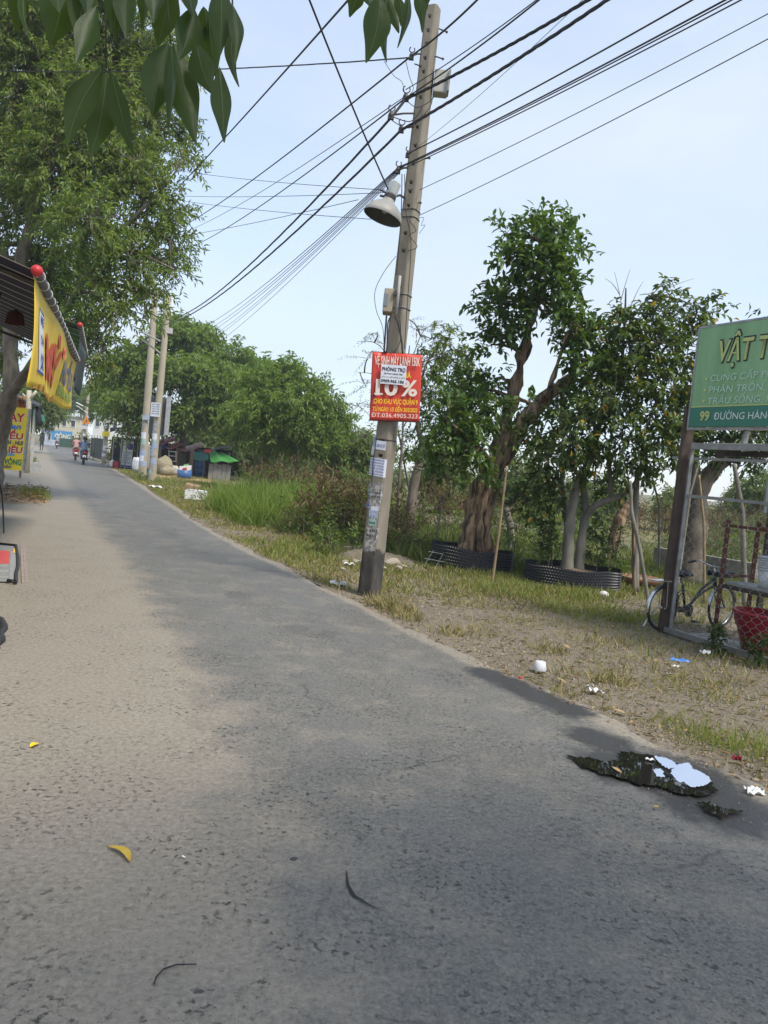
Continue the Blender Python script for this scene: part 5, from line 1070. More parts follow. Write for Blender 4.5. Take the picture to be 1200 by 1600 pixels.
q = MB(); q.obox(B(-.08, .60), bd * .16, bs * .06, Z * .008); q.tube([B(-.02, .6, .05), B(0, WR, .055)], .006, 6); q.tube([B(-.02, .6, -.05), B(0, WR, -.055)], .006, 6); q.build('rear_carrier', CHR, bk)
q = MB(); q.lathe([(.075, -.004), (.085, 0), (.075, .004)], B(bbx, .25, .055), bs, 20, cap=True); o = q.build('chainring', BFR, bk); 
for y, sgn in ((.075, 1), (-.075, -1)):
    q = MB(); e = B(bbx + .06 * sgn, .25 - .13 * sgn, y); q.tube([B(bbx, .25, y), e], .008, 6); q.build('crank', CHR, bk); q = MB(); q.obox(e + bs * .04 * sgn, bd * .04, bs * .035, Z * .01); q.build('pedal', BLACK, bk)
q = MB(); q.obox(B(bbx * .5, .262, .055), bd * .2, bs * .012, Z * .035); q.build('chain_guard', BFR, bk)
q = MB(); q.tube([B(-.02, WR, -.06), B(-.06, WR - .09, -.11), B(-.12, .02, -.15)], .008, 6); q.build('kickstand', CHR, bk)

# ------------------------------------------------------------------ ring planters, stakes, dish
RINGM, n, l, b = nodes('dimpled_black_plastic'); tcq = n.new('ShaderNodeTexCoord'); 
b.inputs['Base Color'].default_value = (.02, .021, .026, 1); b.inputs['Roughness'].default_value = .45
def ring(label, c, rx, ry, h, earth, hi=0.0, tilt=.0):
    t = root('ring_planter', c, label, 'planter', 'black dimpled ring planters'); q = MB(); NU = 96
    def wall(u, v): a_ = u * 2 * math.pi; wob = 1 + .03 * math.sin(a_ * 3 + rx * 9); return c + Vector((math.cos(a_) * rx * wob, math.sin(a_) * ry * wob, -.06 + v * (h + hi * math.sin(a_) + .015 * math.sin(a_ * 5) + tilt * math.cos(a_))))
    q.sheet(wall, NU, 1); q.sheet(lambda u, v: wall(1 - u, v) * 1 + (c - wall(1 - u, v)) * .018 * (1 if True else 0), NU, 1); q.build('wall', RINGM, t, smooth=True)
    q = MB(); rows = 8; cols = int(2 * math.pi * rx / .05)                # cones pressed out of the sheet
    for r_ in range(rows):
        for k in range(cols):
            u = (k + .5 * (r_ % 2)) / cols; a_ = u * 2 * math.pi
            if math.sin(a_) > .35: continue
            p = wall(u, (r_ + .6) / (rows + .2)); o_ = Vector((math.cos(a_), math.sin(a_), 0)); x_ = Vector((-o_.y, o_.x, 0)); s_ = .019
            q.add([p + x_ * s_ + o_ * .001, p + Z * s_ + o_ * .001, p - x_ * s_ + o_ * .001, p - Z * s_ + o_ * .001, p + o_ * .022], [(0, 1, 4), (1, 2, 4), (2, 3, 4), (3, 0, 4)])
    q.build('dimples', RINGM, t)['kind'] = 'stuff'
    q = MB(); q.lathe([(0, .04 + h * .62), (rx * .5, .02 + h * .6), (rx * .97, h * .5 - .03)], Vector((0, 0, 0)), n=32); q.v = [(c.x + x, c.y + y * ry / rx, c.z + z) for x, y, z in q.v]; q.build('earth', earth, t, smooth=True)
    return t
EARTH = soil('ring_earth', (.15, .10, .07), (.2, .14, .1), (.1, .07, .05))
r1 = 65 * m2(FIGB.y - .3); c1 = at(736, 880, FIGB.y); c1.z = 0; ring('black dimpled ring round the gnarled fig trunk', c1, r1, r1 * .8, .42, EARTH, .0, -.04)
r2 = 76 * m2(RINGB.y - .3); c2 = at(893, 905, RINGB.y); c2.z = 0; ring('black dimpled ring round the smooth multi stemmed trunks', c2, r2, r2 * .8, .36, EARTH)
def stake(label, pts, r0, mat, Yb=None, name='stake', grp='props and stakes in the lot'):
    Yb = Yb or gp(*pts[0]).y; P_ = [at(x, y, Yb + dy) for x, y, dy in [(p + (0,))[:3] for p in pts]]; P_[0].z = min(P_[0].z, -.03)
    q = MB(); n_ = 24; f = []
    for i in range(n_ + 1):
        u = i / n_ * (len(P_) - 1); j = min(int(u), len(P_) - 2); f.append(P_[j].lerp(P_[j + 1], u - j))
    q.tube(f, [r0 * (1 - .3 * i / n_) * (1.12 if i % 4 == 0 else 1) for i in range(n_ + 1)], 7); return tag(q.build(name, mat, None, tuple(P_[0]), smooth=True), label, 'stake', grp)
stake('long bamboo stake leaning on the fig trunk in front of its ring', [(769, 908), (780, 830), (792, 728)], .024, BAMBOO)
stake('pale short stake behind the bamboo stake by the fig', [(776, 880), (784, 800), (786, 762)], .022, BARKS)
stake('black prop leaning against the concrete pole on its right', [(650, 826), (638, 760), (622, 672)], .03, DKMETAL)
stake('crooked forked stake right of the multi stemmed tree', [(1018, 922), (1000, 860), (987, 800), (985, 752)], .03, BARKS, 11.0)
stake('brown crooked stake beside the forked stake', [(997, 886), (990, 830), (984, 760)], .026, BARKB, 12.2)
stake('grey upright trunk stump right of the multi stemmed tree', [(1000, 868), (992, 800), (996, 740)], .06, BARKS, 12.6)
stake('thin bent stake in the open between tree and gate post', [(1037, 832), (1030, 790), (1019, 745)], .026, BARKS, 16)
stake('grey pole propped against the dark tree behind the gate', [(1068, 830), (1078, 770), (1092, 720)], .035, BARKS, 13.5)
stake('bamboo pole crossing behind the upper gate mesh', [(1107, 894), (1100, 820), (1092, 742)], .025, BAMBOO, 12)
stake('grey prop right of the bamboo pole behind the gate mesh', [(1172, 888), (1160, 800), (1147, 725)], .045, BARKS, 12)
stake('thin stick fallen diagonally between the fig and the right ring', [(685, 800), (690, 790), (700, 765)], .02, BARKS, 15)
stake('pale thin stick leaning in front of the undergrowth', [(870, 850), (860, 830), (850, 808)], .012, BARKS, 13)
stake('pale dead stump behind the fig ring', [(803, 848), (797, 820), (790, 795)], .09, BARKS, 15.5)
stake('broken brown stump with roots right of the ring tree', [(955, 830), (968, 810), (985, 785)], .13, BARKB, 14.2)
t = root('terracotta_dish', gp(1005, 912), 'wide flat terracotta dish on the grass behind the bicycle', 'dish'); c = gp(1012, 918) + Vector((0, .4, .03)); BASE[t] = c.copy(); t.location = c
TERR = M('terracotta', (.30, .15, .09), (.22, .11, .07), 6, .85)
q = MB(); q.lathe([(.30, 0), (.36, .05), (.37, .10), (.345, .10), (.32, .06), (0, .05)], c, n=36); q.build('dish_body', TERR, t, smooth=True); q = MB(); q.lathe([(.325, .065), (0, .07)], c, n=24); q.build('dust_fill', M('dish_dust', (.3, .24, .17)), t)
q = MB(); q.sphere(gp(943, 932) + Vector((0, 0, .03)), .075, 14, 10, 0, (1, 1, .75)); tag(q.build('foam_bowl', M('off_white_foam', (.6, .58, .54), (.45, .43, .4), 9, .8), smooth=True), 'off white round foam bowl upturned in the grass below the right ring', 'bowl')
t = root('wire_grid', gp(690, 885), 'thin pale wire grid panel leaning by the left ring', 'grid'); 
def WG(u, v): return at(668 + 45 * u - 14 * v + 4, 862 + 14 * u + 24 * v - 6 * u, gp(690, 886).y - .12 * v)
for v in (0, .45, .9):
    q = MB(); q.tube([WG(-.05, v), WG(1.05, v)], .0035, 5); q.build('wire', GALV, t)
for u in (.45, .95, .08):
    q = MB(); q.tube([WG(u, -.15), WG(u, 1.1)], .0035, 5); q.build('wire', GALV, t)
# wall across the far side of the lot
q = MB(); a_, b_ = at(1030, 834, 17.5), at(1190, 850, 15.5); a_.z = b_.z = .16; q.bar(a_, b_, .22, .5); tag(q.build('low_wall', M('old_concrete', (.25, .23, .19), (.17, .155, .13), 4, .95, 0, .4)), 'low weathered concrete wall beyond the gate', 'wall')

# ------------------------------------------------------------------ rubble, litter
CH = M('broken_concrete', (.36, .31, .25), (.25, .21, .165), 10, .92, 0, .4)
def rock(c, s, seed, mat, sq=.55):
    random.seed(seed); bm = bmesh.new(); bmesh.ops.create_icosphere(bm, subdivisions=2, radius=1)
    pl = [Vector((random.uniform(-1, 1), random.uniform(-1, 1), random.uniform(-.4, 1))).normalized() for _ in range(7)]
    for v in bm.verts:
        for p in pl:
            d = v.co.dot(p)
            if d > .62: v.co -= p * (d - .62)
        v.co = Vector((v.co.x * s * random.uniform(.97, 1.03), v.co.y * s * .8, v.co.z * s * sq))
    rz = Matrix.Rotation(random.uniform(0, 6), 3, 'Z') @ Matrix.Rotation(random.uniform(-.3, .3), 3, 'X')
    for v in bm.verts: v.co = rz @ v.co + Vector(c)
    me = bpy.data.meshes.new('rubble_chunk'); bm.to_mesh(me); bm.free(); return link_mesh('rubble_chunk', me, mat)
for k, (px, py, s) in enumerate([(548, 868, .12), (556, 880, .1), (540, 880, .08), (560, 860, .13), (612, 882, .16), (622, 890, .1), (604, 876, .12), (616, 872, .1), (632, 886, .06), (598, 890, .08), (545, 858, .1), (566, 870, .1), (606, 860, .1), (530, 868, .07), (640, 880, .07), (535, 890, .05)]):
    p = gp(px, py); p.z = s * .25; tag(rock(p, s, 200 + k, CH), 'broken concrete chunk in the rubble heap round the pole foot', 'rubble', 'rubble heap behind the pole foot')
random.seed(11)
q = MB(); hc = gp(585, 880) + Vector((0, .5, 0))
q.sheet(lambda u, v: Vector((hc.x + (u - .5) * 1.7, hc.y + (v - .5) * 1.2, -.05 + .19 * max(0, 1 - ((u - .5) * 2) ** 2) * max(0, 1 - ((v - .5) * 2) ** 2) + .035 * float(vn(hc.x + u * 1.7, v * 1.2, 5)) + .02 * float(vn(u * 1.7, v * 1.2, 19)))), 56, 40)
tag(q.build('dirt_heap', DIRT, smooth=True), 'low heap of dirt and rubble behind the pole foot', 'heap')
def litter(name, label, cat, mb_, mat, smooth=True): return tag(mb_.build(name, mat, smooth=smooth), label, cat, 'litter')
CLEAR = M('cloudy_plastic', (.62, .63, .64), (.55, .56, .58), 8, .3)
c = gp(843, 1047); q = MB(); q.lathe([(.055, 0), (.058, .01), (.045, .075), (.04, .078), (.0, .078)], c, n=20); litter('plastic_cup', 'cloudy plastic cup upturned on the dirt by the dark stain', 'cup', q, CLEAR)
def crumple(px, py, w, d, h, seed, z0=.0, f=9):
    random.seed(seed); c = gp(px, py); q = MB(); ph = [random.uniform(0, 6) for _ in range(5)]
    q.thick(lambda u, v: c + Vector(((u - .5) * w + .08 * w * math.sin(v * 6 + ph[0]), (v - .5) * d + .1 * d * math.sin(u * 5 + ph[1]), z0 + .004 + h * abs(math.sin(u * f * .6 + ph[2]) * math.sin(v * f * .5 + ph[3])))), 10, 8, (0, 0, .002)); return q
q = crumple(931, 1082, .10, .07, .03, 1); litter('face_mask', 'white face mask with ear loop lying on the dirt', 'mask', q, WHITE)
o = bpy.data.objects['face_mask']; q = MB(); c = gp(924, 1076); q.tube([c + Vector((math.cos(a_) * .03 - .01, math.sin(a_) * .05, .02 + .01 * math.sin(a_ * 2))) for a_ in [k * .5 for k in range(12)]], .002, 4); q.build('ear_loop', WHITE, o)
litter('blue_wrapper', 'bright blue plastic wrapper on the dirt before the gate', 'wrapper', crumple(1062, 1034, .16, .07, .025, 2), M('blue_film', (.05, .16, .48), (.08, .25, .6), 12, .3))
litter('paper_scrap', 'white scrap of paper just left of the gate weed', 'paper', crumple(1101, 1022, .09, .06, .04, 3), WHITE)
litter('paper_scrap', 'tiny white paper scrap below the blue wrapper', 'paper', crumple(1055, 1043, .06, .03, .02, 4), WHITE)
litter('paper_wad', 'white crumpled paper wad at the right edge near the puddle', 'paper', crumple(1179, 1240, .10, .08, .035, 5), WHITE)
litter('red_wrapper', 'small dark red wrapper in the grass tuft by the puddle', 'wrapper', crumple(1150, 1189, .05, .04, .03, 6), M('red_film', (.25, .01, .02)))
q = MB(); c = gp(813, 1060); q.lathe([(.016, 0), (.016, .012), (.013, .015), (0, .015)], c, n=14); litter('bottle_cap', 'red bottle cap on the dark stain edge', 'cap', q, M('red_cap', (.5, .03, .03)))
litter('plastic_bag', 'white plastic bag scrap at the road edge left of the pole foot', 'bag', crumple(528, 915, .22, .12, .06, 7), M('white_film', (.62, .62, .62), (.5, .5, .5), 10, .4))
litter('paper_scrap', 'white scrap lying in the rubble left of the pole', 'paper', crumple(546, 884, .16, .1, .05, 8), WHITE)
litter('paper_scrap', 'white floating scrap at the puddle edge', 'paper', crumple(1015, 1192, .05, .03, .012, 9, .014), WHITE)
YLF = M('fallen_yellow_leaf', (.55, .38, .05), (.48, .3, .04), 12, .55)
def ground_leaf(label, a_, b_, w, mat, bow=.0, name='fallen_leaf', grp='single fallen leaves'):
    a_, b_ = gp(*a_), gp(*b_); d = b_ - a_; L = d.length; d.normalize(); s = Vector((-d.y, d.x, 0)); q = MB()
    q.sheet(lambda u, v: a_ + d * L * v + s * ((u - .5) * w * max(.02, math.sin(math.pi * min(1, v * .97 + .015)) ** .7) + bow * L * math.sin(math.pi * v)) + Vector((0, 0, .006 + .009 * math.sin(math.pi * v) + .01 * abs(u - .5))), 4, 12)
    return tag(q.build(name, mat, smooth=True), label, 'leaf', grp)
ground_leaf('curved yellow leaf lying on the asphalt', (168, 1326), (203, 1350), .034, YLF, .14)
ground_leaf('small bright yellow leaf on the dusty left side', (47, 1170), (61, 1165), .035, M('bright_yellow_leaf', (.75, .52, .01), (.7, .45, .01)), .05)
TANL = M('tan_leaf', (.42, .29, .14), (.34, .23, .11), 12, .7)
ground_leaf('tan leaf floating on the dark puddle', (952, 1200), (972, 1212), .03, TANL); ground_leaf('tan dry leaf on the dirt left of the face mask', (868, 1060), (885, 1070), .03, TANL); ground_leaf('tan dry leaf on the dirt below the face mask', (955, 1110), (977, 1117), .04, TANL); ground_leaf('yellow dry leaf on the wet patch below the puddle', (1020, 1264), (1030, 1266), .015, YLF)
ground_leaf('tan dry leaf near the gravel above the plastic cup', (878, 1008), (890, 1015), .05, TANL)
q = MB(); P_ = [gp(240, 1542), gp(244, 1530), gp(255, 1518), gp(275, 1511), gp(307, 1510)]; q.tube([p + Vector((0, 0, .008)) for p in P_], [.002, .0026, .0028, .0024, .0015], 6); tag(q.build('rubber_strip', BLACK, smooth=True), 'thin black rubber strip curled on the asphalt', 'strip', 'litter')
for px, py, s, lb in ((287, 1340, .012, 'white pebble chip on the asphalt near the curved leaf'), (460, 1343, .02, 'dark flat chip on the asphalt in mid lane')):
    tag(rock(gp(px, py) + Vector((0, 0, .004)), s, px, WHITE if s < .015 else DKMETAL, .3), lb, 'chip', 'litter')
# gouge in the asphalt
q = MB(); P_ = [gp(541, 1362), gp(543, 1385), gp(552, 1402), gp(575, 1416), gp(592, 1424)]; w_ = [.001, .005, .007, .003, .0008]
V_ = []
for i, p in enumerate(P_): V_ += [p + Vector((-w_[i], 0, .0075)), p + Vector((w_[i], .004, .0075))]
q.add(V_, [(2 * i, 2 * i + 1, 2 * i + 3, 2 * i + 2) for i in range(4)]); tag(q.build('road_crack', DARKHOLE), label='short dark curved gouge in the asphalt', kind='structure')

# ------------------------------------------------------------------ awnings and yellow banner on the left
NAVY = M('navy_awning', (.018, .02, .055), (.012, .014, .042), 3, .7); STR = M('awning_stripe', (.7, .68, .62), (.6, .58, .54), 5, .7); GRNA = M('green_awning', (.035, .15, .03), (.05, .19, .035), 3, .7)
REDC = M('red_cap_plastic', (.55, .03, .04), (.45, .025, .03), 5, .4); ROLL = M('grey_roller', (.10, .105, .125), (.16, .16, .18), 7, .6)
def awning(name, label, A_, B_, depth, rise, m1, m2_, ns, w_s):
    t = root(name, A_, label, 'awning', 'shop awnings'); q = MB(); off = -RN * depth + Z * rise; d = (B_ - A_); cols = []
    for k in range(ns):
        u0 = k / ns; cols += [(u0, u0 + w_s / ns, 1), (u0 + w_s / ns, (k + 1) / ns, 0)]
    for u0, u1, mi in cols:
        q.sheet(lambda u, v: A_ + d * (u0 + (u1 - u0) * u) + off * v - Z * .10 * math.sin(math.pi * v), 1, 6, mi)
    q.build('canopy', [m1, m2_], t)
    q = MB(); q.tube([A_, A_ + d * .25, A_ + d * .5, A_ + d * .75, B_], .042, 12); r_ = q.build('roller', ROLL, t, smooth=True)
    for p, s_ in ((A_, -1), (B_, 1)):
        q = MB(); q.sphere(p + d.normalized() * s_ * .02, .047, 14, 10, 0, (1, 1, 1)); q.build('end_cap', REDC, t, smooth=True)
    for k in range(18):
        q = MB(); u = (k + .5) / 18; q.torus(A_ + d * u, d, .044, .005, 12, 4); q.build('cord_wrap', STR, r_)
    for u in (.06, .94):
        q = MB(); q.tube([A_ + d * u + off * .02 - Z * .04, A_ + d * u + off * .5 - Z * .22, A_ + d * u + off - Z * .25], .02, 6); q.build('arm', DKMETAL, t)
    return t
AW0, AW1 = at(58, 424, 6.2), at(121, 563, 13.0)
awning('awning', 'navy striped shop awning with red roller caps at far left', AW0, AW1, 2.3, .95, NAVY, STR, 16, .10)
q = MB(); a_ = AW0 - RN * .25 - Z * .08 + RD * 1.3; q.tube([a_ - RN * 1.6 + Z * .5, a_ - RN * .1], .075, 12); tag(q.build('rolled_tarp', M('dark_teal_cloth', (.02, .035, .045)), smooth=True), 'dark rolled tarp hanging under the navy awning', 'tarp')
q = MB(); q.lathe([(.09, 0), (.07, .1), (.0, .14)], a_ - Z * .2 + RN * .05, n=10); tag(q.build('maroon_bundle', M('dark_maroon', (.06, .012, .012)), smooth=True), 'dark maroon bundle under the navy awning', 'bundle')  # small unlit maroon piece hung under the awning
bn = root('hanging_banner', at(34, 604, 6.2), 'yellow printed vinyl banner hanging from the navy awning roller', 'banner')
b00, b01, b10, b11 = at(33, 604, 6.2), at(58, 433, 6.2), at(110, 641, 13), at(119, 566, 13)
BN = RN.copy()
if (EYE - b00).dot(BN) < 0: BN = -BN
def bsurf(u, v, k=0.0):
    p = (b00 * (1 - u) + b10 * u) * (1 - v) + (b01 * (1 - u) + b11 * u) * v
    return p + BN * (k + .045 * math.sin(u * 5.5 + 1) * (1 - v) + .02 * math.sin(v * 4 + u * 9)) + Z * (.02 * math.sin(u * 14) * (1 - v))
q = MB(); q.thick(bsurf, 48, 14, -BN * .004); q.build('sheet', BANYEL, bn, smooth=True)
def bpatch(u0, u1, v0, v1, mat, name='printed_patch', k=.006, bow=.0):
    q = MB(); q.sheet(lambda u, v: bsurf(u0 + (u1 - u0) * u + bow * math.sin(v * 3.1), v0 + (v1 - v0) * v, k), 6, 8); return q.build(name, mat, bn)
bpatch(.070, .150, .19, .80, PAPER, bow=-.014); bpatch(.066, .153, .17, .195, INKB, bow=-.014, k=.008); bpatch(.072, .148, .795, .815, INKB, bow=-.014, k=.008)
def btext(s, u, v, w, h, mat, bold=.03, n=0):
    o = text(bn, s, Vector((0, 0, 0)), Vector((1, 0, 0)), Vector((0, 1, 0)), w, h, mat, bold); me = o.data; b = BASE[bn]
    for vtx in me.vertices: p = vtx.co + b; vtx.co = bsurf(u + p.x, v + p.y, .012) - b
    return o
REDP = M('printed_red', (.55, .05, .03), (.6, .12, .06), 6, .7); NAVP = M('printed_navy', (.08, .1, .22), (.14, .16, .28), 6, .7); GRNP = M('printed_green', (.12, .32, .08), (.2, .38, .12), 6, .7)
for k, (s_, v) in enumerate((('ME', .68), ('CAN', .48), ('A N', .30), ('A', .22))): btext(s_, .085, v, .05, .085, INKB, .04)
btext('MỲ', .19, .20, .30, .48, REDP, .04); btext('"', .50, .50, .06, .30, REDP, .05); btext('HỦ TIẾU', .58, .36, .37, .34, NAVP, .04); btext('BÚN RIÊU', .58, .14, .36, .15, GRNP, .03)
for k in range(9):
    u = .04 + k * .06; bpatch(u, u + .035, .0, .03 + .035 * (k % 3), M('rust_print', (.45, .2, .03), (.55, .28, .04)), 'frayed_stain', .007)
q = MB(); q.torus(b01 + Z * .03, BN, .03, .006, 10, 5); q.build('tie', WHITE, bn)
AG0, AG1 = at(125, 508, 13.6), at(136, 560, 18.5)
awning('awning', 'green striped awning beyond the yellow banner', AG0, AG1, 2.0, .75, GRNA, STR, 7, .07)
q = MB(); q.thick(lambda u, v: (at(126, 512, 13.6) * (1 - u) + at(134, 560, 17.5) * u) - Z * (.06 + .8 * (1 - v)) + RN * .03 * math.sin(u * 7 + v * 3) - RN * .10 * (1 - v), 14, 8, RN * .004); tag(q.build('hanging_cloth', M('grey_green_cloth', (.07, .085, .085), (.045, .06, .06), 4, .8), smooth=True), 'grey green cloth hanging from the green awning', 'cloth')
# shop front carrying the awnings, just outside the frame
sw0 = AW0 - RN * 2.42; sw0.z = 0; sw1 = sw0 + RD * 13
sh = root('shop_front', sw0, 'plain plastered shop front behind the awnings', 'building'); q = MB(); q.bar(Vector((sw0.x, sw0.y, 2.1)) - RD * 4, Vector((sw1.x, sw1.y, 2.1)), .2, 4.3); q.build('wall', M('cream_plaster', (.5, .46, .38), (.42, .38, .31), 2, .9), sh)
for k in range(3):
    q = MB(); c = sw0 + RD * (1 + k * 3.6) + RN * .11; q.bar(Vector((c.x, c.y, 1.2)), Vector((c.x, c.y, 1.2)) + RD * 2.0, .03, 2.3); q.build('shutter', GALV, sh)

# striped mat with black cord on the tiled step, loose cords
TILE = M('step_tiles', (.30, .245, .215), (.25, .205, .18), 6, .8)
t = root('tiled_step', gp(15, 900), 'row of small brown tiles edging the apron at far left', 'tiles')
ta, tb = gp(31, 852), gp(33, 912); tx = (gp(39, 852) - gp(31, 852))
for k in range(8):
    for j in range(2):
        p = ta + (tb - ta) * ((k + .5) / 8) + tx * (j * .5 + .3); q = MB(); q.obox(p + Z * .004, (tb - ta) / 8 * .47, tx * .235, Z * .010); q.build('tile', TILE, t)
t = root('striped_mat', gp(8, 880), 'grey striped mat with a red block and black cord edge at far left', 'mat')
def mt(px, py, z=.012): return gp(px, py, z)
def mquad(a_, b_, c_, d_, mat, name, z): q = MB(); q.thick(lambda u, v: (mt(*a_, z) * (1 - u) + mt(*b_, z) * u) * (1 - v) + (mt(*d_, z) * (1 - u) + mt(*c_, z) * u) * v, 4, 4, (0, 0, -.006)); return q.build(name, mat, t)
mquad((-40, 908), (25, 908), (25, 850), (-40, 846), M('grey_mat', (.17, .175, .17), (.26, .265, .26), 20, .9, 0, 0, (1, 6, 1)), 'mat_base', .016)
mquad((-40, 880), (14, 880), (16, 861), (-40, 857), M('mat_red', (.55, .09, .09), (.42, .06, .06), 8, .9, 0, 0, (1, 8, 1)), 'red_block', .022)
for y0, y1 in ((881, 885), (890, 894), (900, 904)): mquad((-40, y1), (13, y1), (14, y0), (-40, y0), M('mat_stripe', (.3, .3, .285)), 'stripe', .021)
mquad((14, 907), (24, 908), (27, 862), (17, 861), M('mat_border', (.22, .235, .24), (.3, .31, .31), 25, .9), 'border', .021); mquad((21, 863), (25, 863), (25, 857), (21, 857), PRYEL, 'tag', .025)
q = MB(); q.tube([mt(x, y, .03) for x, y in ((-40, 846), (25, 852), (28, 870), (28, 885), (25, 895), (25, 909), (12, 907))], .02, 6); q.build('cord_edge', BLACK, t, smooth=True)
q = MB(); q.tube([at(-3, 745, 12), at(3, 770, 12), at(5, 800, 12), at(6, 832, 11.9), at(1, 841, 11.7), at(-12, 848, 11.5)], .012, 6); tag(q.build('black_cord', BLACK, smooth=True), 'thin black cord hanging down at the left edge', 'cord')
q = MB(); q.tube([gp(x, y, .02) for x, y in ((-10, 962), (2, 968), (7, 980), (0, 990), (2, 998), (-6, 1006), (-14, 1003))], [.02, .025, .03, .02, .035, .03, .02], 6); tag(q.build('rubber_hose', BLACK, smooth=True), 'crumpled black rubber hose on the ground at the left edge', 'hose')
# litter heap by the acacia
q = MB(); hc = gp(38, 775); q.sheet(lambda u, v: hc + RD * (u - .5) * 5.5 - RN * ((v - .5) * 3.0 + .9) + Z * (-.03 + .22 * max(0, 1 - ((u - .5) * 2) ** 2) * max(0, 1 - ((v - .5) * 2) ** 2) + .05 * float(vn(u * 6, v * 3, 3))), 30, 20)
tag(q.build('dirt_heap', soil('brown_debris', (.24, .15, .09), (.33, .25, .17), (.14, .085, .05), 2.5, .8), smooth=True), 'heap of brown earth and leaf debris by the acacia foot', 'heap')
n = 1500; u_ = rng.random(n); v_ = rng.random(n); Pn = np.array([hc + RD * (a - .5) * 5 - RN * ((b - .5) * 2.8 + .9) for a, b in zip(u_, v_)]); Pn[:, 2] = .10 + rng.uniform(-.08, .08, n)
leaf_mesh('leaf_litter', Pn, np.c_[rng.normal(size=(n, 2)), rng.normal(size=n) * .3], nrm(np.c_[rng.normal(size=(n, 2)) * .4, np.ones(n)]), rng.uniform(.08, .2, n), rng.uniform(.02, .05, n), L_LIT); tag(bpy.data.objects['leaf_litter.001'], 'brown fallen leaves on the heap by the acacia', 'leaves', kind='stuff')
A = []; H = []
for k in range(14): p_, h_ = tuft(gp(random.uniform(42, 70), random.uniform(772, 782)), 40, .3, .3, None, 0); A.append(p_); H.append(h_)
blades('grass_tuft', np.concatenate(A), np.concatenate(H), .018, G_GRN, .6, label='green grass tuft at the debris heap by the acacia', category='grass')
# yellow menu board
Yb = 26.5; t = root('menu_board', at(15, 745, Yb), 'tall yellow menu board with red, blue and green lettering', 'sign'); m00, m10, m01, m11 = at(-18, 732, Yb), at(34, 735.5, Yb), at(-8, 634, Yb), at(44.5, 638.5, Yb)
q = MB(); q.thick(lambda u, v: (m00 * (1 - u) + m10 * u) * (1 - v) + (m01 * (1 - u) + m11 * u) * v, 1, 1, (0, .12, 0)); q.build('panel', M('board_yellow', (.80, .60, .025), (.76, .55, .02), 1.5, .5), t)
mX = (m10 - m00).normalized(); mU = (m01 - m00).normalized()
q = MB(); q.bar(m10 + mX * .03 + Vector((0, .06, 0)), m11 + mX * .03 + Vector((0, .06, 0)), .05, .14); q.build('frame_side', GALV, t)
for px in (-14, 32):
    q = MB(); p = at(px, 735, Yb + .06); q.bar(Vector((p.x, p.y, -.05)), p, .06); q.build('leg', M('weathered_wood', (.22, .17, .12)), t)
for s_, x0, x1, y, h, mt_, sh_ in (('AY', 13.5, 38.5, 657.3, 12.4, 'board_red', 0), ('oan', 9.5, 33, 668.6, 8.2, 'board_blue', .25), ('IẾU', 11, 36, 684.6, 9.2, 'board_red', 0), ('ÌNH - NUI', 4.5, 35.5, 693, 6, 'board_navy', 0), ('RIÊU', 4, 35, 705.6, 9.2, 'board_red', 0), ('chiều', 6, 23, 711, 5, 'board_sky', .2), ('Ề VÔNG', -1, 33.5, 724, 8.6, 'board_green', 0), ('Y DÂN', -1, 17.5, 730, 4.6, 'board_navy', .1)):
    mm = M(mt_, dict(board_red=(.58, .025, .03), board_blue=(.04, .22, .6), board_navy=(.04, .04, .16), board_sky=(.06, .42, .6), board_green=(.01, .24, .10))[mt_], None, 4, .6); p = at(x0, y + .5, Yb); wv = (at(x1, y, Yb) - at(x0, y, Yb)).length
    if 'red' in mt_: text(t, s_, p + Vector((.02, -.008, -.02)), mX, mU, wv, h * m2(Yb), WHITE, .04, shear=sh_)
    text(t, s_, p + Vector((0, -.014, 0)), mX, mU, wv, h * m2(Yb), mm, .03, shear=sh_)
# food stall behind it
Ys = 32; t = root('food_stall', at(40, 720, Ys), 'small food stall with orange sign behind the yellow menu board', 'stall')
q = MB(); q.thick(lambda u, v: at(14 + 29 * u, 638 - 20 * v + 2 * u, Ys), 1, 1, (0, .08, 0)); q.build('fascia_board', M('stall_orange', (.5, .26, .03), (.42, .2, .03)), t); text(t, 'TIẾU', at(24.5, 634, Ys - .05), Vector((1, 0, 0)), Z, 16 * m2(Ys), 9 * m2(Ys), M('maroon_ink', (.25, .02, .02)), .04)
q = MB(); q.thick(lambda u, v: at(10 + 52 * u, 613 + 22 * u, Ys - .5 + 3 * v) + Z * .15 * v, 4, 2, (0, 0, -.06)); q.build('roof', M('dark_roofing', (.04, .04, .045)), t)
for px, w in ((55, .09), (20, .09)):
    p = at(px, 640, Ys - .2); q = MB(); q.bar(Vector((p.x, p.y, -.05)), p, w); q.build('post', M('pale_post', (.5, .48, .43)), t)
q = MB(); q.thick(lambda u, v: at(46 + 10 * u, 651 - 8 * v, Ys + 1), 2, 1, (0, .04, 0)); q.build('green_valance', M('green_cloth', (.04, .17, .10)), t)
q = MB(); p = at(45.5, 703, Ys); q.box((p.x, p.y, .35), (.16, .5, .75)); q.build('brown_panel', M('brown_board', (.25, .10, .04)), t)
q = MB(); p = at(57, 706, Ys - .6); q.box((p.x, p.y, .18), (.24, .24, .42)); q.build('white_box', M('grey_crate', (.42, .42, .4)), t)
q = MB(); q.thick(lambda u, v: at(57 + 6 * u + 1.5 * math.sin(v * 5), 634 + 30 * (1 - v), Ys - .4 + .3 * u), 4, 8, (0, .2, 0)); tag(q.build('hanging_cloth', M('black_cloth', (.025, .03, .035)), smooth=True), 'black cloth bundle hanging at the food stall corner', 'cloth')
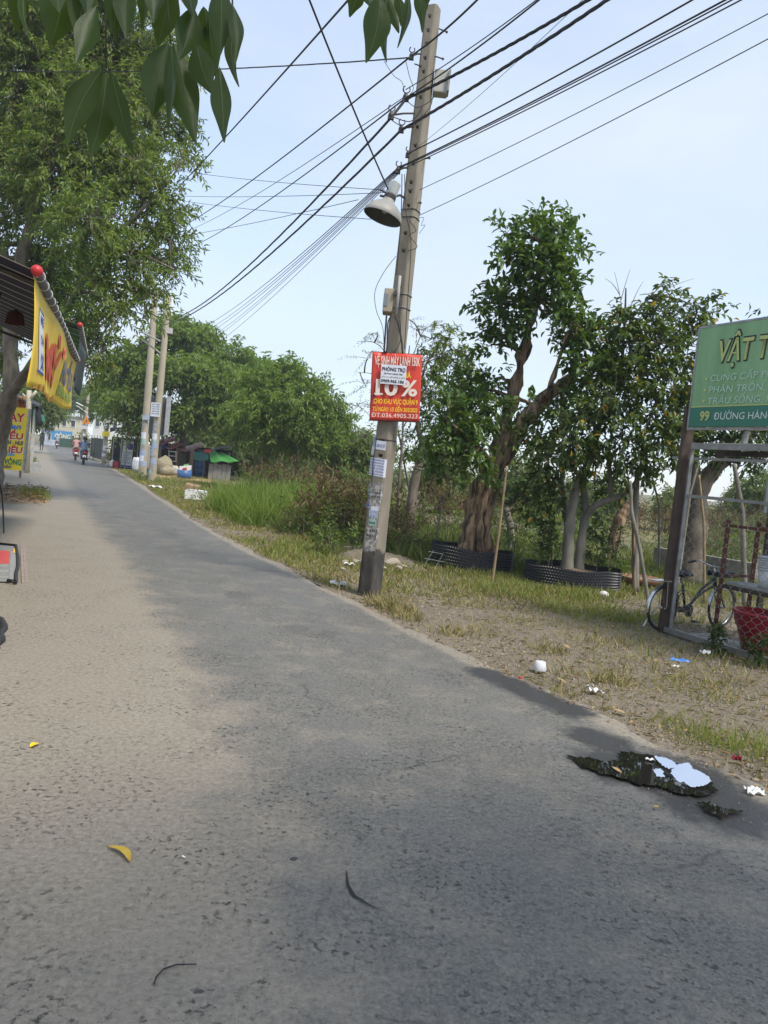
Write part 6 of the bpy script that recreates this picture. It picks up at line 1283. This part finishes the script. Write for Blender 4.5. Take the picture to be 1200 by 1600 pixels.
q = MB(); q.thick(lambda u, v: at(64 + 4 * u + 2 * (1 - v), 648 + 11 * (1 - v), Ys - .5), 3, 4, (0, .06, 0)); tag(q.build('hanging_cloth', M('mint_cloth', (.08, .26, .18))), 'mint green rag hanging beside the black cloth', 'cloth')
PALEB = M('pale_bark', (.55, .5, .4), (.42, .38, .3), 4, .9); b = at(44, 700, 30); b.z = -.05
q = MB(); 
tt = root('pruned_tree', b, 'pale pruned tree stump with three bare forks behind the menu board', 'tree'); q.tube([b, at(44, 650, 30), at(45, 625, 30), at(45.5, 610, 30)], [.13, .11, .10, .09], 8); q.tube([at(45, 627, 30), at(52, 617, 30), at(57, 611, 30)], [.08, .06, .05], 7); q.tube([at(44, 624, 30), at(39, 619, 30), at(35, 615, 30)], [.05, .04, .03], 6); q.build('trunk', PALEB, tt, smooth=True)

# ------------------------------------------------------------------ twin poles and far poles
def round_pole(label, base_, toppx, r0, r1, mat=CONC2, papers=(), grp='utility poles'):
    t = root('utility_pole', base_, label, 'pole', grp); top = at(*toppx, base_.y); q = MB(); ax = (top - base_)
    q.tube([base_ - Z * .05] + [base_ + ax * (k / 8) for k in range(9)], [r0] + [r0 + (r1 - r0) * k / 8 for k in range(9)], 16); q.build('shaft', mat, t, smooth=True)
    for (z0, z1, a0, a1, m_) in papers:
        q = MB()
        def f(u, v): z = z0 + (z1 - z0) * v; a_ = a0 + (a1 - a0) * u; rr = r0 + (r1 - r0) * z / ax.z + .006; p = base_ + ax * (z / ax.z); return p + Vector((math.cos(a_), math.sin(a_), 0)) * rr
        q.sheet(f, 8, 2); q.build('paper_notice', m_, t)
    return t
random.seed(17)
def papers(n, z0, z1):
    out = []; z = z0
    while z < z1:
        h = random.uniform(.16, .34); a0 = random.uniform(3.3, 4.3); out.append((z, z + h, a0, a0 + random.uniform(1.0, 1.9), random.choice([PAPER, PAPER, PAPERB, GREY, GREY, PAPERG]))); z += h * random.uniform(.85, 1.1)
    return out
TW1, TW2 = gp(222, 744), gp(237, 752)
t1 = round_pole('left one of the two tall concrete poles at the roadside', TW1, (243, 452), .20, .14, CONC2, papers(12, .5, 2.6)); t2 = round_pole('right one of the two tall concrete poles, carrying the small street light', TW2, (263.5, 462), .175, .115, CONC2, papers(12, .3, 2.4))
q = MB(); p = at(228.5, 652, TW1.y - .25); q.obox(p, Vector((.18, 0, 0)), Vector((0, .01, 0)), Z * .12); q.build('name_plate', M('pale_blue_plate', (.4, .45, .55)), t1)
q = MB(); p = at(243, 640, TW2.y - .22); q.obox(p, Vector((.2, 0, 0)), Vector((0, .01, 0)), Z * .30); o = q.build('white_notice', PAPER, t2)
for k in range(5): text(o, 'CHO THUÊ', p + Vector((-.16, -.015, .2 - k * .1)), Vector((1, 0, 0)), Z, .32, .05, INK, .02)
q = MB(); q.tube([at(250.5, 552, TW2.y - .1), at(232, 538, TW2.y - .5), at(212, 523, TW2.y - .9)], .04, 8); q.tube([at(250, 560, TW2.y - .1), at(245, 553, TW2.y - .25)], .025, 6); q.build('lamp_arm', M('white_arm', (.6, .58, .52)), t2, smooth=True)
q = MB(); q.bar(at(221, 518, TW2.y - .9), at(250, 533, TW2.y - .5), .16, .06); q.build('lamp_head', M('lamp_grey', (.42, .42, .40)), t2)
q = MB(); p = at(265, 517, TW2.y); q.box(p, (.22, .2, .24)); q.build('junction_box', M('pale_box', (.55, .55, .52)), t2)
t = root('steel_cabinet', at(250, 676, TW2.y + .25), 'grey steel cabinet mounted on the twin poles', 'cabinet'); q = MB(); q.obox(at(248, 650, TW2.y + .3), Vector((.36, .0, 0)), Vector((0, .12, 0)), Z * .82); q.build('cabinet_body', M('cabinet_grey', (.14, .15, .17), (.1, .11, .125), 3, .5), t)
q = MB(); q.obox(at(262, 650, TW2.y + .2), Vector((.05, .0, 0)), Vector((0, .18, 0)), Z * .84); q.build('cabinet_edge', M('cabinet_pale', (.45, .46, .47)), t); q = MB(); p = at(249, 645, TW2.y + .165); q.obox(p, Vector((.006, 0, 0)), Vector((0, .006, 0)), Z * .78); q.build('door_seam', INK, t)
p3 = gp(129, 712); p3.x, p3.y = at(129, 700, 66).x, 66; p3.z = 0
t3 = round_pole('far concrete pole with the orange warning sign', p3, (141, 588), .17, .12, CONC2, papers(6, .4, 2.4)); 
q = MB(); c = at(134.5, 658, 65.6); s_ = .36; q.thick(lambda u, v: c + Vector(((u - .5) * 2 * s_ * (1 - v), 0, (v - .33) * s_ * 1.75)), 4, 4, (0, .03, 0)); q.build('warning_sign', M('orange_sign', (.75, .26, .02), (.7, .22, .02)), t3)
q = MB(); q.thick(lambda u, v: c + Vector(((u - .5) * .06 + .06 * v, -.01, -.10 + v * .24)), 1, 3, (0, .005, 0)); q.build('arrow_mark', INK, t3); q = MB(); q.obox(at(132, 667, 65.7), Vector((.28, 0, 0)), Vector((0, .015, 0)), Z * .18); q.build('sign_plate', PAPER, t3)
q = MB(); q.tube([at(136, 645, 65.8), at(120, 634, 65)], .04, 6); q.tube([at(133, 636, 65.6), at(119, 629, 65)], .06, 6); q.build('lamp_arm', WHITE, t3)
p4 = gp(162, 725); t4 = round_pole('concrete pole with yellow notice among the stalls', p4, (176, 556), .16, .11, CONC2, papers(9, .2, 1.9)); q = MB(); q.obox(at(165.5, 678, p4.y - .25), Vector((.24, 0, 0)), Vector((0, .01, 0)), Z * .16); q.build('yellow_notice', M('notice_yellow', (.72, .6, .03)), t4)
q = MB(); q.obox(at(167, 664, p4.y - .25), Vector((.2, 0, 0)), Vector((0, .01, 0)), Z * .2); q.build('paper_notice', PAPER, t4)
cable('far cable pair joining the twin poles to the pole by the stalls', at(240, 520, TW1.y), at(176, 570, p4.y), .1, .03); cable('far cable hanging from the twin poles down to the lane end', at(238, 535, TW1.y), at(141, 600, 66), .3, .03)

# ------------------------------------------------------------------ scrap stall under the domed tree
def P_(px, py, Y, z=None): p = at(px, py, Y); return p if z is None else Vector((p.x, p.y, z))
Yk = 43.5; DKC = M('dark_canvas', (.03, .03, .032)); t = root('scrap_shack', P_(260, 740, Yk + 3, 0), 'ramshackle scrap shack with patched tarp roof under the domed tree', 'shack')
q = MB(); q.thick(lambda u, v: P_(243 + 118 * u, 736, Yk + 4, -.05) + Z * 1.75 * v, 2, 1, (0, .1, 0)); q.build('back_wall', DKC, t)
for x0, x1, yy, m_, nm in ((243, 262, 693, M('blue_tarp', (.03, .08, .32)), 'blue_tarp'), (258, 286, 690, M('pink_tarp', (.5, .2, .17), (.4, .13, .1)), 'pink_tarp'), (280, 316, 694, M('faded_tarp', (.5, .3, .25), (.35, .12, .1)), 'faded_tarp'), (240, 275, 683, M('red_tarp', (.45, .08, .08)), 'red_tarp'), (300, 360, 700, DKC, 'dark_tarp')):
    q = MB(); q.thick(lambda u, v: P_(x0 + (x1 - x0) * u, yy + 3 * math.sin(u * 5) + 8 * (1 - v) * (1 if nm != 'dark_tarp' else .4), Yk + .3 + 3.4 * v + (.2 if 'red' in nm else 0) + x0 * .0015), 8, 4, (0, 0, -.03)); q.build(nm, m_, t, smooth=True)
for px, w in ((248, .1), (298.5, .22), (318, .08), (275, .08), (356, .08)):
    q = MB(); p = P_(px, 735, Yk + .5, -.05); q.bar(p, p + Z * 1.6, w); q.build('post', M('brown_post', (.2, .14, .09)), t)
q = MB(); 
for a_ in ((264, 703), (275, 705)): q.bar(P_(a_[0], 722, Yk - .3), P_(a_[0], a_[1], Yk - .3), .05)
for yy in (705, 712, 720): q.bar(P_(264, yy, Yk - .3), P_(275, yy + 1, Yk - .3), .05)
q.build('shelf_rack', M('pale_rack', (.4, .38, .33)), t)
q = MB(); q.thick(lambda u, v: P_(303 + 23 * u, 718 - 12 * v + 2 * math.sin(u * 3.1) * (1 - v), Yk - .2), 6, 3, (0, .03, 0)); tag(q.build('teal_tarp', M('teal_net', (.03, .13, .12))), 'dark teal tarp above the blue barrel', 'tarp')
q = MB(); q.thick(lambda u, v: P_(320 + 9 * u, 707 - 5 * v, Yk - .3), 4, 2, (0, .05, 0)); tag(q.build('red_cloth', M('red_cloth', (.5, .03, .03))), 'bright red cloth beside the green tarp', 'cloth')
q = MB(); q.thick(lambda u, v: P_(325 + 24 * u + 22 * (1 - v) * u + 4 * (1 - v), 703 + 19 * (1 - v) + 5 * u * v + 1.2 * math.sin(u * 12), Yk - .8 + 1.5 * v), 14, 6, (0, .03, 0)); tag(q.build('green_tarp', M('green_tarp', (.07, .30, .06), (.05, .22, .045), 4, .6), smooth=True), 'bright green tarp sloping over the scrap beside the tall grass', 'tarp')
t = root('scrap_fence', P_(345, 738, Yk - .5, 0), 'grey scrap panel fence under the green tarp', 'fence')
for k in range(5):
    q = MB(); p = P_(329 + k * 7, 738, Yk - .5, -.05); q.box((p.x, p.y, .4), (.23, .05, .9 + .1 * (k % 2)), 0); q.build('panel', M('grey_scrap', (.2, .2, .19), (.28, .26, .22), 4, .8), t)
BLUEP = M('blue_barrel', (.05, .14, .33), (.04, .11, .26), 4, .45)
p = gp(311, 745); t = root('barrel', p, 'tall blue plastic barrel standing in front of the scrap shack', 'barrel', 'blue barrels'); q = MB(); q.lathe([(.27, 0), (.29, .03), (.295, .3), (.305, .31), (.295, .33), (.295, .62), (.305, .63), (.295, .65), (.28, .88), (.24, .92), (0, .92)], p, n=20, cap=False); q.build('barrel_body', BLUEP, t, smooth=True); q = MB(); q.torus(p + Z * .9, Z, .26, .02, 20, 6); q.build('rim', BLUEP, t)
p = gp(287.5, 747); t = root('barrel', p, 'cut down blue barrel filled with boxes', 'barrel', 'blue barrels'); q = MB(); q.lathe([(.32, 0), (.36, .03), (.38, .42), (.36, .42), (.34, .1), (0, .08)], p, n=20); q.build('barrel_body', BLUEP, t, smooth=True)
for k, (dx, dz, sx, m_, lb) in enumerate(((-.1, .50, .3, WHITE, 'white carton on the left inside the cut barrel'), (.18, .55, .26, WHITE, 'white carton on the right inside the cut barrel'), (.02, .42, .2, M('red_carton', (.5, .05, .04)), 'red carton at the front of the cut barrel'), (.05, .62, .2, M('green_carton', (.15, .4, .2)), 'green carton on top inside the cut barrel'))):
    q = MB(); q.obox(p + Vector((dx, -.05 + .1 * (k % 2), dz)), Vector((sx / 2, .02, .03)), Vector((-.01, .12, 0)), Vector((0, 0, .13))); tag(q.build('carton', m_), lb, 'carton', 'cartons in the cut barrel')
def sack(label, px, py, Y, w, h, mat, seed, lean=0.0):
    random.seed(seed); b = P_(px, py, Y, 0); q = MB(); q.sphere((0, 0, 0), 1, 16, 12)
    V2 = []
    for x, y, z in q.v:
        k = 1 + .10 * math.sin(x * 4 + seed) * math.sin(z * 3 + y * 4); V2.append((b.x + x * w / 2 * k + lean * z * h, b.y + y * w * .38 * k, max(-.02, h * (.5 + .5 * (abs(z) ** .7) * (1 if z > 0 else -1)) * k)))
    q.v = V2; return tag(q.build('sack', mat, smooth=True), label, 'sack', 'sacks by the stall')
TAN = M('woven_sack', (.34, .30, .2), (.26, .225, .15), 7, .85); 
sack('tall tan woven sack right behind the twin poles', 256, 737, Yk - 1.2, .95, 1.0, TAN, 1); sack('lower tan sack leaning in front of the tall one', 261, 741, Yk - 2, .75, .5, TAN, 2, .1); sack('whitish sack beside the tree trunk', 271, 738, Yk - 1, .6, .55, M('white_sack', (.5, .48, .44)), 3, .05); sack('white plastic bag standing behind the left twin pole', 212, 737, 42, .5, .8, M('white_bag', (.58, .6, .62)), 4)
t = root('standing_poster', gp(198, 732), 'white standing poster with purple picture leaning at the roadside', 'poster'); Yq = gp(198, 732).y
w00, w10, w01, w11 = P_(187, 730, Yq), P_(206, 733, Yq), P_(192.5, 686, Yq), P_(211, 688, Yq)
def wq(u0, u1, v0, v1, k, mat, nm): q = MB(); q.thick(lambda u, v: ((w00 * (1 - (u0 + (u1 - u0) * u)) + w10 * (u0 + (u1 - u0) * u)) * (1 - (v0 + (v1 - v0) * v)) + (w01 * (1 - (u0 + (u1 - u0) * u)) + w11 * (u0 + (u1 - u0) * u)) * (v0 + (v1 - v0) * v)) - Vector((0, k, 0)), 1, 1, (0, .01, 0)); return q.build(nm, mat, t)
wq(0, 1, 0, 1, 0, M('black_frame', (.03, .03, .035)), 'frame'); wq(.07, .93, .03, .97, .02, WHITE, 'poster_sheet'); PUR = M('purple_print', (.12, .06, .28), (.18, .1, .34), 6, .6)
wq(.5, .9, .66, .86, .03, PUR, 'purple_picture'); wq(.3, .6, .74, .93, .035, M('grey_print', (.4, .4, .44)), 'grey_picture'); wq(.08, .92, .04, .10, .03, PUR, 'purple_strip')
wX, wU = (w10 - w00).normalized(), (w01 - w00).normalized()
for k in range(7): text(t, 'MMMMMM' if 0 else 'IIIIIIIIII', w00 + (w10 - w00) * .18 + (w01 - w00) * (.56 - k * .06) - Vector((0, .035, 0)), wX, wU, (w10 - w00).length * (.66 - .1 * (k % 3)), .035, M('grey_ink', (.25, .25, .27)), 0) if False else wq(.16, .84 - .12 * (k % 3), .54 - k * .06, .555 - k * .06 + .008, .03, M('grey_ink', (.3, .3, .33)), 'text_line')
t = root('market_stall', P_(190, 725, 47, 0), 'dark roadside stall with red canopy behind the standing poster', 'stall')
q = MB(); q.thick(lambda u, v: P_(172 + 48 * u, 722, 48, -.05) + Z * 1.9 * v, 2, 1, (0, .1, 0)); q.build('back_panel', DKC, t); q = MB(); q.thick(lambda u, v: P_(201 - 3 * (1 - v) + 21 * u, 681 - 21 * v, 45.5 + .5 * v), 4, 3, (0, .04, 0)); q.build('red_canopy', M('dull_red_canvas', (.42, .10, .07), (.34, .08, .06)), t)
q = MB(); q.thick(lambda u, v: P_(172 + 22 * u, 668 + 6 * (1 - v) * (1 - u), 45.5 + 2 * v), 3, 2, (0, 0, -.05)); q.build('dark_roof', DKC, t); q = MB(); q.obox(P_(186, 674, 45.3), Vector((.22, 0, 0)), Vector((0, .02, 0)), Z * .1); q.build('small_sign', PAPER, t)
for px in (175, 188, 196, 214):
    p = P_(px, 720, 45.6, -.05); q = MB(); q.bar(p, p + Z * 2.0, .06); q.build('post', M('pale_rack', (.4, .38, .33)), t)
for k in range(4):
    q = MB(); p = P_(170, 722, 46.2, .25 + k * .28); q.box(p, (.45, .4, .05)); q.build('shelf', M('brown_post', (.2, .14, .09)), t)
q = MB(); p = P_(182, 725, 45.2, .2); q.box(p, (.34, .3, .42)); tag(q.build('crate', M('red_crate', (.4, .05, .04))), 'red crate on the ground left of the standing poster', 'crate'); q = MB(); p = P_(180, 716, 45.4, .55); q.box(p, (.3, .25, .3)); 
sack('small white bag left of the red crate', 175.5, 724, 45.4, .32, .45, WHITE, 6)
FO = M('white_foam', (.75, .76, .75), (.66, .67, .66), 5, .8); c = gp(304, 780); t = root('foam_box', c, 'white foam box lying in the grass at the road bend', 'box'); q = MB(); q.box((c.x, c.y + .15, .13), (.66, .35, .28), 0, .1); q.build('box_body', FO, t); q = MB(); q.box((c.x + .0, c.y + .15, .285), (.6, .3, .02), 0, .1); q.build('lid', FO, t)
q = MB(); p = P_(300, 766, c.y + .5, .33); q.obox(p, Vector((.22, 0, -.03)), Vector((0, .15, .03)), Vector((.02, 0, .1))); tag(q.build('cardboard_box', M('cardboard', (.30, .2, .11), (.22, .15, .085))), 'brown cardboard box behind the white foam box', 'box')
q = MB(); q.sheet(lambda u, v: P_(235 + 95 * u, 745, 38 + 5.5 * v, .004 + .03 * math.sin(u * 9) * math.sin(v * 5)), 12, 6); tag(q.build('straw_ground', soil('straw_soil', (.3, .21, .1), (.4, .3, .16), (.24, .14, .08), 1.5, .4)), kind='structure', label='orange straw covered ground before the scrap shack')
litter('paper_scrap', 'white scrap on the verge below the twin poles', 'paper', crumple(243, 762, .4, .25, .08, 12), WHITE)

# ------------------------------------------------------------------ far end of the lane
def building(label, px, py0, Y, w, h, mat, seed, roofm, cols, rows):
    random.seed(seed); b = P_(px, py0, Y, 0); t = root('building', b, label, 'building', 'buildings at the lane end'); W2, H2 = w * m2(Y), h * m2(Y)
    q = MB(); q.box((b.x, b.y + 2, H2 / 2 - .1), (W2, 4, H2)); q.build('wall', mat, t); q = MB(); q.box((b.x, b.y + 1.9, H2 + .0), (W2 + .5, 4.4, .18)); q.build('roof', roofm, t)
    for r_ in range(rows):
        for c in range(cols):
            x = b.x + (c + .5 - cols / 2) * W2 / cols; z = H2 * (r_ + .55) / rows
            q = MB(); q.box((x, b.y - .03, z), (W2 / cols * .5, .08, H2 / rows * .5)); f = q.build('window', WHITE, t); q = MB(); q.box((x, b.y - .085, z), (W2 / cols * .4, .03, H2 / rows * .4)); q.build('pane', M('dark_glass', (.05, .06, .07), None, 4, .15), f)
CRM = M('cream_wall', (.58, .53, .40), (.5, .45, .34), 2, .9); WHW = M('white_wall', (.66, .66, .63), (.58, .58, .55), 2, .9); GRF = M('grey_roof', (.35, .36, .36))
building('cream two storey house above the far blue banner', 98, 700, 118, 42, 47, CRM, 1, GRF, 3, 2); building('white house behind the far right fence', 170, 708, 92, 55, 60, WHW, 2, M('pale_green_roof', (.45, .55, .5)), 4, 2); building('pale bluish building at the far left of the lane end', 72, 698, 112, 18, 24, M('bluish_wall', (.5, .55, .62)), 3, GRF, 2, 1)
t = root('street_banner', P_(97, 690, 108), 'blue banner with cream lettering across the far lane end', 'banner'); q = MB(); q.thick(lambda u, v: P_(80 + 33 * u, 687 - 14 * v + 1.5 * u, 108), 4, 2, (0, .05, 0)); q.build('sheet', M('blue_banner', (.05, .25, .5), (.08, .3, .55)), t); text(t, 'CÔNG', P_(85, 684.2, 107.9), Vector((1, 0, 0)), Z, 25 * m2(108), 7 * m2(108), M('cream_ink', (.8, .75, .5)), .05)
t = root('green_fence', P_(104, 700, 107, 0), 'dark green sheet fence under the blue banner', 'fence')
for k in range(6):
    p = P_(94 + 4 * k, 699, 107, .55); q = MB(); q.box(p, (.35, .06, 1.3)); q.build('panel', M('dark_green_sheet', (.03, .08, .05), (.04, .1, .06)), t)
t = root('metal_fence', P_(150, 712, 58, 0), 'dark wire fence with pale posts right of the scooters', 'fence')
for k in range(6):
    p = P_(141 + k * 4.5, 712, 62 - k * 1.6, -.05); q = MB(); q.bar(p, p + Z * 1.9, .08); q.build('post', M('pale_rack', (.4, .38, .33)), t)
p, p2 = P_(141, 712, 62, .9), P_(163.5, 712, 54, .9); q = MB(); q.bar(p, p2, .03, 1.5); q.build('panel', M('dark_fence', (.04, .045, .04), (.08, .09, .07), 3, .8), t)
bush('green hedge at the far lane end right of the banner', 128, 700, 85, 30, 30, L_FAR, 8, 51, dict(S_BUSH, L=.4, W=.14, spray=dict(S_BUSH['spray'], dens=40, tl=.8)), grp='bushes at the lane end'); bush('green bush over the dark wire fence', 158, 704, 60, 36, 34, L_BUSH, 8, 52, dict(S_BUSH, L=.3, W=.1, spray=dict(S_BUSH['spray'], dens=50, tl=.6)), grp='bushes at the lane end'); bush('low green bush left of the lane by the food stall', 44, 708, 36, 20, 16, L_BUSH, 6, 53, dict(S_BUSH, L=.15, W=.06), grp='bushes at the lane end'); bush('weeds at the foot of the twin poles', 228, 750, 33.5, 26, 10, L_BUSH, 6, 54, dict(S_BUSH, L=.12, W=.04), grp='bushes at the lane end')

# ------------------------------------------------------------------ people and scooters
def person(label, origin, yaw, bones, cols, extras=None, grp='people on the lane'):
    """one continuous body: bones = [(a, b, ra, rb, colour key)] in local metres, remeshed together"""
    q = MB(); segs = []
    for a, b, ra, rb, c in bones:
        a, b = Vector(a), Vector(b); segs.append((a, b, c)); k = 5
        q.tube([a.lerp(b, i / k) for i in range(k + 1)], [ra + (rb - ra) * i / k for i in range(k + 1)], 12); q.sphere(a, ra, 12, 8); q.sphere(b, rb, 12, 8)
    me = bpy.data.meshes.new('body'); me.from_pydata(q.v, [], q.f); ob = bpy.data.objects.new('tmp', me); COL.objects.link(ob)
    md = ob.modifiers.new('r', 'REMESH'); md.mode = 'VOXEL'; md.voxel_size = .022; md2 = ob.modifiers.new('s', 'SMOOTH'); md2.iterations = 3; md2.factor = .5
    bpy.context.view_layer.update(); dg = bpy.context.evaluated_depsgraph_get(); m2_ = bpy.data.meshes.new_from_object(ob.evaluated_get(dg)); bpy.data.objects.remove(ob)
    keys = list(cols); idx = []
    for p in m2_.polygons:
        c = p.center; best = min(segs, key=lambda s: (c - (s[0] + (s[1] - s[0]) * max(0, min(1, (c - s[0]).dot(s[1] - s[0]) / max(1e-6, (s[1] - s[0]).length_squared))))).length); idx.append(keys.index(best[2]))
    m2_.polygons.foreach_set('material_index', idx); M4 = Matrix.Translation(origin) @ Matrix.Rotation(yaw, 4, 'Z'); m2_.transform(M4)
    t = root('person', origin, label, 'person', grp); m2_.materials.clear(); link_mesh('body', m2_, [cols[k] for k in keys], t, smooth=True)
    for nm, mb_, mat in (extras or []):
        mb_.v = [tuple(M4 @ Vector(v)) for v in mb_.v]; mb_.build(nm, mat, t, smooth=True)
    return t
SKIN = M('skin', (.42, .25, .17), (.38, .22, .15), 5, .6); HAIR = M('black_hair', (.015, .012, .012), (.025, .02, .02), 9, .5); JEAN = M('dark_trousers', (.06, .07, .10), (.045, .05, .075)); 
def rider_bones(y0=0.0, arms=True):
    o = lambda x, y, z: (x, y + y0, z); B_ = [(o(0, -.12, .86), o(0, -.05, 1.12), .17, .16, 'top'), (o(0, -.05, 1.12), o(0, 0, 1.30), .17, .13, 'top'), (o(-.16, -.02, 1.3), o(.16, -.02, 1.3), .075, .075, 'top'), (o(0, 0, 1.32), o(0, .02, 1.44), .055, .05, 'skin'), (o(0, .03, 1.5), o(0, .035, 1.56), .092, .095, 'head')]
    for s in (-1, 1):
        B_ += [(o(s * .18, -.02, 1.3), o(s * .27, .1, 1.08), .06, .048, 'top'), (o(s * .27, .1, 1.08), o(s * .27, .38, 1.02), .045, .035, 'top'), (o(s * .27, .38, 1.02), o(s * .27, .46, 1.0), .035, .03, 'skin'),
               (o(s * .1, -.1, .84), o(s * .17, .3, .76), .105, .075, 'leg'), (o(s * .17, .3, .76), o(s * .14, .2, .36), .07, .045, 'leg'), (o(s * .14, .2, .34), o(s * .14, .36, .31), .042, .035, 'shoe')]
    return B_
def scooter(label, origin, yaw, paint):
    t = root('scooter', origin, label, 'scooter', 'scooters on the lane'); M4 = Matrix.Translation(origin) @ Matrix.Rotation(yaw, 4, 'Z')
    def put(mb_, nm, mat, par=None, sm=True): mb_.v = [tuple(M4 @ Vector(v)) for v in mb_.v]; return mb_.build(nm, mat, par or t, smooth=sm)
    for y in (-.62, .62):
        q = MB(); q.torus((0, y, .25), (1, 0, 0), .195, .055, 24, 10); w = put(q, 'wheel', BLACK); q = MB(); q.lathe([(.02, -.05), (.15, -.03), (.15, .03), (.02, .05)], (0, y, .25), (1, 0, 0), 16, cap=True); put(q, 'rim', GALV, w)
    q = MB(); q.tube([(0, -.85, .66), (0, -.7, .64), (0, -.4, .58), (0, -.1, .45), (0, .05, .32)], [.09, .15, .17, .15, .1], 14, sx=1.0); put(q, 'rear_body', paint)
    q = MB(); q.thick(lambda u, v: Vector(((u - .5) * .3, -.1 + .45 * v, .30)), 2, 2, (0, 0, .06)); put(q, 'footboard', BLACK, sm=False)
    q = MB(); q.tube([(0, .36, .32), (0, .42, .6), (0, .36, .9)], [.16, .18, .10], 12); put(q, 'leg_shield', paint)
    q = MB(); q.tube([(0, -.78, .80), (0, -.4, .80), (0, -.05, .74)], [.11, .13, .10], 12); put(q, 'seat', BLACK)
    q = MB(); q.tube([(-.34, .34, 1.0), (-.1, .38, 1.0), (.1, .38, 1.0), (.34, .34, 1.0)], .02, 8); h = put(q, 'handlebar', BLACK)
    for s in (-1, 1):
        q = MB(); q.tube([(s * .22, .38, 1.0), (s * .3, .36, 1.2)], .008, 6); q.sphere((s * .3, .36, 1.24), .055, 10, 8, 0, (1.2, .3, .9)); put(q, 'mirror', BLACK, h)
    q = MB(); q.tube([(0, .36, .95), (0, .5, .6), (0, .62, .25)], .035, 8); put(q, 'fork', DKMETAL); q = MB(); q.torus((0, .62, .25), (1, 0, 0), .27, .03, 12, 6, .3, 2.2, u=(0, 1, 0)); put(q, 'front_fender', paint)
    q = MB(); q.sphere((0, -.9, .72), .07, 10, 8, 0, (1.5, .5, .8)); put(q, 'tail_light', M('tail_red', (.5, .02, .02), None, 5, .3))
    q = MB(); q.obox((0, -.93, .50), (.095, 0, 0), (0, .006, -.004), (0, .01, .07)); put(q, 'number_plate', WHITE, sm=False); q = MB(); q.tube([(0, -.8, .6), (0, -.92, .42), (0, -.95, .35)], [.07, .06, .04], 8); put(q, 'rear_fender', BLACK)
    q = MB(); q.tube([(.14, -.1, .28), (.16, -.5, .3), (.17, -.85, .36)], [.03, .05, .045], 8); put(q, 'exhaust', DKMETAL); return t
yw = math.atan2(RD.y, RD.x) - math.pi / 2
def helmet(y0=0.0): q = MB(); q.sphere((0, .03 + y0, 1.56), .135, 14, 10, 0, (1, 1.1, .95)); return q
def ponytail(y0=0.0): q = MB(); q.tube([(0, -.06 + y0, 1.55), (0, -.13 + y0, 1.45), (0, -.14 + y0, 1.25)], [.05, .045, .02], 8); return q
s1 = gp(117.5, 719); s2 = gp(130, 725.5); s3 = gp(88.5, 701)
RSC = M('scooter_red', (.42, .015, .025), (.35, .012, .02), 4, .3); BSC = M('scooter_dark', (.06, .015, .02), (.04, .012, .015), 4, .3)
scooter('red scooter ridden by the person in a pink shirt', s1, yw, RSC); scooter('dark red scooter ridden by the person in a blue jacket', s2, yw, BSC); scooter('distant dark scooter riding toward the blue banner', s3, yw, BSC)
mtop = lambda nm, c: M(nm, c, tuple(x * .85 for x in c), 6, .85)
person('rider in a pink shirt and cream helmet on the red scooter', s1, yw, rider_bones(-.15), dict(top=mtop('pink_shirt', (.55, .3, .28)), skin=SKIN, head=SKIN, leg=M('blue_trousers', (.18, .24, .36)), shoe=BLACK), [('helmet', helmet(-.15), M('cream_helmet', (.6, .5, .4), None, 5, .3))])
person('rider in a blue jacket with dark ponytail on the dark scooter', s2, yw, rider_bones(-.15), dict(top=mtop('blue_jacket', (.14, .2, .33)), skin=SKIN, head=HAIR, leg=JEAN, shoe=BLACK), [('ponytail', ponytail(-.15), HAIR), ('helmet', helmet(-.15), HAIR)])
person('distant rider in grey on the far scooter', s3, yw, rider_bones(-.15), dict(top=mtop('grey_shirt', (.26, .29, .33)), skin=SKIN, head=SKIN, leg=JEAN, shoe=BLACK), [('helmet', helmet(-.15), M('pale_helmet', (.45, .47, .5), None, 5, .3))])
wb = [((0, 0, .92), (0, 0, 1.15), .14, .13, 'top'), ((0, 0, 1.15), (0, 0, 1.36), .15, .12, 'top'), ((-.14, 0, 1.36), (.14, 0, 1.36), .065, .065, 'top'), ((0, 0, 1.38), (0, .01, 1.5), .05, .045, 'skin'), ((0, .02, 1.57), (0, .02, 1.63), .09, .09, 'head')]
for s in (-1, 1): wb += [((s * .17, 0, 1.35), (s * .22, -.02, 1.1), .055, .042, 'top'), ((s * .22, -.02, 1.1), (s * .22, .12, .9), .04, .032, 'skin'), ((s * .22, .12, .9), (s * .22, .16, .83), .035, .025, 'skin'), ((s * .08, 0, .9), (s * .09, .06 * s, .5), .10, .065, 'leg'), ((s * .09, .06 * s, .5), (s * .09, .02 * s, .1), .055, .04, 'skin'), ((s * .09, .02 * s, .06), (s * .09, .14 + .02 * s, .04), .04, .032, 'shoe')]
pd = gp(64.5, 704); person('pedestrian in dark red shorts walking at the left roadside', pd, yw + 2.6, wb, dict(top=mtop('dark_top', (.05, .04, .06)), skin=SKIN, head=HAIR, leg=mtop('dark_red_shorts', (.14, .03, .04)), shoe=BLACK))

# ------------------------------------------------------------------ thin haze in the air
hz = bpy.data.materials.new('haze_air'); hz.use_nodes = True; hn = hz.node_tree.nodes; hn.remove(hn['Principled BSDF'])
pv = hn.new('ShaderNodeVolumePrincipled'); pv.inputs['Color'].default_value = (.86, .92, 1, 1); pv.inputs['Density'].default_value = .0010; pv.inputs['Anisotropy'].default_value = .2
hz.node_tree.links.new(pv.outputs[0], hn['Material Output'].inputs['Volume'])
q = MB(); q.box((0, 80, 14), (500, 520, 30.2)); o = tag(q.build('haze', hz), 'thin pale haze in the air over the whole lane', 'haze', kind='stuff')
